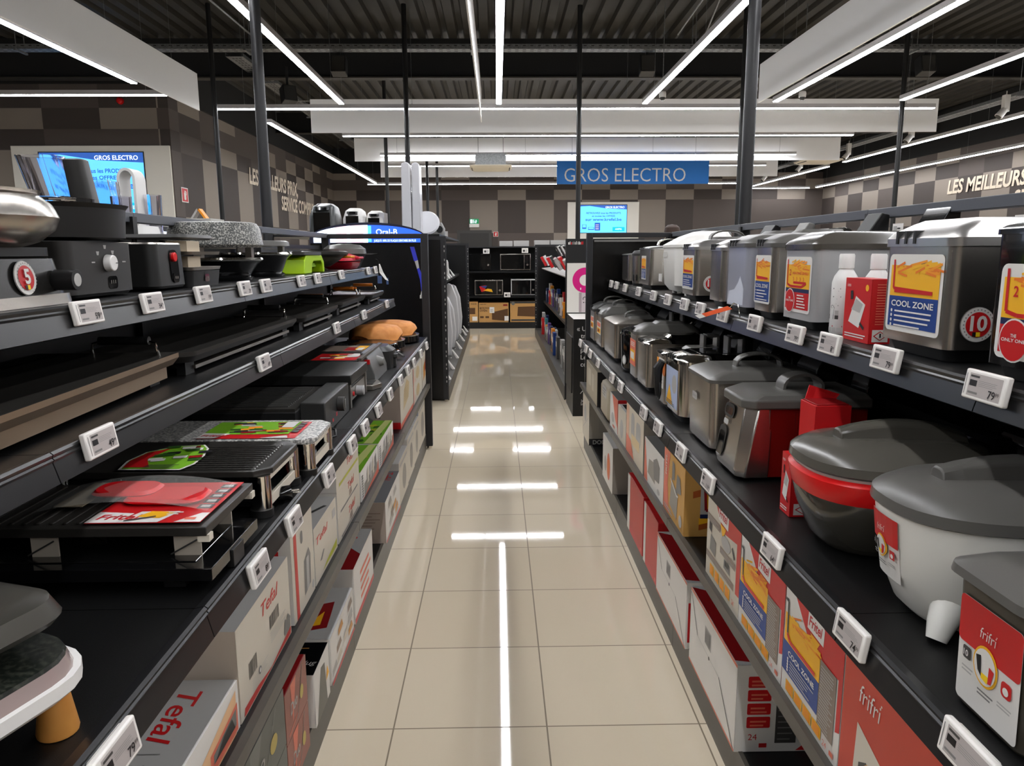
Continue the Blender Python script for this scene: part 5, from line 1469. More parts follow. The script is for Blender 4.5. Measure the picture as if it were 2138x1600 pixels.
gb = mat('grey green carton', (104, 106, 100), 0.5); rb = mat('dusty red carton', (158, 104, 92), 0.5)
for i, (y0, y1) in enumerate(((0.98, 1.31), (1.32, 1.655))):
    for k in range(2):
        carton('grey green carton printed Duo, %s one of the %s pair on the left base' % (('lower', 'upper')[k], ('nearer', 'farther')[i]), -0.82, -0.525, y0, y1, zb + 0.152 * k, zb + 0.15 * (k + 1), gb, duo(False), topm=DGREY)
for k in range(2):
    carton('dusty red carton printed Duo, %s of two stacked on the left base' % ('lower', 'upper')[k], -0.82, -0.525, 1.66, 1.86, zb + 0.138 * k, zb + 0.136 * (k + 1), rb, duo(True), topm=REDD)
def iplug(f, w, h):
    f.rect(0, w, 0, h, PAPER, 1); f.poly([(w * 0.1, 0), (w * 0.8, 0), (w * 0.7, h * 0.8), (w * 0.45, h * 0.85)], mat('grey picture print', (112, 110, 102), 0.5), 2); f.poly([(w * 0.75, h * 0.4), (w * 0.95, h * 0.45), (w * 0.85, h * 0.65)], AMBER, 3)
carton('white sided carton with glossy black lid printed iplug', -0.76, -0.525, 1.93, 2.11, zb, 0.282, PAPER, iplug, None, lambda f, w, h: (f.rect(0, w, 0, h, BLACKG, 1), f.text('iplug', w * 0.72, h * 0.3, 0.022, LGREY, 2, shear=0.3), f.rect(w * 0.3, w * 0.8, h * 0.8, h * 0.815, GOLDB, 2)))
def picbox(f, w, h):
    f.rect(0, w, 0, h, PAPER, 1)
    for k in range(9):
        x, y = random.uniform(0.02, 0.75) * w, random.uniform(0.1, 0.75) * h; f.poly([(x, y), (x + w * 0.2, y + h * 0.04), (x + w * 0.16, y + h * 0.2), (x, y + h * 0.14)], random.choice((TAUPE, GOLDB, LGREY, BGREY, CREAM)), 2 + k % 3)
    f.rect(0, w, 0, h * 0.06, RED, 5)
carton('white carton with food pictures and dark red photo on top, left base', -0.78, -0.525, 2.14, 2.5, zb, 0.275, PAPER, picbox, None, lambda f, w, h: (f.rect(0, w, 0, h, PALEG, 1), f.poly([(w * 0.5, h * 0.1), (w * 0.9, h * 0.2), (w * 0.85, h * 0.7), (w * 0.55, h * 0.6)], REDD, 2), f.poly([(w * 0.6, h * 0.2), (w * 0.8, h * 0.25), (w * 0.78, h * 0.5)], AMBER, 3)))
carton('carton with red and white top beside the gap on the left base', -0.78, -0.525, 2.53, 2.93, zb, 0.33, PAPER, lambda f, w, h: (f.rect(0, w, 0, h, PAPER, 1), f.lines(w * 0.3, w * 0.9, h * 0.2, h * 0.8, 4, SALMON, 2), f.rect(0, w, 0, h * 0.1, RED, 2)), None, lambda f, w, h: (f.rect(0, w, 0, h, REDD, 1), f.poly([(w * 0.55, h), (w, h), (w, h * 0.35), (w * 0.75, h * 0.55)], PALEG, 2), f.circ(w * 0.8, h * 0.75, w * 0.05, RED, 3)))
carton('low white carton with grey top and red lettering, left base', -0.72, -0.525, 3.3, 3.8, zb, 0.315, PAPER, picbox, lambda f, w, h: (f.rect(0, w, 0, h, mat('grey taupe card', (178, 164, 152), 0.5), 1), f.lines(w * 0.1, w * 0.9, h * 0.35, h * 0.8, 6, TAUPE, 2, th=0.25)), lambda f, w, h: (f.rect(0, w, 0, h, mat('grey carton top', (130, 130, 132), 0.5), 1), art_tefal(f, w * 0.62, h * 0.95, 0.05, RED, 2, rot=-PI / 2), f.text('NeoClair', w * 0.55, h * 0.55, 0.03, DGREY, 2, rot=-PI / 2)))
for i, (y0, y1, zt) in enumerate(((3.82, 4.2, 0.35), (4.23, 4.57, 0.375), (4.6, 4.9, 0.37), (4.94, 5.38, 0.41))):
    carton('white carton with faint grey picture on left base, %s of four at the far end' % ('nearest', 'second', 'third', 'farthest')[i], -0.78, -0.528 - 0.004 * i, y0, y1, zb, zt, PAPER if i != 3 else mat('bluish white card', (196, 200, 212), 0.45), lambda f, w, h: (f.rect(0, w, 0, h, CREAM, 1), f.circ(w * 0.55, h * 0.45, w * 0.22, BGREY, 2, ry=h * 0.3), f.rect(w * 0.1, w * 0.9, h * 0.85, h * 0.92, LGREY, 2)))
# ------------------------------------------------------------------ right side goods
zr = 1.231
SATIN = mat('satin steel bright', (205, 202, 198), 0.3, metal=1.0)
WPL = mat('ivory white plastic', (228, 226, 220), 0.3)
def fryer(label, y0, y1, x0, x1, z0, zt, body=STEEL, lid=SATIN, head=True, handle=None, sticker=None, side_badge=None, window=True, lid_h=0.045, r=0.025, taper=0.0, foot=0.024, lid_front=None, slots=True, head_h=0.1, sticker_m=0.012, lidcap=None):
    cx, cy, hx, hy = (x0 + x1) / 2, (y0 + y1) / 2, (x1 - x0) / 2, (y1 - y0) / 2
    t = thing('deep_fryer', label, 'deep fryer', (cx, cy, z0), 'deep fryers on the right shelves')
    a = MB(); a.rr([(z0, cx, cy, hx - 0.02, hy - 0.02, r), (z0 + foot, cx, cy, hx - 0.012, hy - 0.012, r)], BLACK); a.build('base', t)
    a = MB(); a.rr([(z0 + foot, cx, cy, hx - taper, hy - taper, r), (z0 + foot + 0.004, cx, cy, hx - taper, hy - taper, r), (zt - 0.01, cx, cy, hx, hy, r), (zt, cx, cy, hx, hy, r)], body, n=6)
    b = a.build('body', t)
    h = zt - z0 - foot; w_ = y1 - y0
    if sticker:
        a = MB(); f = Fr(a, (x0 - 0.0003, y1, z0 + foot), YM, ZP, 0.0006)
        sticker(f, w_, h)
        if a.v: a.build('sticker', b, smooth=False)
    if side_badge:
        a = MB(); f = Fr(a, (x0, y0 - 0.0003, z0 + foot), XP, ZP, 0.0006); badge(f, side_badge[0], side_badge[1], side_badge[2], '10'); a.build('badge', b, smooth=False)
    lh = lid_h
    a = MB()
    a.rr([(zt, cx, cy, hx + 0.005, hy + 0.005, r + 0.004), (zt + lh * 0.3, cx, cy, hx + 0.005, hy + 0.005, r + 0.004), (zt + lh * 0.5, cx, cy, hx - 0.004, hy - 0.002, r), (zt + lh * 0.85, cx + 0.01, cy, hx - 0.03, hy - 0.018, r), (zt + lh, cx + 0.012, cy, hx - 0.05, hy - 0.03, max(r - 0.01, 0.01))], lid, n=6)
    l = a.build('lid', t)
    if slots:
        for k in range(3):
            a = MB(); y = cy + hy * (0.55 - 0.26 * k); a.box(x0 - 0.007, x0 + 0.05, y - 0.004, y + 0.004, zt + lh * 0.1, zt + lh * 0.58, BLACK); a.build('vent_slot', l)
    if window:
        a = MB(); zz = zt + lh; a.rr([(zz - 0.002, cx + 0.02, cy, hx * 0.5, hy * 0.6, 0.012), (zz + 0.012, cx + 0.025, cy, hx * 0.42, hy * 0.45, 0.01)], lidcap or LIDGREY, n=3); a.build('filter_cover', l)
    if handle:
        a = MB(); zz = zt + lh * 0.9
        kind, hm = handle
        if kind == 'arch':       # arch running along X near the back half of the lid
            yy = cy; L = min(0.08, hx * 0.55); xc = cx + hx * 0.1
            n_ = 10; secs = []
            for k in range(n_ + 1):
                q = PI * k / n_
                p = (xc - L * math.cos(q), zz + 0.048 * math.sin(q) ** 0.7)
                nx, nz = -math.cos(q), math.sin(q)
                secs.append([(p[0], yy - 0.022, p[1]), (p[0], yy + 0.022, p[1]), (p[0] - nx * 0.008, yy + 0.022, p[1] - nz * 0.008), (p[0] - nx * 0.008, yy - 0.022, p[1] - nz * 0.008)])
            a.loft(secs, hm)
        else:                    # square bracket handle
            xc = cx + hx * 0.25
            a.box(xc - 0.012, xc, cy - 0.03, cy + 0.03, zz, zz + 0.062, hm); a.box(xc, xc + 0.05, cy - 0.03, cy + 0.03, zz + 0.052, zz + 0.064, hm); a.box(xc + 0.042, xc + 0.055, cy - 0.03, cy + 0.03, zz, zz + 0.06, hm)
        a.build('handle', l, bevel=0.003)
    if head:
        xb = x1 + 0.005
        a = MB(); z = zt - 0.08
        a.prism([(xb, z), (xb + 0.075, z), (xb + 0.075, zt + head_h), (xb + 0.05, zt + head_h + 0.008), (xb + 0.0, zt + head_h * 0.3)], 'y', cy - hy * 0.55, cy + hy * 0.55, BLACK if head is True else head)
        c = a.build('control_panel', t, bevel=0.003)
    return t, b, l
def st_cool(f, w, h): art_coolzone(f, w * 0.08, h * 0.12, w * 0.84, h * 0.76)
def st_heat(f, w, h): art_heating(f, w * 0.08, h * 0.1, w * 0.84, h * 0.8)

fryer('farthest small steel fryer at the end of right upper shelf', 5.02, 5.27, 0.875, 1.05, zr, 1.425, head=False, window=False, lid_h=0.012, slots=False)
t = thing('kettle', 'small round steel canister with black lid beside the farthest fryer', 'deep fryer', (0.96, 4.86, zr))
a = MB(); a.lathe(0.955, 4.86, [(0.075, zr), (0.078, zr + 0.015)], BLACK, n=28); a.build('base', t)
a = MB(); a.lathe(0.955, 4.86, [(0.078, zr + 0.015), (0.08, zr + 0.19)], STEEL, n=32); b = a.build('body', t)
a = MB(); a.lathe(0.955, 4.86, [(0.084, zr + 0.19), (0.084, zr + 0.205), (0.07, zr + 0.222), (0.03, zr + 0.226)], DARK, n=30); a.build('lid', t)
a = MB(); a.box(0.872, 0.878, 4.8, 4.82, zr + 0.03, zr + 0.07, BLACK); a.build('switch', b)
fryer('steel fryer with narrow blue and orange sticker, farthest of three stickered', 4.33, 4.66, 0.88, 1.15, zr, 1.46, sticker=lambda f, w, h: art_coolzone(f, w * 0.25, h * 0.14, w * 0.42, h * 0.68), side_badge=(0.12, 0.05, 0.035), handle=('arch', CHROME), lid_h=0.02, window=False)
# white rounded fryer
t = thing('deep_fryer', 'white rounded deep fryer with sloping lid', 'deep fryer', (1.02, 3.85, zr))
cx, cy = 1.02, 3.83
a = MB(); a.rr([(zr + 0.02, cx, cy, 0.12, 0.16, 0.09), (zr + 0.05, cx, cy, 0.14, 0.2, 0.1), (zr + 0.2, cx, cy, 0.148, 0.212, 0.1), (zr + 0.235, cx, cy, 0.145, 0.21, 0.1)], WPL, n=9)
b = a.build('body', t)
a = MB(); f = Fr(a, (0.8715, 4.0, zr), YM, ZP, 0.0012); f.rrect(0.06, 0.15, 0.19, 0.215, 0.008, mat('white embossed badge', (206, 204, 198), 0.4), 1)
f.text("DéLonghi", 0.05, 0.06, 0.022, mat('white embossed badge', (206, 204, 198), 0.4), 1, rot=PI / 2); a.build('embossed_logo', b, smooth=False)
a = MB(); a.rr([(zr + 0.236, cx, cy, 0.15, 0.215, 0.1), (zr + 0.25, cx, cy, 0.15, 0.215, 0.1), (zr + 0.29, cx + 0.03, cy, 0.11, 0.17, 0.09), (zr + 0.315, cx + 0.06, cy, 0.07, 0.12, 0.06)], WPL, n=9); l = a.build('lid', t)
a = MB(); a.rr([(zr + 0.298, cx + 0.07, cy - 0.03, 0.075, 0.08, 0.03), (zr + 0.322, cx + 0.075, cy - 0.03, 0.06, 0.06, 0.03)], DARK); a.build('window', l)
a = MB(); a.box(0.866, 0.874, 3.98, 4.02, zr + 0.06, zr + 0.1, WHITE); a.build('latch', b)
for y in (3.7, 3.96):
    a = MB(); a.lathe(0.94, y, [(0.012, zr), (0.014, zr + 0.022)], WHITE, n=12); a.build('foot', t)
fryer('steel fryer with blue and orange sticker and round red 10 badge', 3.30, 3.535, 0.87, 1.18, zr, 1.455, sticker=st_cool, side_badge=(0.075, 0.052, 0.036), handle=('arch', LIDGREY))
fryer('plain steel fryer without sticker on the right upper shelf', 2.9, 3.075, 0.87, 1.16, zr, 1.45, handle=None, head=GREY)
fryer('tall satin fryer with embossed mountain pattern and tilted clear head', 2.58, 2.81, 0.86, 1.16, zr, 1.462, body=mat('satin blueish plastic', (176, 178, 190), 0.28, metal=0.4), sticker=lambda f, w, h: (f.poly([(w * 0.12, h * 0.03), (w * 0.88, h * 0.03), (w * 0.9, h * 0.3), (w * 0.72, h * 0.52), (w * 0.62, h * 0.4), (w * 0.45, h * 0.28), (w * 0.2, h * 0.24)], mat('frosted print', (204, 208, 220), 0.35), 1)), lidcap=LIDGREY, lid=LIDGREY, head_h=0.06, head=mat('clear smoky head', (90, 88, 84), 0.08, metal=0.5))
fryer('narrow steel fryer with blue and orange sticker, nearer the middle', 2.364, 2.535, 0.87, 1.17, zr, 1.46, sticker=st_cool, side_badge=(0.1, 0.06, 0.036), lid=LIDGREY)
fryer('silver fryer with yellow and red two heating levels sticker', 2.03, 2.25, 0.862, 1.2, zr, 1.452, body=SILVERP, sticker=st_heat, side_badge=(0.085, 0.065, 0.036), lid=mat('dark smoked lid', (74, 70, 64), 0.18), lid_h=0.05, slots=False, head=BLACKG, head_h=0.115, r=0.02, window=False)
t, b, l = fryer('large steel fryer with big blue and orange sticker and 10 badge', 1.42, 1.675, 0.868, 1.17, zr, 1.457, sticker=lambda f, w, h: art_coolzone(f, w * 0.1, h * 0.1, w * 0.8, h * 0.82), lid_h=0.055, r=0.022, foot=0.026, head=False, window=False)
a = MB(); f = Fr(a, (0.868, 1.4195, zr + 0.026), XP, ZP, 0.0008); badge(f, 0.058, 0.05, 0.034, '10'); a.build('badge', b, smooth=False)
a = MB(); a.loft([[(1.02, 1.421, zr + 0.14), (1.1, 1.421, zr + 0.15), (1.1, 1.421, zr + 0.19), (1.02, 1.421, zr + 0.185)], [(1.03, 1.395, zr + 0.15), (1.1, 1.395, zr + 0.155), (1.1, 1.395, zr + 0.18), (1.03, 1.395, zr + 0.178)]], BLACK); a.build('side_handle', b)
a = MB(); a.cylx(1.168, 1.172, 1.62, 1.52, 0.012, BLACK); a.build('dial', t)
a = MB(); a.tube([(1.05, 1.44, 1.507), (1.02, 1.43, 1.53), (1.06, 1.42, 1.545), (1.12, 1.42, 1.54), (1.15, 1.43, 1.512)], 0.005, DARK, n=8); a.build('lid_handle', l)
t, b, l = fryer('black fryer at the right edge of upper shelf with yellow and red sticker', 1.06, 1.292, 0.862, 1.17, zr, 1.475, body=BLACKG, sticker=lambda f, w, h: art_heating(f, w * 0.1, h * 0.06, w * 0.84, h * 0.72), lid=BLACKG, lid_h=0.03, slots=False, window=False, head=False, r=0.015)

# bottles and red filter box
def bottle(label, x, y, r=0.033):
    t = thing('cleaner_bottle', label, 'bottle', (x, y, zr), 'white cleaner bottles')
    pr = [(r * 0.9, zr), (r, zr + 0.006), (r, zr + 0.135), (r * 0.85, zr + 0.152), (r * 0.5, zr + 0.17), (r * 0.5, zr + 0.176)]
    a = MB(); a.lathe(x, y, pr, WHITE, n=32); b = a.build('body', t)
    a = MB(); a.lathe(x, y, [(r * 0.58, zr + 0.172), (r * 0.58, zr + 0.205), (r * 0.52, zr + 0.21)], WHITE, n=24); a.build('cap', t)
    a = MB(); f = CurveFr(a, x, y, r, PI - 0.55, zr, 1, 0.0005)
    f.lines(0.002, 0.05, 0.112, 0.125, 2, MGREY, 1); f.lines(0.002, 0.05, 0.092, 0.103, 2, MGREY, 1); f.lines(0.002, 0.05, 0.075, 0.084, 2, MGREY, 1)
    f.rect(0.008, 0.03, 0.052, 0.066, LGREY, 1); f.rect(0.008, 0.03, 0.04, 0.052, DGREY, 1); f.rect(0.034, 0.044, 0.05, 0.063, LGREY, 1); f.rect(0.034, 0.044, 0.04, 0.05, DGREY, 1)
    for q in (0.004, 0.012, 0.02, 0.028): f.line([(q + 0.004, 0.068), (q, 0.076)], 0.001, INK, 2)
    f.rect(0.0, 0.055, 0.02, 0.023, RED, 1)
    for k in range(4): f.rect(0.002 + 0.013 * k, 0.012 + 0.013 * k, 0.006, 0.018, LGREY, 1)
    a.build('print', b, smooth=False)
bottle('white cleaner bottle, left one beside the silver fryer', 0.918, 1.965)
bottle('white cleaner bottle behind the red boxed filter, middle one', 0.962, 1.885)
bottle('white cleaner bottle mostly hidden beside the large steel fryer', 1.03, 1.86)
def red_front(f, w, h):
    f.rect(0, w, 0, h, RED, 1)
    f.text('frifri', w * 0.08, h * 0.86, h * 0.05, PAPER, 2, shear=0.1); f.circ(w * 0.85, h * 0.86, w * 0.06, AMBER, 2)
    f.poly([(w * 0.2, h * 0.3), (w * 0.62, h * 0.22), (w * 0.82, h * 0.6), (w * 0.45, h * 0.72)], PAPER, 2); f.poly([(w * 0.3, h * 0.5), (w * 0.64, h * 0.46), (w * 0.74, h * 0.6), (w * 0.46, h * 0.68)], LGREY, 3)
    f.line([(w * 0.3, h * 0.66), (w * 0.28, h * 0.8)], w * 0.1, INK, 3); f.line([(w * 0.66, h * 0.3), (w * 0.82, h * 0.22)], w * 0.06, INK, 3)
    f.lines(w * 0.08, w * 0.9, h * 0.06, h * 0.14, 2, PAPER, 2)
def red_side(f, w, h):
    f.rect(0, w, 0, h, RED, 1); f.lines(w * 0.25, w * 0.9, h * 0.3, h * 0.95, 16, SALMON, 2, th=0.3)
    f.rect(w * 0.15, w * 0.9, h * 0.03, h * 0.22, PAPER, 2); f.poly([(w * 0.52, h * 0.2), (w * 0.85, h * 0.125), (w * 0.52, h * 0.05), (w * 0.2, h * 0.125)], RED, 3); f.poly([(w * 0.52, h * 0.185), (w * 0.78, h * 0.125), (w * 0.52, h * 0.065), (w * 0.27, h * 0.125)], PAPER, 4); f.rect(w * 0.48, w * 0.56, h * 0.1, h * 0.165, INK, 5)
carton('small red filter carton in front of the white bottles', 0.874, 0.925, 1.735, 1.865, zr, zr + 0.152, RED, red_front, red_side, None, side='R', bevel=0.001)

# ---------------- right main shelf
zq = 0.816
def st_small(f, w, h):
    f.rect(w * 0.2, w * 0.85, h * 0.38, h * 0.82, PAPER, 1); f.rect(w * 0.25, w * 0.8, h * 0.42, h * 0.6, AMBER, 2); f.rect(w * 0.25, w * 0.8, h * 0.64, h * 0.78, SALMON, 2); f.rect(w * 0.35, w * 0.6, h * 0.46, h * 0.56, REDD, 3)
fryer('farthest steel fryer with dark lid on right main shelf', 5.14, 5.38, 0.67, 0.95, zq, 1.04, body=SATIN, lid=DARK, sticker=st_small, handle=('arch', LIDGREY), lid_h=0.06)
fryer('second farthest fryer with grey arched lid handle on right main shelf', 4.77, 5.06, 0.67, 0.97, zq, 1.03, body=STEEL, lid=LIDGREY, sticker=st_small, handle=('arch', LIDGREY), lid_h=0.07)
fryer('plain brushed steel fryer with flat glass lid, third from the far end', 4.26, 4.69, 0.675, 0.98, zq, 1.03, body=STEEL, lid=STEELD, handle=('arch', LIDGREY), lid_h=0.03, slots=False)
# black round multicooker
t = thing('multicooker', 'glossy black round cooker with white oval dial', 'cooker', (0.8, 3.98, zq))
a = MB(); a.lathe(0.8, 3.98, [(0.115, zq), (0.13, zq + 0.02), (0.135, zq + 0.19), (0.128, zq + 0.205)], BLACKG, n=40); b = a.build('body', t)
a = MB(); a.lathe(0.8, 3.98, [(0.137, zq + 0.206), (0.134, zq + 0.22), (0.1, zq + 0.235), (0.03, zq + 0.24)], BLACKG, n=40); a.build('lid', t)
a = MB(); a.lathe(0.8, 3.98, [(0.139, zq + 0.2), (0.139, zq + 0.207)], CHROME, n=40); a.build('chrome_ring', t)
a = MB(); f = CurveFr(a, 0.8, 3.98, 0.1355, PI + 0.25, zq, 1, 0.002); f.circ(0.02, 0.065, 0.018, LGREY, 1, ry=0.026); f.circ(0.02, 0.065, 0.013, WHITE, 2, ry=0.02); a.build('dial', b, smooth=False)
a = MB(); a.tube([(0.86, 3.92, zq + 0.236), (0.88, 3.9, zq + 0.255), (0.92, 3.9, zq + 0.25)], 0.01, CHROME, n=8); a.build('knob', t)
def st_or(f, w, h):
    f.rect(w * 0.06, w * 0.9, h * 0.25, h * 0.86, SALMON, 1); f.rect(w * 0.14, w * 0.8, h * 0.36, h * 0.62, AMBER, 2); f.rect(w * 0.2, w * 0.7, h * 0.4, h * 0.56, PAPER, 3); f.lines(w * 0.2, w * 0.8, h * 0.7, h * 0.82, 3, PAPER, 2)
fryer('steel fryer with grey lid and orange front sticker on right main shelf', 3.575, 3.755, 0.672, 0.98, zq, 1.05, body=SATIN, lid=LIDGREY, sticker=st_or, handle=('bracket', DARK), lid_h=0.05)
fryer('tall plain steel fryer with chrome lid on right main shelf', 3.31, 3.55, 0.672, 1.0, zq, 1.03, body=STEEL, lid=CHROME, lid_h=0.03, window=True, lidcap=CHROME, handle=None)
def st_basket(f, w, h):
    f.rect(w * 0.05, w * 0.5, h * 0.06, h * 0.9, ORANGE, 1); f.rect(w * 0.3, w * 0.85, h * 0.3, h * 0.92, PAPER, 2); f.lines(w * 0.35, w * 0.8, h * 0.4, h * 0.8, 6, MGREY, 3); f.circ(w * 0.86, h * 0.72, w * 0.16, FRY, 3, ry=h * 0.14)
fryer('steel fryer with orange and white front sheet, right main shelf', 2.93, 3.1, 0.67, 0.95, zq, 1.035, body=STEEL, lid=CHROME, sticker=st_basket, lid_h=0.02, handle=('bracket', DARK))
def st_blue(f, w, h):
    f.rect(w * 0.06, w * 0.8, h * 0.08, h * 0.85, mat('pale blue sheet', (176, 188, 216), 0.4), 1); f.poly([(w * 0.1, h * 0.1), (w * 0.5, h * 0.12), (w * 0.3, h * 0.5)], AMBER, 2); f.circ(w * 0.6, h * 0.55, w * 0.14, LGREY, 2); f.lines(w * 0.1, w * 0.7, h * 0.1, h * 0.2, 3, DGREY, 3)
t, b, l = fryer('steel fryer with glass lid window, chrome rim and basket handle', 2.665, 2.92, 0.668, 1.0, zq, 1.04, body=mat('polished steel', (206, 200, 192), 0.16, metal=1.0), lid=CHROME, sticker=st_blue, lid_h=0.035, r=0.05, foot=0.03, window=False, handle=('bracket', DARK))
a = MB(); a.box(0.75, 0.93, 2.72, 2.87, 1.0735, 1.077, SMOKE); a.build('window', l)
a = MB(); a.tube([(0.655, 2.93, 1.02), (0.64, 2.935, 0.99), (0.64, 2.935, 0.93), (0.643, 2.93, 0.88)], [0.014, 0.02, 0.016, 0.012], BLACK, n=10); a.build('basket_handle', b)
a = MB(); a.tube([(0.645 , 2.93 + 0.02 * math.sin(q), 0.9 + 0.035 * math.cos(q)) for q in [2 * PI * k / 16 for k in range(17)]], 0.004, BLACK, n=6); a.build('hanging_ring', b)
t, b, l = fryer('brushed steel fryer with flat grey lid and large arched handle', 2.285, 2.575, 0.668, 1.02, zq, 1.04, body=STEEL, lid=LIDGREY, handle=('arch', LIDGREY), lid_h=0.035, slots=False, window=False, taper=0.006, foot=0.012)
a = MB(); f = Fr(a, (0.6655, 2.575, zq + 0.012), YM, ZP, 0.0008); f.rrect(0.08, 0.14, 0.13, 0.155, 0.008, LGREY, 1); f.text("Délonghi", 0.11, 0.138, 0.011, MGREY, 2, align='c'); a.build('logo', b, smooth=False)
# tilted fryer with red sides
t = thing('deep_fryer', 'steel fronted fryer with red sides, grey lid and porthole', 'deep fryer', (0.86, 2.1, zq), 'deep fryers on the right shelves')
RSIDE = mat('translucent red side', (104, 14, 10), 0.25, coat=0.3)
def secx(z, x0, x1, y0, y1, c):
    return [(x0 + c, y0, z), (x1, y0, z), (x1, y1, z), (x0 + c, y1, z), (x0, y1 - c, z), (x0, y0 + c, z)]
a = MB(); a.loft([secx(zq + 0.008, 0.665, 0.75, 1.99, 2.2, 0.02), secx(zq + 0.03, 0.66, 0.75, 1.985, 2.205, 0.025), secx(1.02, 0.69, 0.76, 2.0, 2.2, 0.03)], STEEL); b = a.build('front_shell', t, bevel=0.003)
a = MB(); a.box(0.75, 1.02, 1.995, 2.195, zq + 0.01, 1.02, RSIDE)
for k in range(12): a.box(0.82 + 0.014 * k, 0.826 + 0.014 * k, 1.992, 2.0, zq + 0.03, 1.01, RSIDE)
a.build('red_side', t)
a = MB(); a.loft([secx(1.02, 0.675, 1.03, 1.985, 2.21, 0.03), secx(1.045, 0.675, 1.03, 1.985, 2.21, 0.03), secx(1.06, 0.72, 1.02, 2.0, 2.2, 0.02)], LIDGREY); l = a.build('lid', t, bevel=0.005)
a = MB(); n_ = 12; secs = []
for k in range(n_ + 1):
    q = PI * k / n_; p = (0.87 - 0.06 * math.cos(q), 1.055 + 0.05 * math.sin(q) ** 0.7); nx, nz = -math.cos(q), math.sin(q)
    secs.append([(p[0], 2.07, p[1]), (p[0], 2.13, p[1]), (p[0] - nx * 0.008, 2.13, p[1] - nz * 0.008), (p[0] - nx * 0.008, 2.07, p[1] - nz * 0.008)])
a.loft(secs, LIDGREY); a.build('handle', l)
a = MB(); f = Fr(a, (0.6585, 2.205, zq + 0.03), YM, Vector((0.16, 0, 1)).normalized(), 0.0012)
f.rrect(0.03, 0.115, 0.125, 0.165, 0.018, DARK, 1); f.rrect(0.04, 0.105, 0.134, 0.156, 0.01, BLACKG, 2); f.rrect(0.02, 0.085, 0.01, 0.095, 0.02, DARK, 1); f.rrect(0.028, 0.078, 0.0, 0.08, 0.015, SMOKE, 2); f.rrect(0.045, 0.085, 0.102, 0.118, 0.006, LGREY, 2); a.build('porthole_trim', b, smooth=False)
a = MB(); a.prism([(1.035, 0.95), (1.1, 0.95), (1.1, 1.1), (1.05, 1.1), (1.035, 1.03)], 'y', 2.05, 2.15, BLACKG); a.build('control_panel', t, bevel=0.003)
# red cartons among the pots
carton('small red filter carton standing behind the red rimmed pot, left of it', 0.7, 0.76, 1.705, 1.765, zq, 0.965, RED, red_front, red_side, None, side='R', bevel=0.001)
t = thing('carton', 'open red carton with raised flap behind the red rimmed pot', 'box', (0.82, 1.81, zq))
a = MB(); a.box(0.775, 0.865, 1.77, 1.86, zq, 1.075, RED); a.box(0.78, 0.86, 1.775, 1.855, 1.075, 1.078, REDD); a.build('body', t, bevel=0.001)
a = MB(); a.loft([[(0.785, 1.858, 1.075), (0.865, 1.858, 1.075), (0.865, 1.86, 1.075), (0.785, 1.86, 1.075)], [(0.8, 1.87, 1.11), (0.88, 1.87, 1.085), (0.88, 1.872, 1.085), (0.8, 1.872, 1.11)]], RED); a.build('flap', t)

# oval fondue style fryers
def oval_fryer(label, cx, cy, hx, hy, zt, bodym, band, labelfn=None, flare=0.0):
    t = thing('deep_fryer', label, 'deep fryer', (cx, cy, zq), 'deep fryers on the right shelves')
    n_ = 48
    def sec(z, fx, fy, e=0.78, dx=0.0):
        out = []
        for k in range(n_):
            q = 2 * PI * k / n_
            c, s = math.cos(q), math.sin(q)
            out.append((cx + dx + hx * fx * (abs(c) ** e) * (1 if c >= 0 else -1), cy + hy * fy * (abs(s) ** e) * (1 if s >= 0 else -1), z))
        return out
    H = zt - zq
    a = MB(); a.loft([sec(zq + 0.004, 0.72, 0.66), sec(zq + 0.02, 0.80, 0.74), sec(zq + H * 0.45, 0.93, 0.9), sec(zt - (0.05 if band else 0.012), 0.985, 0.975), sec(zt - (0.046 if band else 0.0), 0.98, 0.97)], bodym); b = a.build('body', t)
    if band:
        a = MB(); a.loft([sec(zt - 0.052, 0.98, 0.97), sec(zt - 0.03, 1.02, 1.03), sec(zt - 0.008, 1.03, 1.05), sec(zt, 0.99, 0.99)], band); a.build('red_band', t)
        a = MB(); a.loft([sec(zt, 0.985, 0.985), sec(zt + 0.006, 1.0, 1.0), sec(zt + 0.008, 0.97, 0.97)], LGREY); a.build('rim', t)
    z0 = zt + (0.008 if band else 0.0)
    a = MB(); a.loft([sec(z0, 1.0, 1.0), sec(z0 + 0.004, 1.03, 1.04), sec(z0 + 0.022, 1.02, 1.03), sec(z0 + 0.03, 0.98, 0.97), sec(z0 + 0.045, 0.86, 0.8), sec(z0 + 0.056, 0.6, 0.55), sec(z0 + 0.058, 0.3, 0.3)], LIDGREY if not band else mat('grey glossy lid', (84, 81, 74), 0.22)); l = a.build('lid', t)
    a = MB()
    secs = []
    for k in range(9):
        q = k / 8
        x = cx - hx * 0.62 + hx * 1.3 * q
        top = z0 + 0.052 + 0.038 * math.sin(PI * min(1, 0.12 + q * 0.8)) ** 0.6
        wy = hy * (0.16 + 0.22 * q)
        secs.append([(x, cy - wy, z0 + 0.038), (x, cy - wy * 0.7, top - 0.006), (x, cy - wy * 0.4, top), (x, cy + wy * 0.4, top), (x, cy + wy * 0.7, top - 0.006), (x, cy + wy, z0 + 0.038)])
    a.loft(secs, LIDGREY if not band else mat('grey glossy lid', (84, 81, 74), 0.22)); a.build('handle_ridge', l, bevel=0.003)
    a = MB(); a.rr([(zt - 0.06, cx + hx * 1.12, cy + 0.02, 0.035, 0.05, 0.015), (zt + 0.05, cx + hx * 1.14, cy + 0.02, 0.035, 0.05, 0.015), (zt + 0.06, cx + hx * 1.14, cy + 0.02, 0.025, 0.04, 0.015)], BLACKG); a.build('control_panel', t)
    return t, b
GPOT = mat('glossy dark grey pot', (58, 55, 48), 0.14, coat=0.5)
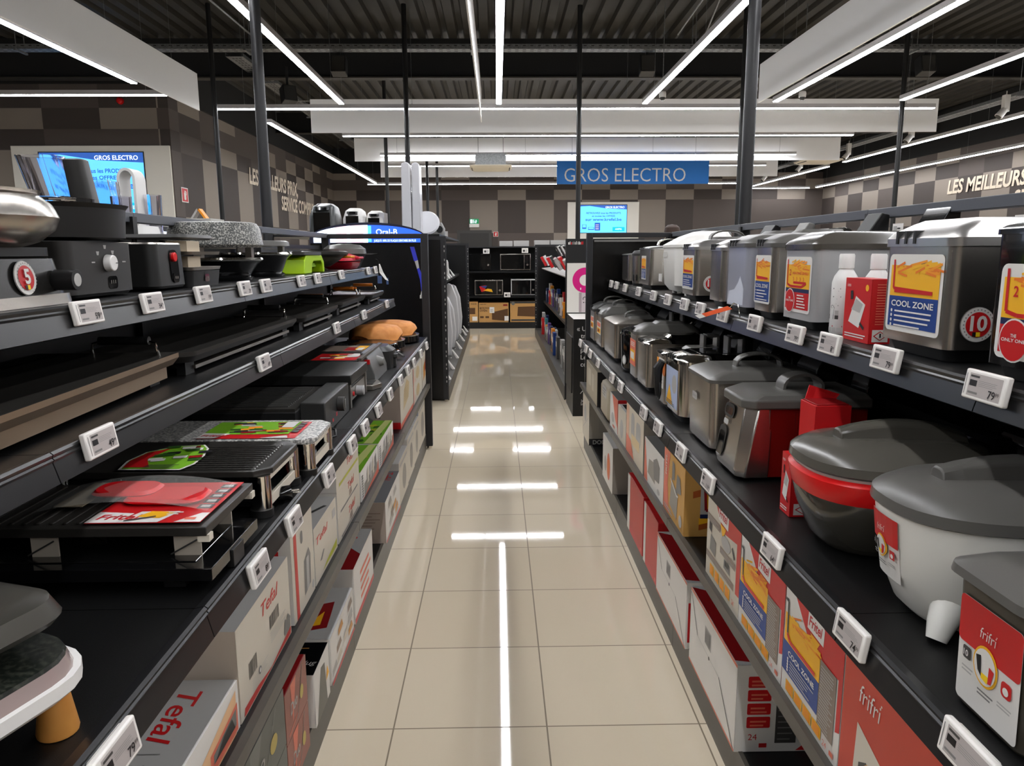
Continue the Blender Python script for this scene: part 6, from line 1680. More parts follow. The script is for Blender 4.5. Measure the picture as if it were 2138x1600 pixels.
oval_fryer('dark grey oval pot with red rim band and grey lid', 0.855, 1.555, 0.2, 0.165, 0.99, GPOT, BRED)
t, b = oval_fryer('white oval fryer with red logo label and grey lid', 0.885, 1.22, 0.215, 0.15, 1.01, mat('white glossy pot', (224, 222, 214), 0.25), None)
a = MB(); a.tube([(0.79, 1.18, zq + 0.1), (0.755, 1.15, zq + 0.06), (0.725, 1.125, zq + 0.026), (0.715, 1.118, zq + 0.003)], [0.03, 0.03, 0.022, 0.016], mat('white glossy pot', (224, 222, 214), 0.25), n=16); a.build('foot', b)
class OvalFr(Fr):
    def p(self, a, b, l=1):
        z = 0.065 + b; H = 1.01 - zq
        g = min(1.0, z / (H * 0.45)); g2 = max(0.0, (z - H * 0.45) / (H * 0.55))
        fx = 0.8 + 0.13 * g + 0.055 * g2; fy = 0.74 + 0.16 * g + 0.075 * g2
        q = PI - 0.3 + a / 0.2
        o = 0.003 + self.e * l + 8e-6 * self.mb.k
        c, s_ = math.cos(q), math.sin(q)
        x = (0.215 * fx + o) * abs(c) ** 0.78 * (1 if c >= 0 else -1); y = (0.15 * fy + o) * abs(s_) ** 0.78 * (1 if s_ >= 0 else -1)
        return Vector((0.885 + x, 1.22 + y, zq + z))
    def rrect(self, a0, a1, b0, b1, r, m, l=1):
        for k in range(6):
            Fr.rect(self, a0 + (a1 - a0) * k / 6, a0 + (a1 - a0) * (k + 1) / 6, b0, b1, m, l)
a = MB(); f = OvalFr(a, (0, 0, 0), YM, ZP, 0.0008)
art_frifri(f, 0.0, 0.0, 0.09, 0.115, num='3'); a.build('label', b, smooth=False)
# square frifri fryer in the corner
t = thing('deep_fryer', 'dark square fryer with large red and white label, lower right corner', 'deep fryer', (0.8, 0.83, zq), 'deep fryers on the right shelves')
a = MB(); a.rr([(zq, 0.805, 0.9, 0.148, 0.072, 0.02), (zq + 0.006, 0.805, 0.9, 0.152, 0.076, 0.02), (1.005, 0.805, 0.9, 0.158, 0.08, 0.02)], mat('dark taupe plastic', (62, 58, 50), 0.3)); b = a.build('body', t)
a = MB(); f = Fr(a, (0.6515, 0.972, zq + 0.004), YM, Vector((-0.03, 0, 1)).normalized(), 0.0008); art_frifri(f, 0.01, 0.006, 0.125, 0.155); a.build('label', b, smooth=False)
a = MB(); a.rr([(1.005, 0.8, 0.9, 0.16, 0.083, 0.025), (1.01, 0.8, 0.9, 0.17, 0.09, 0.03), (1.022, 0.8, 0.9, 0.168, 0.088, 0.03), (1.035, 0.805, 0.9, 0.14, 0.07, 0.03), (1.04, 0.81, 0.9, 0.1, 0.05, 0.03)], LIDGREY); l = a.build('lid', t)
a = MB(); a.rr([(1.038, 0.82, 0.9, 0.09, 0.04, 0.02), (1.065, 0.82, 0.9, 0.08, 0.03, 0.02), (1.07, 0.82, 0.9, 0.06, 0.02, 0.015)], LIDGREY); a.build('handle_ridge', l)
# dark control heads standing at the back of the main shelf
def rear_head(label, x, y, z, kind=0):
    t = thing('control_head', label, 'control unit', (x, y, zq))
    a = MB(); a.box(x, x + 0.05, y - 0.06, y + 0.06, zq, z - 0.06, BLACK); a.build('column', t, bevel=0.004)
    a = MB(); a.prism([(x - 0.06, z - 0.05), (x + 0.06, z - 0.06), (x + 0.07, z), (x, z + 0.02)], 'y', y - 0.075, y + 0.075, BLACKG); h = a.build('head', t, bevel=0.004)
    a = MB(); f = Fr(a, (x - 0.061, y + 0.075, z - 0.048), YM, Vector((0.7, 0, 0.75)).normalized(), 0.001)
    if kind == 0:
        f.rect(0.02, 0.045, 0.01, 0.025, PAPER, 1); f.circ(0.09, 0.04, 0.02, STEELD, 1); f.circ(0.04, 0.06, 0.015, STEELD, 1)
    else:
        f.rect(0.02, 0.13, 0.004, 0.018, GREY, 1); f.circ(0.12, 0.03, 0.008, REDD, 1)
    a.build('panel_print', h, smooth=False)
rear_head('dark control head behind the glass lidded fryer with white label', 1.09, 2.78, 1.12)
rear_head('dark control head behind the arched handle fryer', 1.10, 2.46, 1.10)
rear_head('dark control head with grey bar behind the red rimmed pot', 1.16, 1.52, 1.09, 1)
rear_head('dark control head at the back behind the black round cooker', 1.1, 3.98, 1.1)

# ---------------- cartons, right lower shelf
def frifri_big(f, w, h):
    BR = mat('red carton with glare', (196, 66, 50), 0.42)  # red washed out in the colour itself to show glare on the carton
    f.rect(0, w, 0, h, BR, 1); script_frifri(f, w * 0.26, h * 0.72, h * 0.13, PAPER, 3)
    f.poly([(w * 0.14, 0), (w * 0.97, 0), (w * 0.97, h * 0.2), (w * 0.16, h * 0.56)], CREAM, 2)
    f.poly([(w * 0.2, h * 0.1), (w * 0.42, h * 0.02), (w * 0.4, h * 0.14), (w * 0.27, h * 0.36), (w * 0.2, h * 0.3)], DGREY, 3); f.poly([(w * 0.21, h * 0.26), (w * 0.36, h * 0.12), (w * 0.4, h * 0.2), (w * 0.28, h * 0.36)], mat('fries pan print', (220, 170, 90), 0.45), 4); f.poly([(w * 0.2, h * 0.22), (w * 0.37, h * 0.08), (w * 0.38, h * 0.13), (w * 0.22, h * 0.28)], SALMON, 5); f.line([(w * 0.38, h * 0.2), (w * 0.5, h * 0.14)], h * 0.02, INK, 5)
    f.rect(w * 0.3, w * 0.36, h * 0.06, h * 0.1, RED, 6); f.lines(w * 0.55, w * 0.9, h * 0.06, h * 0.16, 3, MGREY, 3)
carton('red carton with white script logo and fries pan picture, right lower shelf', 0.62, 0.92, 0.86, 1.218, zl, 0.757, mat('red carton with glare', (196, 66, 50), 0.42), frifri_big, None, None, side='R', topm=ORANGE)
carton('carton with blue and yellow fries print, nearer of two alike', 0.62, 0.92, 1.222, 1.495, zl, 0.755, PAPER, art_carton_coolzone, None, None, side='R', topm=ORANGE)
carton('carton with blue and yellow fries print, farther of two alike', 0.62, 0.92, 1.499, 1.792, zl, 0.751, PAPER, art_carton_coolzone, lambda f, w, h: f.rect(0, w, 0, h, RED, 1), None, side='R', topm=ORANGE)
def acc(f, w, h):
    f.rect(0, w, 0, h, CREAM, 1); f.poly([(w * 0.25, h), (w, h), (w, h * 0.25), (w * 0.9, h * 0.24), (w * 0.9, h * 0.8), (w * 0.5, h * 0.74)], mat('red print with glare', (196, 66, 58), 0.45), 2); art_fritel_logo(f, w * 0.36, h * 0.84, w * 0.17)
    for (x0, x1, y0, y1) in ((0.02, 0.42, 0.7, 0.79), (0.44, 0.88, 0.48, 0.56), (0.02, 0.86, 0.24, 0.32)): f.rect(w * x0, w * x1, h * y0, h * y1, TAUPE, 3); f.lines(w * (x0 + 0.03), w * (x1 - 0.05), h * (y0 + 0.015), h * (y1 - 0.01), 3, LGREY, 4, th=0.25)
    f.poly([(w * 0.12, h * 0.36), (w * 0.3, h * 0.34), (w * 0.32, h * 0.52), (w * 0.14, h * 0.56)], GREY, 3); f.poly([(w * 0.08, h * 0.6), (w * 0.16, h * 0.58), (w * 0.17, h * 0.69), (w * 0.08, h * 0.7)], DGREY, 3)
    f.circ(w * 0.6, h * 0.65, w * 0.13, LGREY, 3, ry=h * 0.08); f.line([(w * 0.78, h * 0.7), (w * 0.85, h * 0.6)], w * 0.04, DGREY, 3); f.poly([(w * 0.56, h * 0.36), (w * 0.74, h * 0.35), (w * 0.72, h * 0.46), (w * 0.57, h * 0.47)], MGREY, 3); f.rect(w * 0.6, w * 0.7, h * 0.4, h * 0.46, DGREY, 4)
    for k in range(4): f.rect(w * (0.15 + 0.16 * k), w * (0.28 + 0.16 * k), h * 0.07, h * 0.2, AMBER, 3); f.rect(w * (0.17 + 0.16 * k), w * (0.26 + 0.16 * k), h * 0.08, h * 0.19, ORANGE, 4)
    f.text('24', w * 0.82, h * 0.08, h * 0.06, SALMON, 3)
carton('carton with small grey accessory pictures and red corner, right lower shelf', 0.62, 0.92, 1.796, 2.1, zl, 0.745, PAPER, acc, None, None, side='R', topm=ORANGE)
def golden(f, w, h):
    f.rect(0, w, 0, h, mat('golden carton', (206, 158, 84), 0.45), 1); f.poly([(0, 0.005), (w * 0.3, 0.005), (w * 0.2, h * 0.5), (w * 0.3, h), (0, h)], SALMON, 2)
    f.poly([(w * 0.33, h * 0.2), (w * 0.68, h * 0.1), (w * 0.72, h * 0.5), (w * 0.4, h * 0.62)], BGREY, 3); f.poly([(w * 0.42, h * 0.62), (w * 0.55, h * 0.66), (w * 0.54, h * 0.9), (w * 0.42, h * 0.92)], GREY, 3); f.poly([(w * 0.62, h * 0.5), (w * 0.86, h * 0.56), (w * 0.8, h * 0.78), (w * 0.66, h * 0.8)], GREY, 3)
    f.line([(w * 0.36, h * 0.62), (w * 0.66, h * 0.46), (w * 0.74, h * 0.48)], w * 0.02, PAPER, 4); f.text('FRITEL', w * 0.16, h * 0.6, h * 0.08, PAPER, 4, bold=0.02, rot=PI / 2); f.lines(w * 0.05, w * 0.5, h * 0.06, h * 0.14, 2, LGREY, 4); f.circ(w * 0.86, h * 0.16, w * 0.07, LGREY, 4)
def golden_near(f, w, h):
    f.rect(0, w, 0, h, mat('golden carton', (206, 158, 84), 0.45), 1)
    for k in range(18):
        x, y = random.uniform(0, w * 0.8), random.uniform(0, h * 0.9); f.poly([(x, y), (x + w * 0.25, y + h * 0.06), (x + w * 0.22, y + h * 0.16), (x, y + h * 0.1)], random.choice((FRY, GOLDB, AMBER, mat('rusty print', (170, 84, 30), 0.45))), 2 + k % 3)
    f.rect(w * 0.22, w * 0.98, h * 0.28, h * 0.86, LGREY, 6); f.rect(w * 0.22, w * 0.98, h * 0.28, h * 0.34, NAVY, 7); f.rect(w * 0.3, w * 0.95, h * 0.38, h * 0.66, AMBER, 7); f.line([(w * 0.28, h * 0.74), (w * 0.3, h * 0.4), (w * 0.9, h * 0.38)], w * 0.04, REDD, 8)
carton('golden carton with fryer picture and fries on its end, right lower shelf', 0.62, 0.86, 2.375, 2.68, zl - 0.0, 0.735, GOLDB, golden, golden_near, None, side='R')
def dented(f, w, h):
    f.rect(0, w, 0, h, PAPER, 1); f.poly([(w * 0.2, h * 0.25), (w * 0.6, h * 0.2), (w * 0.58, h * 0.66), (w * 0.26, h * 0.6)], BGREY, 2); f.poly([(w * 0.55, h * 0.3), (w * 0.8, h * 0.34), (w * 0.82, h * 0.7), (w * 0.66, h * 0.82), (w * 0.5, h * 0.7)], GREY, 3); f.poly([(0, 0.004), (w * 0.2, 0.004), (w * 0.08, h * 0.7), (0, h)], SALMON, 2); f.circ(w * 0.78, h * 0.14, w * 0.07, LGREY, 2, ry=h * 0.06)
carton('dented white carton with grey coffee pot picture and grey top', 0.62, 0.84, 2.69, 3.05, zl, 0.682, PAPER, dented, None, lambda f, w, h: (f.rect(0, w, 0, h, MGREY, 1), f.poly([(w * 0.3, h), (w, h), (w, h * 0.55)], REDD, 2)), side='R')
def tallp(f, w, h):
    f.rect(0, w, 0, h, mat('pale warm card', (216, 204, 184), 0.45), 1); f.rect(0, w * 0.18, 0, h, mat('pale salmon print', (226, 180, 150), 0.45), 2); f.rrect(w * 0.3, w * 0.5, h * 0.4, h * 0.92, 0.03, LGREY, 2); f.rrect(w * 0.6, w * 0.85, h * 0.4, h * 0.85, 0.03, LGREY, 2); f.poly([(w * 0.02, 0.005), (w * 0.5, 0.005), (w * 0.3, h * 0.33), (w * 0.02, h * 0.38)], SALMON, 3); f.rect(w * 0.35, w * 0.8, h * 0.3, h * 0.5, mat('pale gold print', (220, 196, 150), 0.45), 3)
carton('tall pale carton with salmon corner and two grey shapes', 0.62, 0.86, 3.085, 3.505, zl, 0.735, CREAM, tallp, lambda f, w, h: f.rect(0, w, 0, h, BGREY, 1), None, side='R')
carton('small white carton with slanted open top on right lower shelf', 0.62, 0.78, 3.52, 3.76, zl, 0.675, PAPER, lambda f, w, h: (f.rect(0, w, 0, h, CREAM, 1), f.circ(w * 0.5, h * 0.4, w * 0.2, LGREY, 2)), None, lambda f, w, h: f.rect(w * 0.1, w * 0.9, h * 0.1, h * 0.9, INK, 1), side='R')
def rw(f, w, h):
    f.rect(0, w, 0, h, PAPER, 1); f.poly([(w * 0.3, h), (w, h), (w, h * 0.2), (w * 0.7, h * 0.4)], SALMON, 2); f.circ(w * 0.4, h * 0.35, w * 0.18, LGREY, 3, ry=h * 0.14); f.rect(w * 0.4, w * 0.7, h * 0.1, h * 0.16, SALMON, 3)
carton('white carton edged in bright red on the right lower shelf', 0.62, 0.8, 3.775, 4.03, zl, 0.69, PAPER, rw, lambda f, w, h: f.rect(0, w, h * 0.05, h, RED, 1), lambda f, w, h: (f.rect(0, w, 0, h, MGREY, 1), f.rect(w * 0.2, w * 0.8, h * 0.2, h * 0.3, RED, 2)), side='R')
carton('beige pillow shaped carton with pale window print, right lower shelf', 0.61, 0.78, 4.05, 4.36, zl, 0.71, mat('beige grey card', (168, 158, 138), 0.5), lambda f, w, h: (f.rrect(w * 0.3, w * 0.8, h * 0.6, h * 0.92, 0.02, LGREY, 1), f.lines(w * 0.35, w * 0.75, h * 0.66, h * 0.88, 3, MGREY, 2)), None, None, side='R', bevel=0.03)
carton('beige grey carton with pale bottle print, farthest right lower shelf', 0.61, 0.8, 4.5, 5.06, zl, 0.72, mat('beige grey card', (168, 158, 138), 0.5), lambda f, w, h: (f.rrect(w * 0.2, w * 0.45, h * 0.35, h * 0.85, 0.02, mat('pale beige print', (190, 182, 164), 0.5), 1), f.rect(w * 0.55, w * 0.7, h * 0.3, h * 0.8, mat('pale beige print', (190, 182, 164), 0.5), 1)), lambda f, w, h: f.rect(0, w, 0, h, INK, 1), None, side='R')
# ---------------- cartons on the right base
def slit(f, w, h):
    f.rect(0, w, 0, h, PAPER, 1); f.rect(0, w, 0, h * 0.025, SALMON, 2); f.rect(0, w, h * 0.965, h, SALMON, 2)
    f.line([(w * 0.02, h * 0.95), (w * 0.2, h * 0.52)], 0.004, INK, 3); f.line([(w * 0.68, h * 0.5), (w * 0.985, h * 0.02)], 0.004, INK, 3); f.line([(w * 0.2, h * 0.52), (w * 0.68, h * 0.5)], 0.0015, LGREY, 3)
    f.rect(w * 0.36, w * 0.5, h * 0.6, h * 0.82, LGREY, 2); f.barcode(w * 0.37, w * 0.49, h * 0.62, h * 0.8, MGREY, 3); f.circ(w * 0.47, h * 0.5, 0.006, DGREY, 3)
def icons(f, w, h):
    f.rect(0, w, 0, h, PAPER, 1); f.rect(w * 0.36, w * 0.55, h * 0.1, h * 0.98, DGREY, 2); f.lines(w * 0.38, w * 0.53, h * 0.14, h * 0.94, 12, MGREY, 3, th=0.2)
    for k in range(4): f.rrect(w * 0.1, w * 0.31, h * (0.28 + 0.155 * k), h * (0.41 + 0.155 * k), 0.004, RED, 2); f.lines(w * 0.13, w * 0.28, h * (0.3 + 0.155 * k), h * (0.39 + 0.155 * k), 2, SALMON, 3)
    f.text('24', w * 0.12, h * 0.14, h * 0.07, RED, 2, rot=0.0); f.rect(w * 0.22, w * 0.29, h * 0.05, h * 0.1, RED, 2); f.poly([(w * 0.55, 0.003), (w, 0.003), (w, h * 0.08), (w * 0.62, h * 0.08)], RED, 2); f.poly([(w * 0.62, h * 0.16), (w * 0.9, h * 0.2), (w * 0.86, h * 0.42), (w * 0.7, h * 0.5), (w * 0.6, h * 0.36)], GREY, 3)
def redtop(f, w, h):
    f.rect(0, w, 0, h, PALEG, 1); f.poly([(0.0, h * 0.05), (w * 0.3, h * 0.0), (w * 0.3, h * 0.85), (0.0, h * 0.98)], REDD, 2); f.poly([(w * 0.2, h * 0.04), (w * 0.4, h * 0.0), (w * 0.45, h * 0.1), (w * 0.3, h * 0.16)], INK, 3)
carton('white carton with black slits and red icons on its end, nearest right base', 0.628, 0.93, 1.80, 2.275, zb, 0.37, PAPER, slit, icons, redtop, side='R')
carton('white carton with black slits, behind the one with red icons', 0.628, 0.93, 2.33, 2.795, zb, 0.355, PAPER, slit, lambda f, w, h: (f.rect(0, w, 0, h, PAPER, 1), f.rect(w * 0.02, w * 0.05, h * 0.1, h * 0.7, RED, 2)), redtop, side='R')
def fade(f, w, h):
    f.rect(0, w, 0, h, mat('red print with glare', (196, 66, 58), 0.45), 1); f.rect(0, w * 0.16, 0, h, PAPER, 2); f.poly([(w * 0.16, 0), (w, 0), (w, h * 0.08), (w * 0.5, h * 0.14), (w * 0.16, h * 0.1)], RED, 2); f.rect(w * 0.88, w * 0.93, h * 0.04, h * 0.1, SALMON, 3)
carton('red carton with white left edge, nearer of the two red ones on right base', 0.632, 0.93, 2.81, 3.085, zb, 0.385, RED, fade, None, None, side='R')
carton('red carton with white left edge, farther of the two red ones on right base', 0.632, 0.93, 3.11, 3.49, zb, 0.39, RED, fade, None, None, side='R')
carton('white carton with orange oval print and grey end, right base', 0.63, 0.9, 3.97, 4.35, zb, 0.38, PAPER, lambda f, w, h: (f.rect(0, w, 0, h, PAPER, 1), f.circ(w * 0.62, h * 0.45, w * 0.16, SALMON, 2, ry=h * 0.3), f.circ(w * 0.62, h * 0.45, w * 0.08, FRY, 3, ry=h * 0.2), f.circ(w * 0.3, h * 0.4, w * 0.12, LGREY, 2)), lambda f, w, h: (f.rect(0, w, 0, h, BGREY, 1), f.lines(w * 0.3, w * 0.8, h * 0.1, h * 0.4, 7, MGREY, 2, th=0.2)), None, side='R')
carton('white carton with line drawing front and black band end printed DOMO', 0.63, 0.9, 5.04, 5.41, zb, 0.43, PAPER, lambda f, w, h: (f.rect(0, w, 0, h, CREAM, 1), f.circ(w * 0.4, h * 0.6, w * 0.2, LGREY, 2, ry=h * 0.2), f.line([(w * 0.1, h * 0.2), (w * 0.9, h * 0.6)], 0.006, LGREY, 3), f.line([(w * 0.2, h * 0.9), (w * 0.8, h * 0.3)], 0.006, LGREY, 3)), lambda f, w, h: (f.rect(0, w, 0, h, BGREY, 1), f.lines(w * 0.25, w, h * 0.3, h * 0.8, 11, MGREY, 2, th=0.2), f.rect(0, w, 0, h * 0.15, INK, 2), f.text('DOMO', w * 0.1, h * 0.03, h * 0.09, LGREY, 3, bold=0.03)), None, side='R')
# ------------------------------------------------------------------ far part of the aisle
def far_unit(label, x_front, x_back, y0, y1, top, shelves, s):
    t = thing('shelving_unit', label, 'shelving', ((x_front + x_back) / 2, (y0 + y1) / 2, 0))
    lo, hi = min(x_front, x_back), max(x_front, x_back)
    a = MB(); a.box(lo, hi, y0 + 0.05, y1 - 0.05, 0.0, 0.14, KICK); a.build('base', t)
    a = MB(); a.box(min(x_back, x_back + s * 0.02), max(x_back, x_back + s * 0.02), y0 + 0.02, y1 - 0.02, 0.14, top - 0.02, SHELF); a.build('back_panel', t)
    for z, d in shelves:
        a = MB(); xf = x_back + s * d; a.box(min(x_back, xf), max(x_back, xf), y0 + 0.06, y1 - 0.06, z - 0.03, z, SHELF); a.build('shelf', t)
    for y in (y0, y1):
        a = MB(); a.box(lo, hi - 0.0, y - 0.012, y + 0.012, 0.03, top - 0.03, SMOKE if False else mat('black side panel', (15, 15, 16), 0.3)); p = a.build('side_panel', t)
        a = MB(); xp = x_front; a.box(min(xp, xp - s * 0.05), max(xp, xp - s * 0.05), y - 0.025, y + 0.025, 0.02, top, POST)
        for k in range(34):
            z = 0.15 + k * 0.042
            a.box(min(xp - s * 0.012, xp - s * 0.02), max(xp - s * 0.012, xp - s * 0.02), y - 0.027, y - 0.025, z, z + 0.02, LGREY if k % 3 else BLACK)
        a.build('post', t)
        a = MB(); a.box(lo, hi, y - 0.022, y + 0.022, top - 0.035, top, POST); a.build('top_bar', t)
        a = MB(); a.lathe(x_front - s * 0.025, y, [(0.018, 0), (0.018, 0.02)], CHROME, n=10); a.build('foot', t)
far_unit('far left black shelving with white boards, beyond the open end frame', -0.485, -1.25, 7.24, 13.0, 1.60, [(1.09, 0.6)], 1)
far_unit('far right black shelving with hanging packs, behind the hair dryer stand', 0.655, 1.4, 7.2, 13.0, 1.57, [(1.16, 0.5), (0.62, 0.6)], -1)

# white boards leaning on the far left shelving
BOARD = mat('white board cover', (214, 212, 212), 0.45)
def board(label, y, h, rot=0.0):
    t = thing('ironing_board', label, 'ironing board', (-0.66, y, 0.14), 'white folded boards in the far left bay')
    Mx = Matrix.Translation((-0.72, y, 0.14)) @ Matrix.Rotation(rot, 4, 'X')
    a = MB(Mx); pts = [(-0.13, 0), (0.13, 0), (0.15, h * 0.35), (0.12, h * 0.75), (0.05, h * 0.97), (0.0, h), (-0.05, h * 0.97), (-0.12, h * 0.75), (-0.15, h * 0.35)]
    a.prism(pts, 'y', -0.03, 0.03, BOARD); a.build('top', t, bevel=0.012)
    a = MB(Mx); a.tube([(-0.06, -0.04, 0.02), (0.05, -0.045, h * 0.6)], 0.009, LGREY, n=6); a.tube([(0.06, -0.04, 0.02), (-0.05, -0.045, h * 0.6)], 0.009, LGREY, n=6); a.build('legs', t)
for k, (y, h, r_) in enumerate(((7.9, 0.82, 0.02), (8.7, 0.75, -0.05), (9.5, 0.9, 0.04), (10.3, 0.72, 0.0), (11.2, 0.86, 0.05), (12.1, 0.8, -0.03))):
    board('white folded board leaning in the far left bay, %s from the front' % ('first', 'second', 'third', 'fourth', 'fifth', 'last')[k], y, h, r_)
def tag_card(label, x, y, z, group):
    a = MB(); a.loft([[(x, y - 0.05, z), (x + 0.03, y - 0.05, z), (x + 0.03, y + 0.05, z), (x, y + 0.05, z)], [(x - 0.05, y - 0.05, z + 0.1), (x - 0.045, y - 0.05, z + 0.1), (x - 0.045, y + 0.05, z + 0.1), (x - 0.05, y + 0.05, z + 0.1)]], TAGW)
    a.box(x - 0.07, x - 0.06, y - 0.04, y + 0.04, z, z + 0.002, TAGW)
    return tag(a.build('price_card', None, origin=(x, y, z), smooth=False), label, 'price tag', group)
for k, y in enumerate((7.7, 8.4, 9.3, 10.2, 11.1, 11.9, 12.4)):
    tag_card('slanted white price card on the base of the far left shelving', -0.52, y, 0.142, 'price cards at the far left base')
for k, y in enumerate((9.4, 9.9, 10.4, 10.9, 11.6)):
    tag_card('slanted white price card on the upper far left shelf', -0.68, y, 1.092, 'price cards on the far left shelf')
# small bathroom appliances
def flosser(label, x, y, z, h, tank):
    t = thing('water_flosser', label, 'small appliance', (x, y, z), 'white bathroom appliances')
    a = MB(); a.rr([(z, x, y, 0.08, 0.09, 0.03), (z + h * 0.55, x, y, 0.075, 0.085, 0.03)], WHITE); a.build('body', t)
    a = MB(); a.rr([(z + h * 0.55, x, y, 0.07, 0.08, 0.03), (z + h * 0.85, x, y, 0.065, 0.075, 0.03)], mat('pale blue tank', (140, 186, 206), 0.15, trans=0.5) if tank else WHITE); a.build('tank', t)
    a = MB(); a.rr([(z + h * 0.85, x, y, 0.067, 0.077, 0.03), (z + h, x, y, 0.055, 0.065, 0.03)], WHITE); a.build('lid', t)
flosser('white appliance with pale blue tank, nearest on the far left shelf', -0.82, 8.1, 1.092, 0.42, True)
flosser('plain white appliance with rounded lid on the far left shelf', -0.72, 9.0, 1.092, 0.36, False)
flosser('second white appliance with blue tank on the far left shelf', -0.85, 9.7, 1.092, 0.28, True)
flosser('farthest white appliance on the far left shelf', -0.75, 10.6, 1.092, 0.25, False)
# things standing on top of the far left shelving
t = thing('top_shelf', 'black top deck of the far left shelving carrying white appliances', 'shelf', (-1.3, 9.0, 1.6))
a = MB(); a.box(-2.2, -0.55, 7.3, 11.0, 1.601, 1.622, SHELF); a.build('deck', t)
t = thing('ironing_board', 'tall glossy white upright folded board with rounded top', 'ironing board', (-0.85, 8.0, 1.622))
a = MB()
for (x0, x1, yy) in ((-0.985, -0.885, 8.0), (-0.88, -0.79, 8.02)):
    cxm = (x0 + x1) / 2; hw = (x1 - x0) / 2
    pts = [(x0, 1.622), (x1, 1.622)] + [(cxm + (hw - 0.006) * math.cos(PI * k / 10), 2.33 + 0.035 * math.sin(PI * k / 10)) for k in range(11)]
    b_ = MB(); b_.prism(pts, 'y', yy - 0.05, yy + 0.2, mat('glossy white panel', (216, 216, 220), 0.2)); b_.build('leaf', t, bevel=0.01)
a = MB(); a.lathe(0, 0, [(0.29, -0.02), (0.3, 0.0), (0.27, 0.03), (0.1, 0.04)], mat('glossy white panel', (216, 216, 220), 0.2), n=36)
a.M = Matrix.Translation((-0.80, 8.5, 1.79 + 0.0)) @ Matrix.Rotation(PI / 2, 4, 'Y') @ Matrix.Rotation(0.2, 4, 'X') @ Matrix.Scale(0.55, 4, (0, 1, 0)) if False else Matrix.Translation((-0.78, 8.45, 1.77)) @ Matrix.Rotation(PI / 2 - 0.5, 4, 'X') @ Matrix.Scale(0.5, 4)
tag(a.build('serving_dish', None, origin=(-0.78, 8.45, 1.64)), 'large round white dish shape leaning beside the tall white board', 'dish')
t = thing('fan_heater', 'grey rounded appliance right of the white dish on the far shelving', 'small appliance', (-0.66, 8.9, 1.622))
a = MB(); a.rr([(1.622, -0.68, 8.9, 0.07, 0.1, 0.03), (1.72, -0.68, 8.9, 0.075, 0.1, 0.04), (1.79, -0.69, 8.9, 0.05, 0.08, 0.04)], GREY, n=6); a.build('body', t)
a = MB(); a.cyly(8.795, 8.8, -0.66, 1.71, 0.04, BLACK); a.build('front_grille', t)
a = MB(); a.box(-0.6, -0.57, 8.85, 8.88, 1.622, 1.69, WHITE); tag(a.build('price_card', None, origin=(-0.585, 8.86, 1.622)), 'small white card beside the grey rounded appliance', 'price tag')
def coffee(label, x, y, w_, h, m, tank):
    t = thing('coffee_machine', label, 'coffee machine', (x, y, 1.622))
    a = MB(); a.rr([(1.622, x, y, w_, 0.2, 0.05), (1.622 + h * 0.6, x, y, w_ * 0.95, 0.2, 0.06), (1.622 + h * 0.9, x, y + 0.02, w_ * 0.8, 0.16, 0.07), (1.622 + h, x, y + 0.03, w_ * 0.5, 0.1, 0.05)], m, n=6); b = a.build('body', t)
    a = MB(); a.rr([(1.622 + h * 0.78, x, y - 0.16, w_ * 0.5, 0.05, 0.02), (1.622 + h * 0.86, x, y - 0.15, w_ * 0.5, 0.05, 0.02)], BLACKG); a.box(x - w_ * 0.6, x + w_ * 0.6, y - 0.202, y - 0.198, 1.64, 1.622 + h * 0.7, SMOKE); a.build('front_panel', b)
    if tank: a = MB(); a.box(x + w_ * 0.4, x + w_ * 1.05, y - 0.15, y + 0.1, 1.66, 1.622 + h * 0.92, GLASS); a.build('water_tank', b)
coffee('dark grey capsule coffee machine with chrome vents on far left shelving top', -1.78, 8.0, 0.14, 0.33, mat('graphite shell', (70, 72, 72), 0.25), False)
coffee('white capsule coffee machine right of the dark grey one', -1.50, 8.15, 0.11, 0.29, WHITE, False)
coffee('white coffee machine with clear water tank right of the two capsule machines', -1.3, 8.3, 0.1, 0.27, WHITE, True)

# toothbrush end display
t = thing('end_display', 'black end display with lit arched toothbrush header', 'display', (-1.15, 6.95, 0))
yD = 6.95
a = MB(); a.box(-1.70, -0.645, yD, yD + 0.18, 0, 1.535, mat('black display board', (10, 10, 12), 0.25)); b = a.build('board', t, bevel=0.003)
a = MB(); f = face_ym(a, -1.70, yD - 0.0008, 0)
BB = mat('blue brush print', (52, 58, 190), 0.4); 
f.poly([(0.905, 1.50), (0.945, 1.50), (0.975, 1.38), (0.94, 1.37)], BB, 1); f.poly([(0.945, 1.37), (0.975, 1.38), (0.985, 1.31), (0.965, 1.3)], LGREY, 1)
f.poly([(0.965, 1.3), (0.985, 1.31), (1.02, 1.22), (1.03, 1.1), (1.0, 1.1), (0.99, 1.2)], BB, 1); f.poly([(1.0, 1.1), (1.03, 1.1), (1.035, 1.06), (0.99, 1.06)], LGREY, 1)
for k in range(4): f.rect(0.985 + 0.014 * k, 0.995 + 0.014 * k, 1.03, 1.06, PAPER, 2)
f.rect(0.6, 0.64, 1.17, 1.24, mat('dim blue print', (60, 80, 120), 0.4), 1); f.rect(0.68, 0.7, 1.16, 1.22, mat('dim blue print', (60, 80, 120), 0.4), 1)
a.build('poster_print', b, smooth=False)
a = MB(); cxm, hw = -1.17, 0.53
arc = [(cxm - hw, 1.535)] + [(cxm - hw * math.cos(PI * k / 16), 1.575 + 0.145 * math.sin(PI * k / 16)) for k in range(17)] + [(cxm + hw, 1.535)]
a.prism(arc, 'y', yD - 0.02, yD + 0.16, mat('navy header shell', (30, 32, 56), 0.35)); h = a.build('header', t)
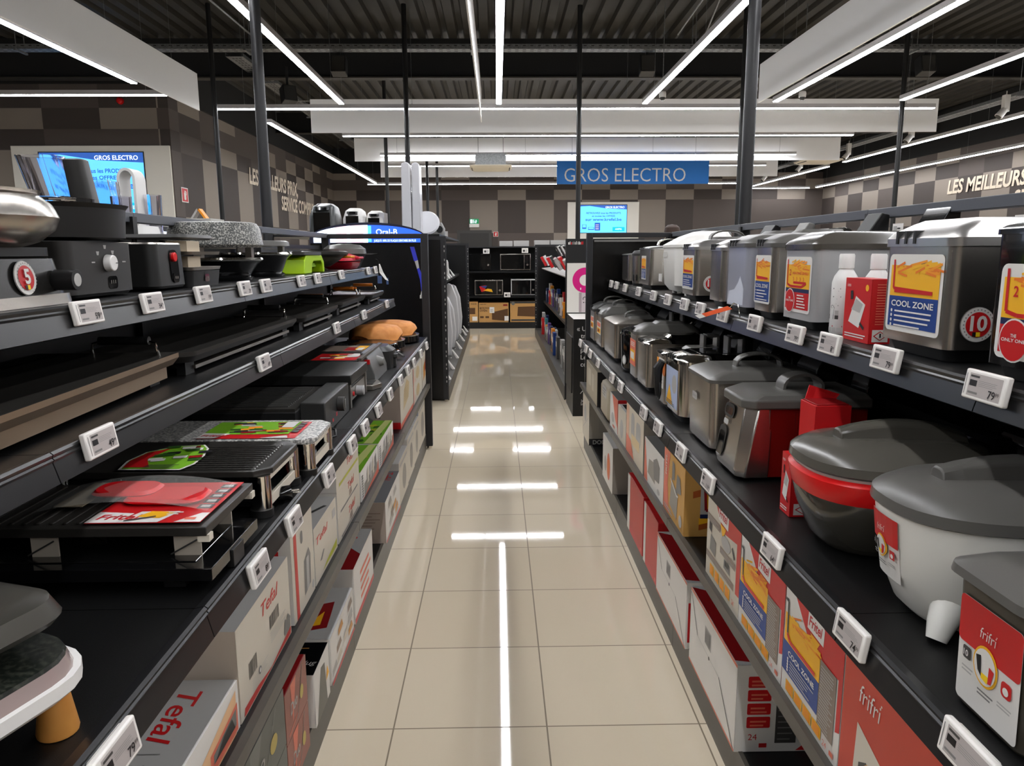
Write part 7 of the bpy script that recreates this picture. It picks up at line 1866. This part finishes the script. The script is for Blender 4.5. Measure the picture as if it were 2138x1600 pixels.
def arcpts(u0, u1, sc=0.93):
    n_ = 12; P = []
    for k in range(n_ + 1):
        x = u0 + (u1 - u0) * k / n_
        c = (x - cxm) / hw
        P.append((x, 1.572 + (0.145 * math.sqrt(max(0, 1 - c * c))) * 0.86))
    return [(u0, 1.54), (u1, 1.54)] + list(reversed(P))
a = MB(); f = Fr(a, (0, yD - 0.0205, 0), XP, ZP, 0.001)
f.poly(arcpts(cxm - hw * 0.93, cxm + hw * 0.0), SCRW, 1); f.poly(arcpts(cxm + hw * 0.0, cxm + hw * 0.95), mat('royal blue lit', (44, 92, 232), 0.3, emit=1.2), 1)
f.poly(arcpts(cxm - hw * 0.55, cxm - hw * 0.36, 0.8), SCRP, 2); f.poly(arcpts(cxm - hw * 0.3, cxm - hw * 0.08, 0.8), SCRP, 2); f.rect(cxm, cxm + hw * 0.06, 1.545, 1.69, SCRB, 2)
f.text('Oral-B', cxm + hw * 0.14, 1.61, 0.05, SCRW, 3, bold=0.01); f.text("JUSQU'À 100% DE PLAQUE DENTAIRE EN PLUS", cxm + hw * 0.1, 1.547, 0.02, SCRW, 3, bold=0.01, width=hw * 0.72)
f.rect(cxm - hw * 0.5, cxm - hw * 0.2, 1.6, 1.612, mat('pink lit', (226, 150, 160), 0.3, emit=0.8), 3)
a.build('lit_poster', h, smooth=False)

# hair dryer stand
t = thing('display_stand', 'black promotional stand with white quote text and pink hair dryer poster', 'display', (0.95, 6.85, 0))
a = MB(); a.box(0.665, 1.2, 6.5, 7.14, 0.0, 0.868, mat('black plinth', (18, 17, 17), 0.4), top=PAPER); a.box(0.655, 0.665, 6.56, 7.1, 0.2, 0.7, BLACK)
f = face_ym(a, 0.665, 6.4995, 0.0); WT = mat('grey white lettering', (190, 188, 184), 0.5)
for k, s in enumerate(('« Une', 'tro', '', 'pe', 'Les', 'ce')):
    if s: f.text(s, 0.03 if k == 0 else 0.065, 0.765 - 0.063 * k, 0.04, WT, 1, bold=0.008)
f.line([(0.065, 0.205), (0.1, 0.25), (0.1, 0.19)], 0.006, WT, 1); f.line([(0.1, 0.25), (0.1, 0.18)], 0.005, WT, 1); f.line([(0.085, 0.225), (0.12, 0.215)], 0.005, WT, 1)
f.text('Jam', 0.07, 0.13, 0.024, WT, 1); f.text('Inv', 0.072, 0.1, 0.024, WT, 1)
a.build('plinth', t, bevel=0.004)
a = MB(); a.box(0.65, 1.2, 7.1, 7.14, 0.868, 1.565, BLACK)
f = face_ym(a, 0.65, 7.0995, 0.868); f.rect(0.01, 0.5, 0.01, 0.475, mat('poster off white', (218, 214, 206), 0.4), 1)
f.circ(0.18, 0.315, 0.118, MAGENTA, 2, n=40); f.circ(0.18, 0.315, 0.052, mat('poster off white', (218, 214, 206), 0.4), 3, n=30)
f.rect(0.125, 0.24, 0.012, 0.2, mat('rose grey print', (164, 148, 150), 0.35), 2); f.rect(0.15, 0.2, 0.012, 0.2, mat('pale rose grey print', (196, 184, 186), 0.35), 3)
f.circ(0.18, 0.315, 0.118, MAGENTA, 4, n=40); f.circ(0.18, 0.315, 0.052, mat('poster off white', (218, 214, 206), 0.4), 5, n=30)
f.line([(0.165, 0.13), (0.165, 0.15), (0.18, 0.158), (0.195, 0.15), (0.195, 0.13)], 0.006, INK, 5); f.circ(0.17, 0.105, 0.006, INK, 5, n=8); f.circ(0.19, 0.105, 0.006, INK, 5, n=8); f.rect(0.135, 0.145, 0.225, 0.245, PAPER, 6)
b = a.build('poster_board', t)
a = MB(); f = face_ym(a, 0.67, 7.099, 1.515)
for k in range(12): f.rect(0.012 * k, 0.012 * k + 0.009, 0.0, random.uniform(0.02, 0.035), random.choice((LGREY, RED, PAPER, MGREY)), 1)
a.build('header_print', b, smooth=False)

# hanging and standing packs on the far right shelving
proto = {}
def pack(kind, x, y, z, w_, h, m, label, group, lean=0.0):
    key = (kind, m.name)
    if key not in proto:
        a = MB(); a.prism([(-0.012, 0), (0.03, 0), (0.03, 1), (-0.012, 1)], 'y', -0.5, 0.5, m)
        f = face_xm(a, -0.0125, 0.5, 0)
        f.rect(0.1, 0.9, 0.55, 0.8, PAPER if m is not PAPER else RED, 1); f.rect(0.15, 0.85, 0.1, 0.45, DGREY, 1)
        o = a.build(kind, None, origin=(0, 0, 0), smooth=False)
        proto[key] = o
    else:
        o = proto[key].copy(); COL.objects.link(o)
    o.location = (x, y, z); o.scale = (1, w_, h); o.rotation_euler = (0, lean, 0)
    return tag(o, label, 'package', group)
PK = [RED, BLUE, BLACK, GREY, WHITE, mat('teal pack', (60, 130, 140), 0.4), NAVY, DGREY, LGREY, ORANGE, mat('purple pack', (90, 60, 130), 0.4)]
for k in range(22):
    m = random.choice([GREY, LGREY, DGREY, RED, WHITE, DGREY, NAVY])
    pack('hanging_pack', 0.86 - 0.03 * (k % 3) - 0.0, 7.6 + 0.24 * k, 1.22 + 0.02 * (k % 2), 0.11, 0.16, m, 'thin accessory pack hanging above the slanted far right shelf', 'hanging accessory packs at far right', -0.5)
for k in range(8):
    pack('hanging_pack', 0.84, 7.9 + 0.3 * k, 1.40, 0.12, 0.13, random.choice([RED, BLACK, WHITE, BLACK]), 'accessory pack in the topmost row at far right', 'topmost accessory packs at far right', -0.5)
t = thing('display_tray', 'grey slanted tray holding slim cards at far right', 'tray', (0.85, 10, 1.03))
a = MB(); a.prism([(0.76, 1.165), (0.95, 1.165), (0.95, 1.20), (0.75, 1.18)], 'y', 7.5, 12.7, LGREY); a.build('tray', t)
for row, (z, n_, grp) in enumerate(((0.621, 26, 'small cartons on the middle far right shelf'), (0.141, 30, 'small cartons on the far right base'))):
    for k in range(n_):
        m = random.choice(PK)
        pack('small_carton', (0.85 if row == 0 else 0.74) + random.uniform(-0.02, 0.05), 7.42 + (5.3 / n_) * k, z, 0.17, random.uniform(0.18, 0.32), m, 'small accessory carton standing on the %s of the far right shelving' % ('middle shelf' if row == 0 else 'base'), grp)

# microwave wall at the end
t = thing('shelving_unit', 'black shelving across the end of the aisle with microwaves', 'shelving', (0.1, 14.6, 0))
xa, xb = -1.3, 1.6
a = MB(); a.box(xa, xb, 14.32, 14.9, 0, 0.115, BLACK); a.build('base', t)
a = MB(); a.box(xa, xb, 14.88, 14.9, 0.115, 1.53, SHELF); a.build('back_panel', t)
for z in (0.62, 1.095):
    a = MB(); a.box(xa, xb, 14.3, 14.88, z - 0.035, z, SHELF); a.build('shelf', t)
a = MB(); a.box(xa, xb, 14.3, 14.9, 1.53, 1.553, POST); a.build('top_deck', t)
def microwave(label, x0, x1, z, h, frame, art=None):
    t = thing('microwave_oven', label, 'microwave', ((x0 + x1) / 2, 14.5, z), 'microwaves at the end of the aisle')
    a = MB(); a.box(x0, x1, 14.36, 14.72, z + 0.012, z + h, frame); b = a.build('body', t, bevel=0.006)
    a = MB(); a.box(x0 + 0.015, x1 - (x1 - x0) * 0.22, 14.345, 14.36, z + 0.03, z + h - 0.02, SMOKE); d = a.build('door', t)
    if art:
        a = MB(); f = face_ym(a, x0, 14.3445, z); art(f, x1 - x0, h); a.build('sticker', d, smooth=False)
    a = MB(); a.box(x1 - (x1 - x0) * 0.2, x1 - 0.015, 14.35, 14.36, z + 0.03, z + h - 0.02, BLACKG); p = a.build('control_panel', t)
    a = MB(); a.cyly(14.335, 14.35, x1 - (x1 - x0) * 0.11, z + h * 0.35, 0.02, STEEL); a.build('knob', p)
    a = MB()
    for sx in (x0 + 0.04, x1 - 0.04): a.box(sx - 0.015, sx + 0.015, 14.4, 14.68, z, z + 0.012, BLACK)
    a.build('feet', t)
def mw_art(f, w, h):
    f.poly([(w * 0.16, h * 0.6), (w * 0.4, h * 0.66), (w * 0.36, h * 0.3), (w * 0.24, h * 0.26)], RED, 1); f.poly([(w * 0.3, h * 0.34), (w * 0.64, h * 0.24), (w * 0.6, h * 0.42), (w * 0.46, h * 0.46)], AMBER, 2); f.poly([(w * 0.2, h * 0.6), (w * 0.44, h * 0.64), (w * 0.38, h * 0.48)], BLUE, 3)
microwave('black microwave with steel edge on the upper end shelf, left', -0.55, -0.12, 1.096, 0.32, BLACKG)
microwave('mirror fronted microwave on the upper end shelf, right', 0.06, 0.64, 1.096, 0.32, STEEL)
microwave('steel microwave with colourful food sticker on the middle end shelf', -0.43, 0.11, 0.621, 0.305, STEEL, mw_art)
microwave('white framed microwave on the middle end shelf, right', 0.265, 0.74, 0.621, 0.315, WHITE)
def mwbox(label, x0, x1, h, fn, m=KRAFT):
    a = MB(); a.box(x0, x1, 14.34, 14.78, 0.1165, 0.1165 + h, m); f = face_ym(a, x0, 14.3395, 0.1165); fn(f, x1 - x0, h)
    tag(a.build('carton', None, origin=((x0 + x1) / 2, 14.5, 0.1165), bevel=0.004), label, 'box', 'kraft microwave cartons')
def mb1(f, w, h):
    f.text('SAMSUNG', w * 0.03, h * 0.9, h * 0.05, KRAFTD, 1, bold=0.02); f.text('MICROWAVE', w * 0.03, h * 0.68, h * 0.1, KRAFTD, 1, bold=0.03, width=w * 0.36); f.text('OVEN', w * 0.03, h * 0.55, h * 0.1, KRAFTD, 1, bold=0.03)
    f.poly([(w * 0.44, h * 0.52), (w * 0.98, h * 0.7), (w * 0.98, h * 0.06), (w * 0.44, h * 0.14)], KRAFTD, 1); f.rect(w * 0.04, w * 0.16, h * 0.22, h * 0.32, KRAFTD, 1); f.rect(w * 0.22, w * 0.34, h * 0.22, h * 0.32, KRAFTD, 1); f.rect(w * 0.82, w * 0.96, h * 0.84, h * 0.92, REDD, 1)
    f.rect(w * 0.36, w * 0.52, h * 0.48, h * 0.78, TAGW, 2); f.lines(w * 0.39, w * 0.49, h * 0.55, h * 0.7, 2, LGREY, 3); f.rect(w * 0.86, w * 1.0, h * 0.08, h * 0.32, TAGW, 2)
def mb2(f, w, h):
    f.rect(0, w, h * 0.9, h, DGREY, 1); f.poly([(w * 0.24, h * 0.3), (w * 0.88, h * 0.26), (w * 0.9, h * 0.76), (w * 0.26, h * 0.74)], KRAFTD, 1); f.rect(w * 0.04, w * 0.96, h * 0.06, h * 0.14, DGREY, 1); f.circ(w * 0.1, h * 0.9, w * 0.06, GREY, 2)
mwbox('kraft microwave carton with black printed oven and words, end shelf centre', -0.355, 0.215, 0.375, mb1)
mwbox('kraft microwave carton cut off at the left of the end shelf', -0.93, -0.37, 0.4, lambda f, w, h: (f.rect(w * 0.55, w * 0.9, h * 0.4, h * 0.7, KRAFTD, 1), f.rect(w * 0.8, w * 0.97, h * 0.08, h * 0.28, TAGW, 2), f.text('WAVE', w * 0.75, h * 0.85, h * 0.07, KRAFTD, 1, bold=0.02)))
mwbox('kraft carton with dark top band and oven picture, end shelf right', 0.245, 0.82, 0.4, mb2)
def small_box(label, x0, x1, z, h, y0=14.4, m=PALEG, d=0.3):
    a = MB(); a.box(x0, x1, y0, y0 + d, z, z + h, m); return tag(a.build('carton', None, origin=((x0 + x1) / 2, y0, z), bevel=0.004), label, 'box', 'pale boxes on top of the end shelving')
small_box('pale grey box on top of the end shelving, left of the pair', 0.05, 0.3, 1.554, 0.1); small_box('pale grey box on top of the end shelving, right of the pair', 0.32, 0.61, 1.554, 0.105)
small_box('wider pale grey box on top of the end shelving, toward right', 0.72, 1.0, 1.554, 0.11); small_box('rightmost pale grey box on top of the end shelving', 1.02, 1.4, 1.554, 0.11)
def end_tag(label, x, z):
    a = MB(); a.box(x - 0.06, x + 0.06, 14.28, 14.295, z, z + 0.09, TAGW); f = face_ym(a, x - 0.06, 14.2795, z); f.rect(0.02, 0.06, 0.02, 0.06, DGREY, 1); f.lines(0.07, 0.11, 0.02, 0.07, 3, MGREY, 1)
    a.box(x - 0.01, x + 0.01, 14.295, 14.31, z, z + 0.05, TAGW)
    tag(a.build('price_tag', None, origin=(x, 14.29, z)), label, 'price tag', 'price tags at the end of the aisle')
end_tag('price tag hung over the black microwave, upper end shelf', -0.2, 1.42); end_tag('price tag hung over the mirror fronted microwave', 0.53, 1.43); end_tag('price tag standing between the two middle microwaves', 0.19, 0.6)

# ------------------------------------------------------------------ rear faces of the two long shelf rows
zrear = 1.5005
CLR = GLASS
t = thing('food_processor', 'food processor with clear feed tube and black column, upper left', 'food processor', (-1.66, 2.98, zrear))
a = MB(); a.rr([(zrear, -1.66, 2.98, 0.13, 0.14, 0.05), (zrear + 0.06, -1.66, 2.98, 0.12, 0.13, 0.05)], LGREY); a.build('base', t)
a = MB(); a.lathe(-1.68, 2.93, [(0.12, zrear + 0.06), (0.13, zrear + 0.12), (0.145, zrear + 0.13), (0.145, zrear + 0.155), (0.05, zrear + 0.16)], CLR, n=32); a.build('bowl', t)
a = MB(); a.rr([(zrear + 0.155, -1.685, 2.95, 0.065, 0.05, 0.03), (zrear + 0.31, -1.7, 2.92, 0.075, 0.058, 0.035), (zrear + 0.31, -1.7, 2.92, 0.068, 0.051, 0.03), (zrear + 0.165, -1.685, 2.95, 0.058, 0.043, 0.025)], CLR, cap=False); a.build('feed_tube', t)
a = MB(); a.rr([(zrear + 0.06, -1.58, 3.0, 0.045, 0.04, 0.02), (zrear + 0.3, -1.605, 2.98, 0.04, 0.035, 0.02), (zrear + 0.305, -1.605, 2.98, 0.034, 0.03, 0.018)], DARK); a.build('column', t)
t = thing('food_processor', 'white arched handle processor with clear beaker, right of the black column', 'food processor', (-1.66, 3.42, zrear))
a = MB(); a.rr([(zrear, -1.66, 3.42, 0.14, 0.15, 0.05), (zrear + 0.07, -1.66, 3.42, 0.13, 0.14, 0.05)], WHITE); a.build('base', t)
a = MB(); n_ = 14; secs = []
for k in range(n_ + 1):
    q = PI * k / n_
    p = (-1.62 - 0.04 * math.cos(q), zrear + 0.27 + 0.05 * math.sin(q)); nx, nz = -math.cos(q), math.sin(q)
    secs.append([(p[0], 3.4, p[1]), (p[0], 3.5, p[1]), (p[0] - nx * 0.012, 3.5, p[1] - nz * 0.012), (p[0] - nx * 0.012, 3.4, p[1] - nz * 0.012)])
secs = [[(-1.66, 3.4, zrear + 0.07), (-1.66, 3.5, zrear + 0.07), (-1.648, 3.5, zrear + 0.07), (-1.648, 3.4, zrear + 0.07)]] + secs + [[(-1.58, 3.4, zrear + 0.07), (-1.58, 3.5, zrear + 0.07), (-1.592, 3.5, zrear + 0.07), (-1.592, 3.4, zrear + 0.07)]]
a.loft(secs, WHITE); a.build('arched_handle', t)
a = MB(); a.rr([(zrear + 0.09, -1.68, 3.32, 0.06, 0.055, 0.02), (zrear + 0.255, -1.69, 3.3, 0.065, 0.06, 0.02), (zrear + 0.255, -1.69, 3.3, 0.06, 0.055, 0.018), (zrear + 0.1, -1.68, 3.32, 0.055, 0.05, 0.018)], CLR, cap=False); a.build('beaker', t)
for lb, x, y, h in (('left one, in front of the arch', -1.60, 3.3, 0.19), ('right one, beyond the arch', -1.56, 3.5, 0.21)):
    a = MB(); a.lathe(x, y, [(0.036, zrear), (0.042, zrear + h), (0.039, zrear + h), (0.033, zrear + 0.005)], CLR, n=26, cap=False)
    a.lathe(x, y, [(0.033, zrear + 0.0), (0.033, zrear + 0.005)], CLR, n=26)
    tag(a.build('measuring_cup', None, origin=(x, y, zrear)), 'clear plastic cup behind the left header rail, %s' % lb, 'cup', 'clear cups')
# lit strip of the aisle behind, seen under the left header
t = thing('lit_shelf_sign', 'pale lit header strip seen under the left header rail', 'sign', (-2.4, 5.2, 1.4))
a = MB(); a.box(-2.62, -2.6, 4.6, 7.0, 1.50, 1.62, SCRW); a.build('lit_panel', t)
a = MB(); a.box(-2.75, -2.62, 4.5, 7.1, 0, 1.66, BLACK); a.build('cabinet', t)
# grey plinth and folded card on the next shelf to the left
t = thing('counter_top', 'pale grey low counter seen beyond the left header rail', 'counter', (-4.2, 10.2, 0))
a = MB(); a.box(-5.2, -3.72, 10.0, 10.5, 0.0, 1.9, mat('pale grey counter', (176, 174, 168), 0.45)); a.build('body', t, bevel=0.004)
t = thing('folded_card', 'grey and orange folded card standing on the pale counter', 'card', (-3.95, 10.1, 1.9))
a = MB(); a.loft([[(-4.02, 10.1, 1.9), (-3.99, 10.1, 1.9), (-3.99, 10.22, 1.9), (-4.02, 10.22, 1.9)], [(-3.93, 10.1, 2.03), (-3.9, 10.1, 2.03), (-3.9, 10.22, 2.03), (-3.93, 10.22, 2.03)]], LGREY); a.build('left_leaf', t, smooth=False)
a = MB(); a.loft([[(-3.84, 10.1, 1.9), (-3.81, 10.1, 1.9), (-3.81, 10.22, 1.9), (-3.84, 10.22, 1.9)], [(-3.93, 10.1, 2.03), (-3.9, 10.1, 2.03), (-3.9, 10.22, 2.03), (-3.93, 10.22, 2.03)]], ORANGE); a.build('right_leaf', t, smooth=False)
# goods on the rear shelf of the right row, seen through the gap under the header
zg = 1.4605
def gap_card(label, y, w_, m, z=zg + 0.05):
    t = thing('price_card', label, 'price tag', (1.62, y, zg), 'cards on the rear right shelf')
    a = MB(); a.box(1.62, 1.626, y - w_ / 2, y + w_ / 2, z, z + 0.045, TAGW); f = face_xm(a, 1.6195, y + w_ / 2, z); f.rect(w_ * 0.1, w_ * 0.5, 0.01, 0.035, m, 1); f.lines(w_ * 0.55, w_ * 0.9, 0.01, 0.035, 2, INK, 1); a.build('card', t, smooth=False)
    a = MB(); a.box(1.621, 1.625, y - 0.006, y + 0.006, zg, z, GREY); a.build('stem', t)
gap_card('white price card under the right header, nearest the right edge', 2.1, 0.07, LGREY)
gap_card('white and blue price card beside the tilted black control head', 2.32, 0.07, SIGNB)
gap_card('white price card under the right header left of the control head', 3.05, 0.07, LGREY)
gap_card('white card with blue block under the middle of the right header', 3.75, 0.12, SIGNB)
def gap_device(label, y, w_, m, h):
    t = thing('small_appliance', label, 'small appliance', (1.55, y, zg), 'devices on the rear right shelf')
    a = MB(); a.box(1.48, 1.6, y - w_ / 2, y + w_ / 2, zg, zg + h, m); b = a.build('body', t, bevel=0.006)
    a = MB(); f = face_xm(a, 1.4795, y + w_ / 2, zg); f.rect(w_ * 0.15, w_ * 0.5, h * 0.2, h * 0.7, DGREY, 1); f.circ(w_ * 0.72, h * 0.5, h * 0.18, LGREY, 1); a.build('panel', b, smooth=False)
gap_device('flat grey device on the rear right shelf near the right edge', 2.0, 0.16, GREY, 0.05)
gap_device('flat dark device on the rear right shelf near the middle', 3.0, 0.3, DGREY, 0.06)
gap_device('flat pale device on the rear right shelf toward the far end', 4.3, 0.3, CREAM, 0.045)

# ------------------------------------------------------------------ shopper behind the right shelves
px, py = 2.22, 9.6
me = bpy.data.meshes.new('person')
J = [((0, 0, 0.98), 0.15), ((0, 0, 1.2), 0.14), ((0, 0, 1.4), 0.15), ((0, 0, 1.52), 0.06), ((0, -0.01, 1.6), 0.085), ((0, -0.01, 1.70), 0.082),
     ((0.2, 0, 1.42), 0.06), ((0.24, 0.02, 1.14), 0.045), ((0.25, -0.05, 0.9), 0.035), ((0.25, -0.08, 0.8), 0.035),
     ((-0.2, 0, 1.42), 0.06), ((-0.24, 0.02, 1.14), 0.045), ((-0.25, -0.05, 0.9), 0.035), ((-0.25, -0.08, 0.8), 0.035),
     ((0.1, 0, 0.88), 0.095), ((0.11, -0.02, 0.5), 0.065), ((0.11, 0.02, 0.08), 0.045), ((0.12, -0.14, 0.035), 0.035),
     ((-0.1, 0, 0.88), 0.095), ((-0.11, -0.02, 0.5), 0.065), ((-0.11, 0.02, 0.08), 0.045), ((-0.12, -0.14, 0.035), 0.035)]
E_ = [(0, 1), (1, 2), (2, 3), (3, 4), (4, 5), (2, 6), (6, 7), (7, 8), (8, 9), (2, 10), (10, 11), (11, 12), (12, 13), (0, 14), (14, 15), (15, 16), (16, 17), (0, 18), (18, 19), (19, 20), (20, 21)]
me.from_pydata([j[0] for j in J], E_, [])
po = bpy.data.objects.new('person', me); COL.objects.link(po)
po.location = (px, py, 0)
md = po.modifiers.new('skin', 'SKIN'); md.use_smooth_shade = True
for k, (p, r_) in enumerate(J): me.skin_vertices[0].data[k].radius = (r_, r_)
me.skin_vertices[0].data[0].use_root = True
sb = po.modifiers.new('sub', 'SUBSURF'); sb.levels = 2; sb.render_levels = 2
me.materials.append(CLOTH)
tag(po, 'person behind the right shelves, only the top of brown hair showing', 'person'); ORG['person'] = (px, py, 0)
a = MB(); a.lathe(px, py - 0.005, [(0.096, 1.62), (0.102, 1.69), (0.09, 1.745), (0.055, 1.775), (0.01, 1.783)], HAIR, n=24); a.build('hair', po)
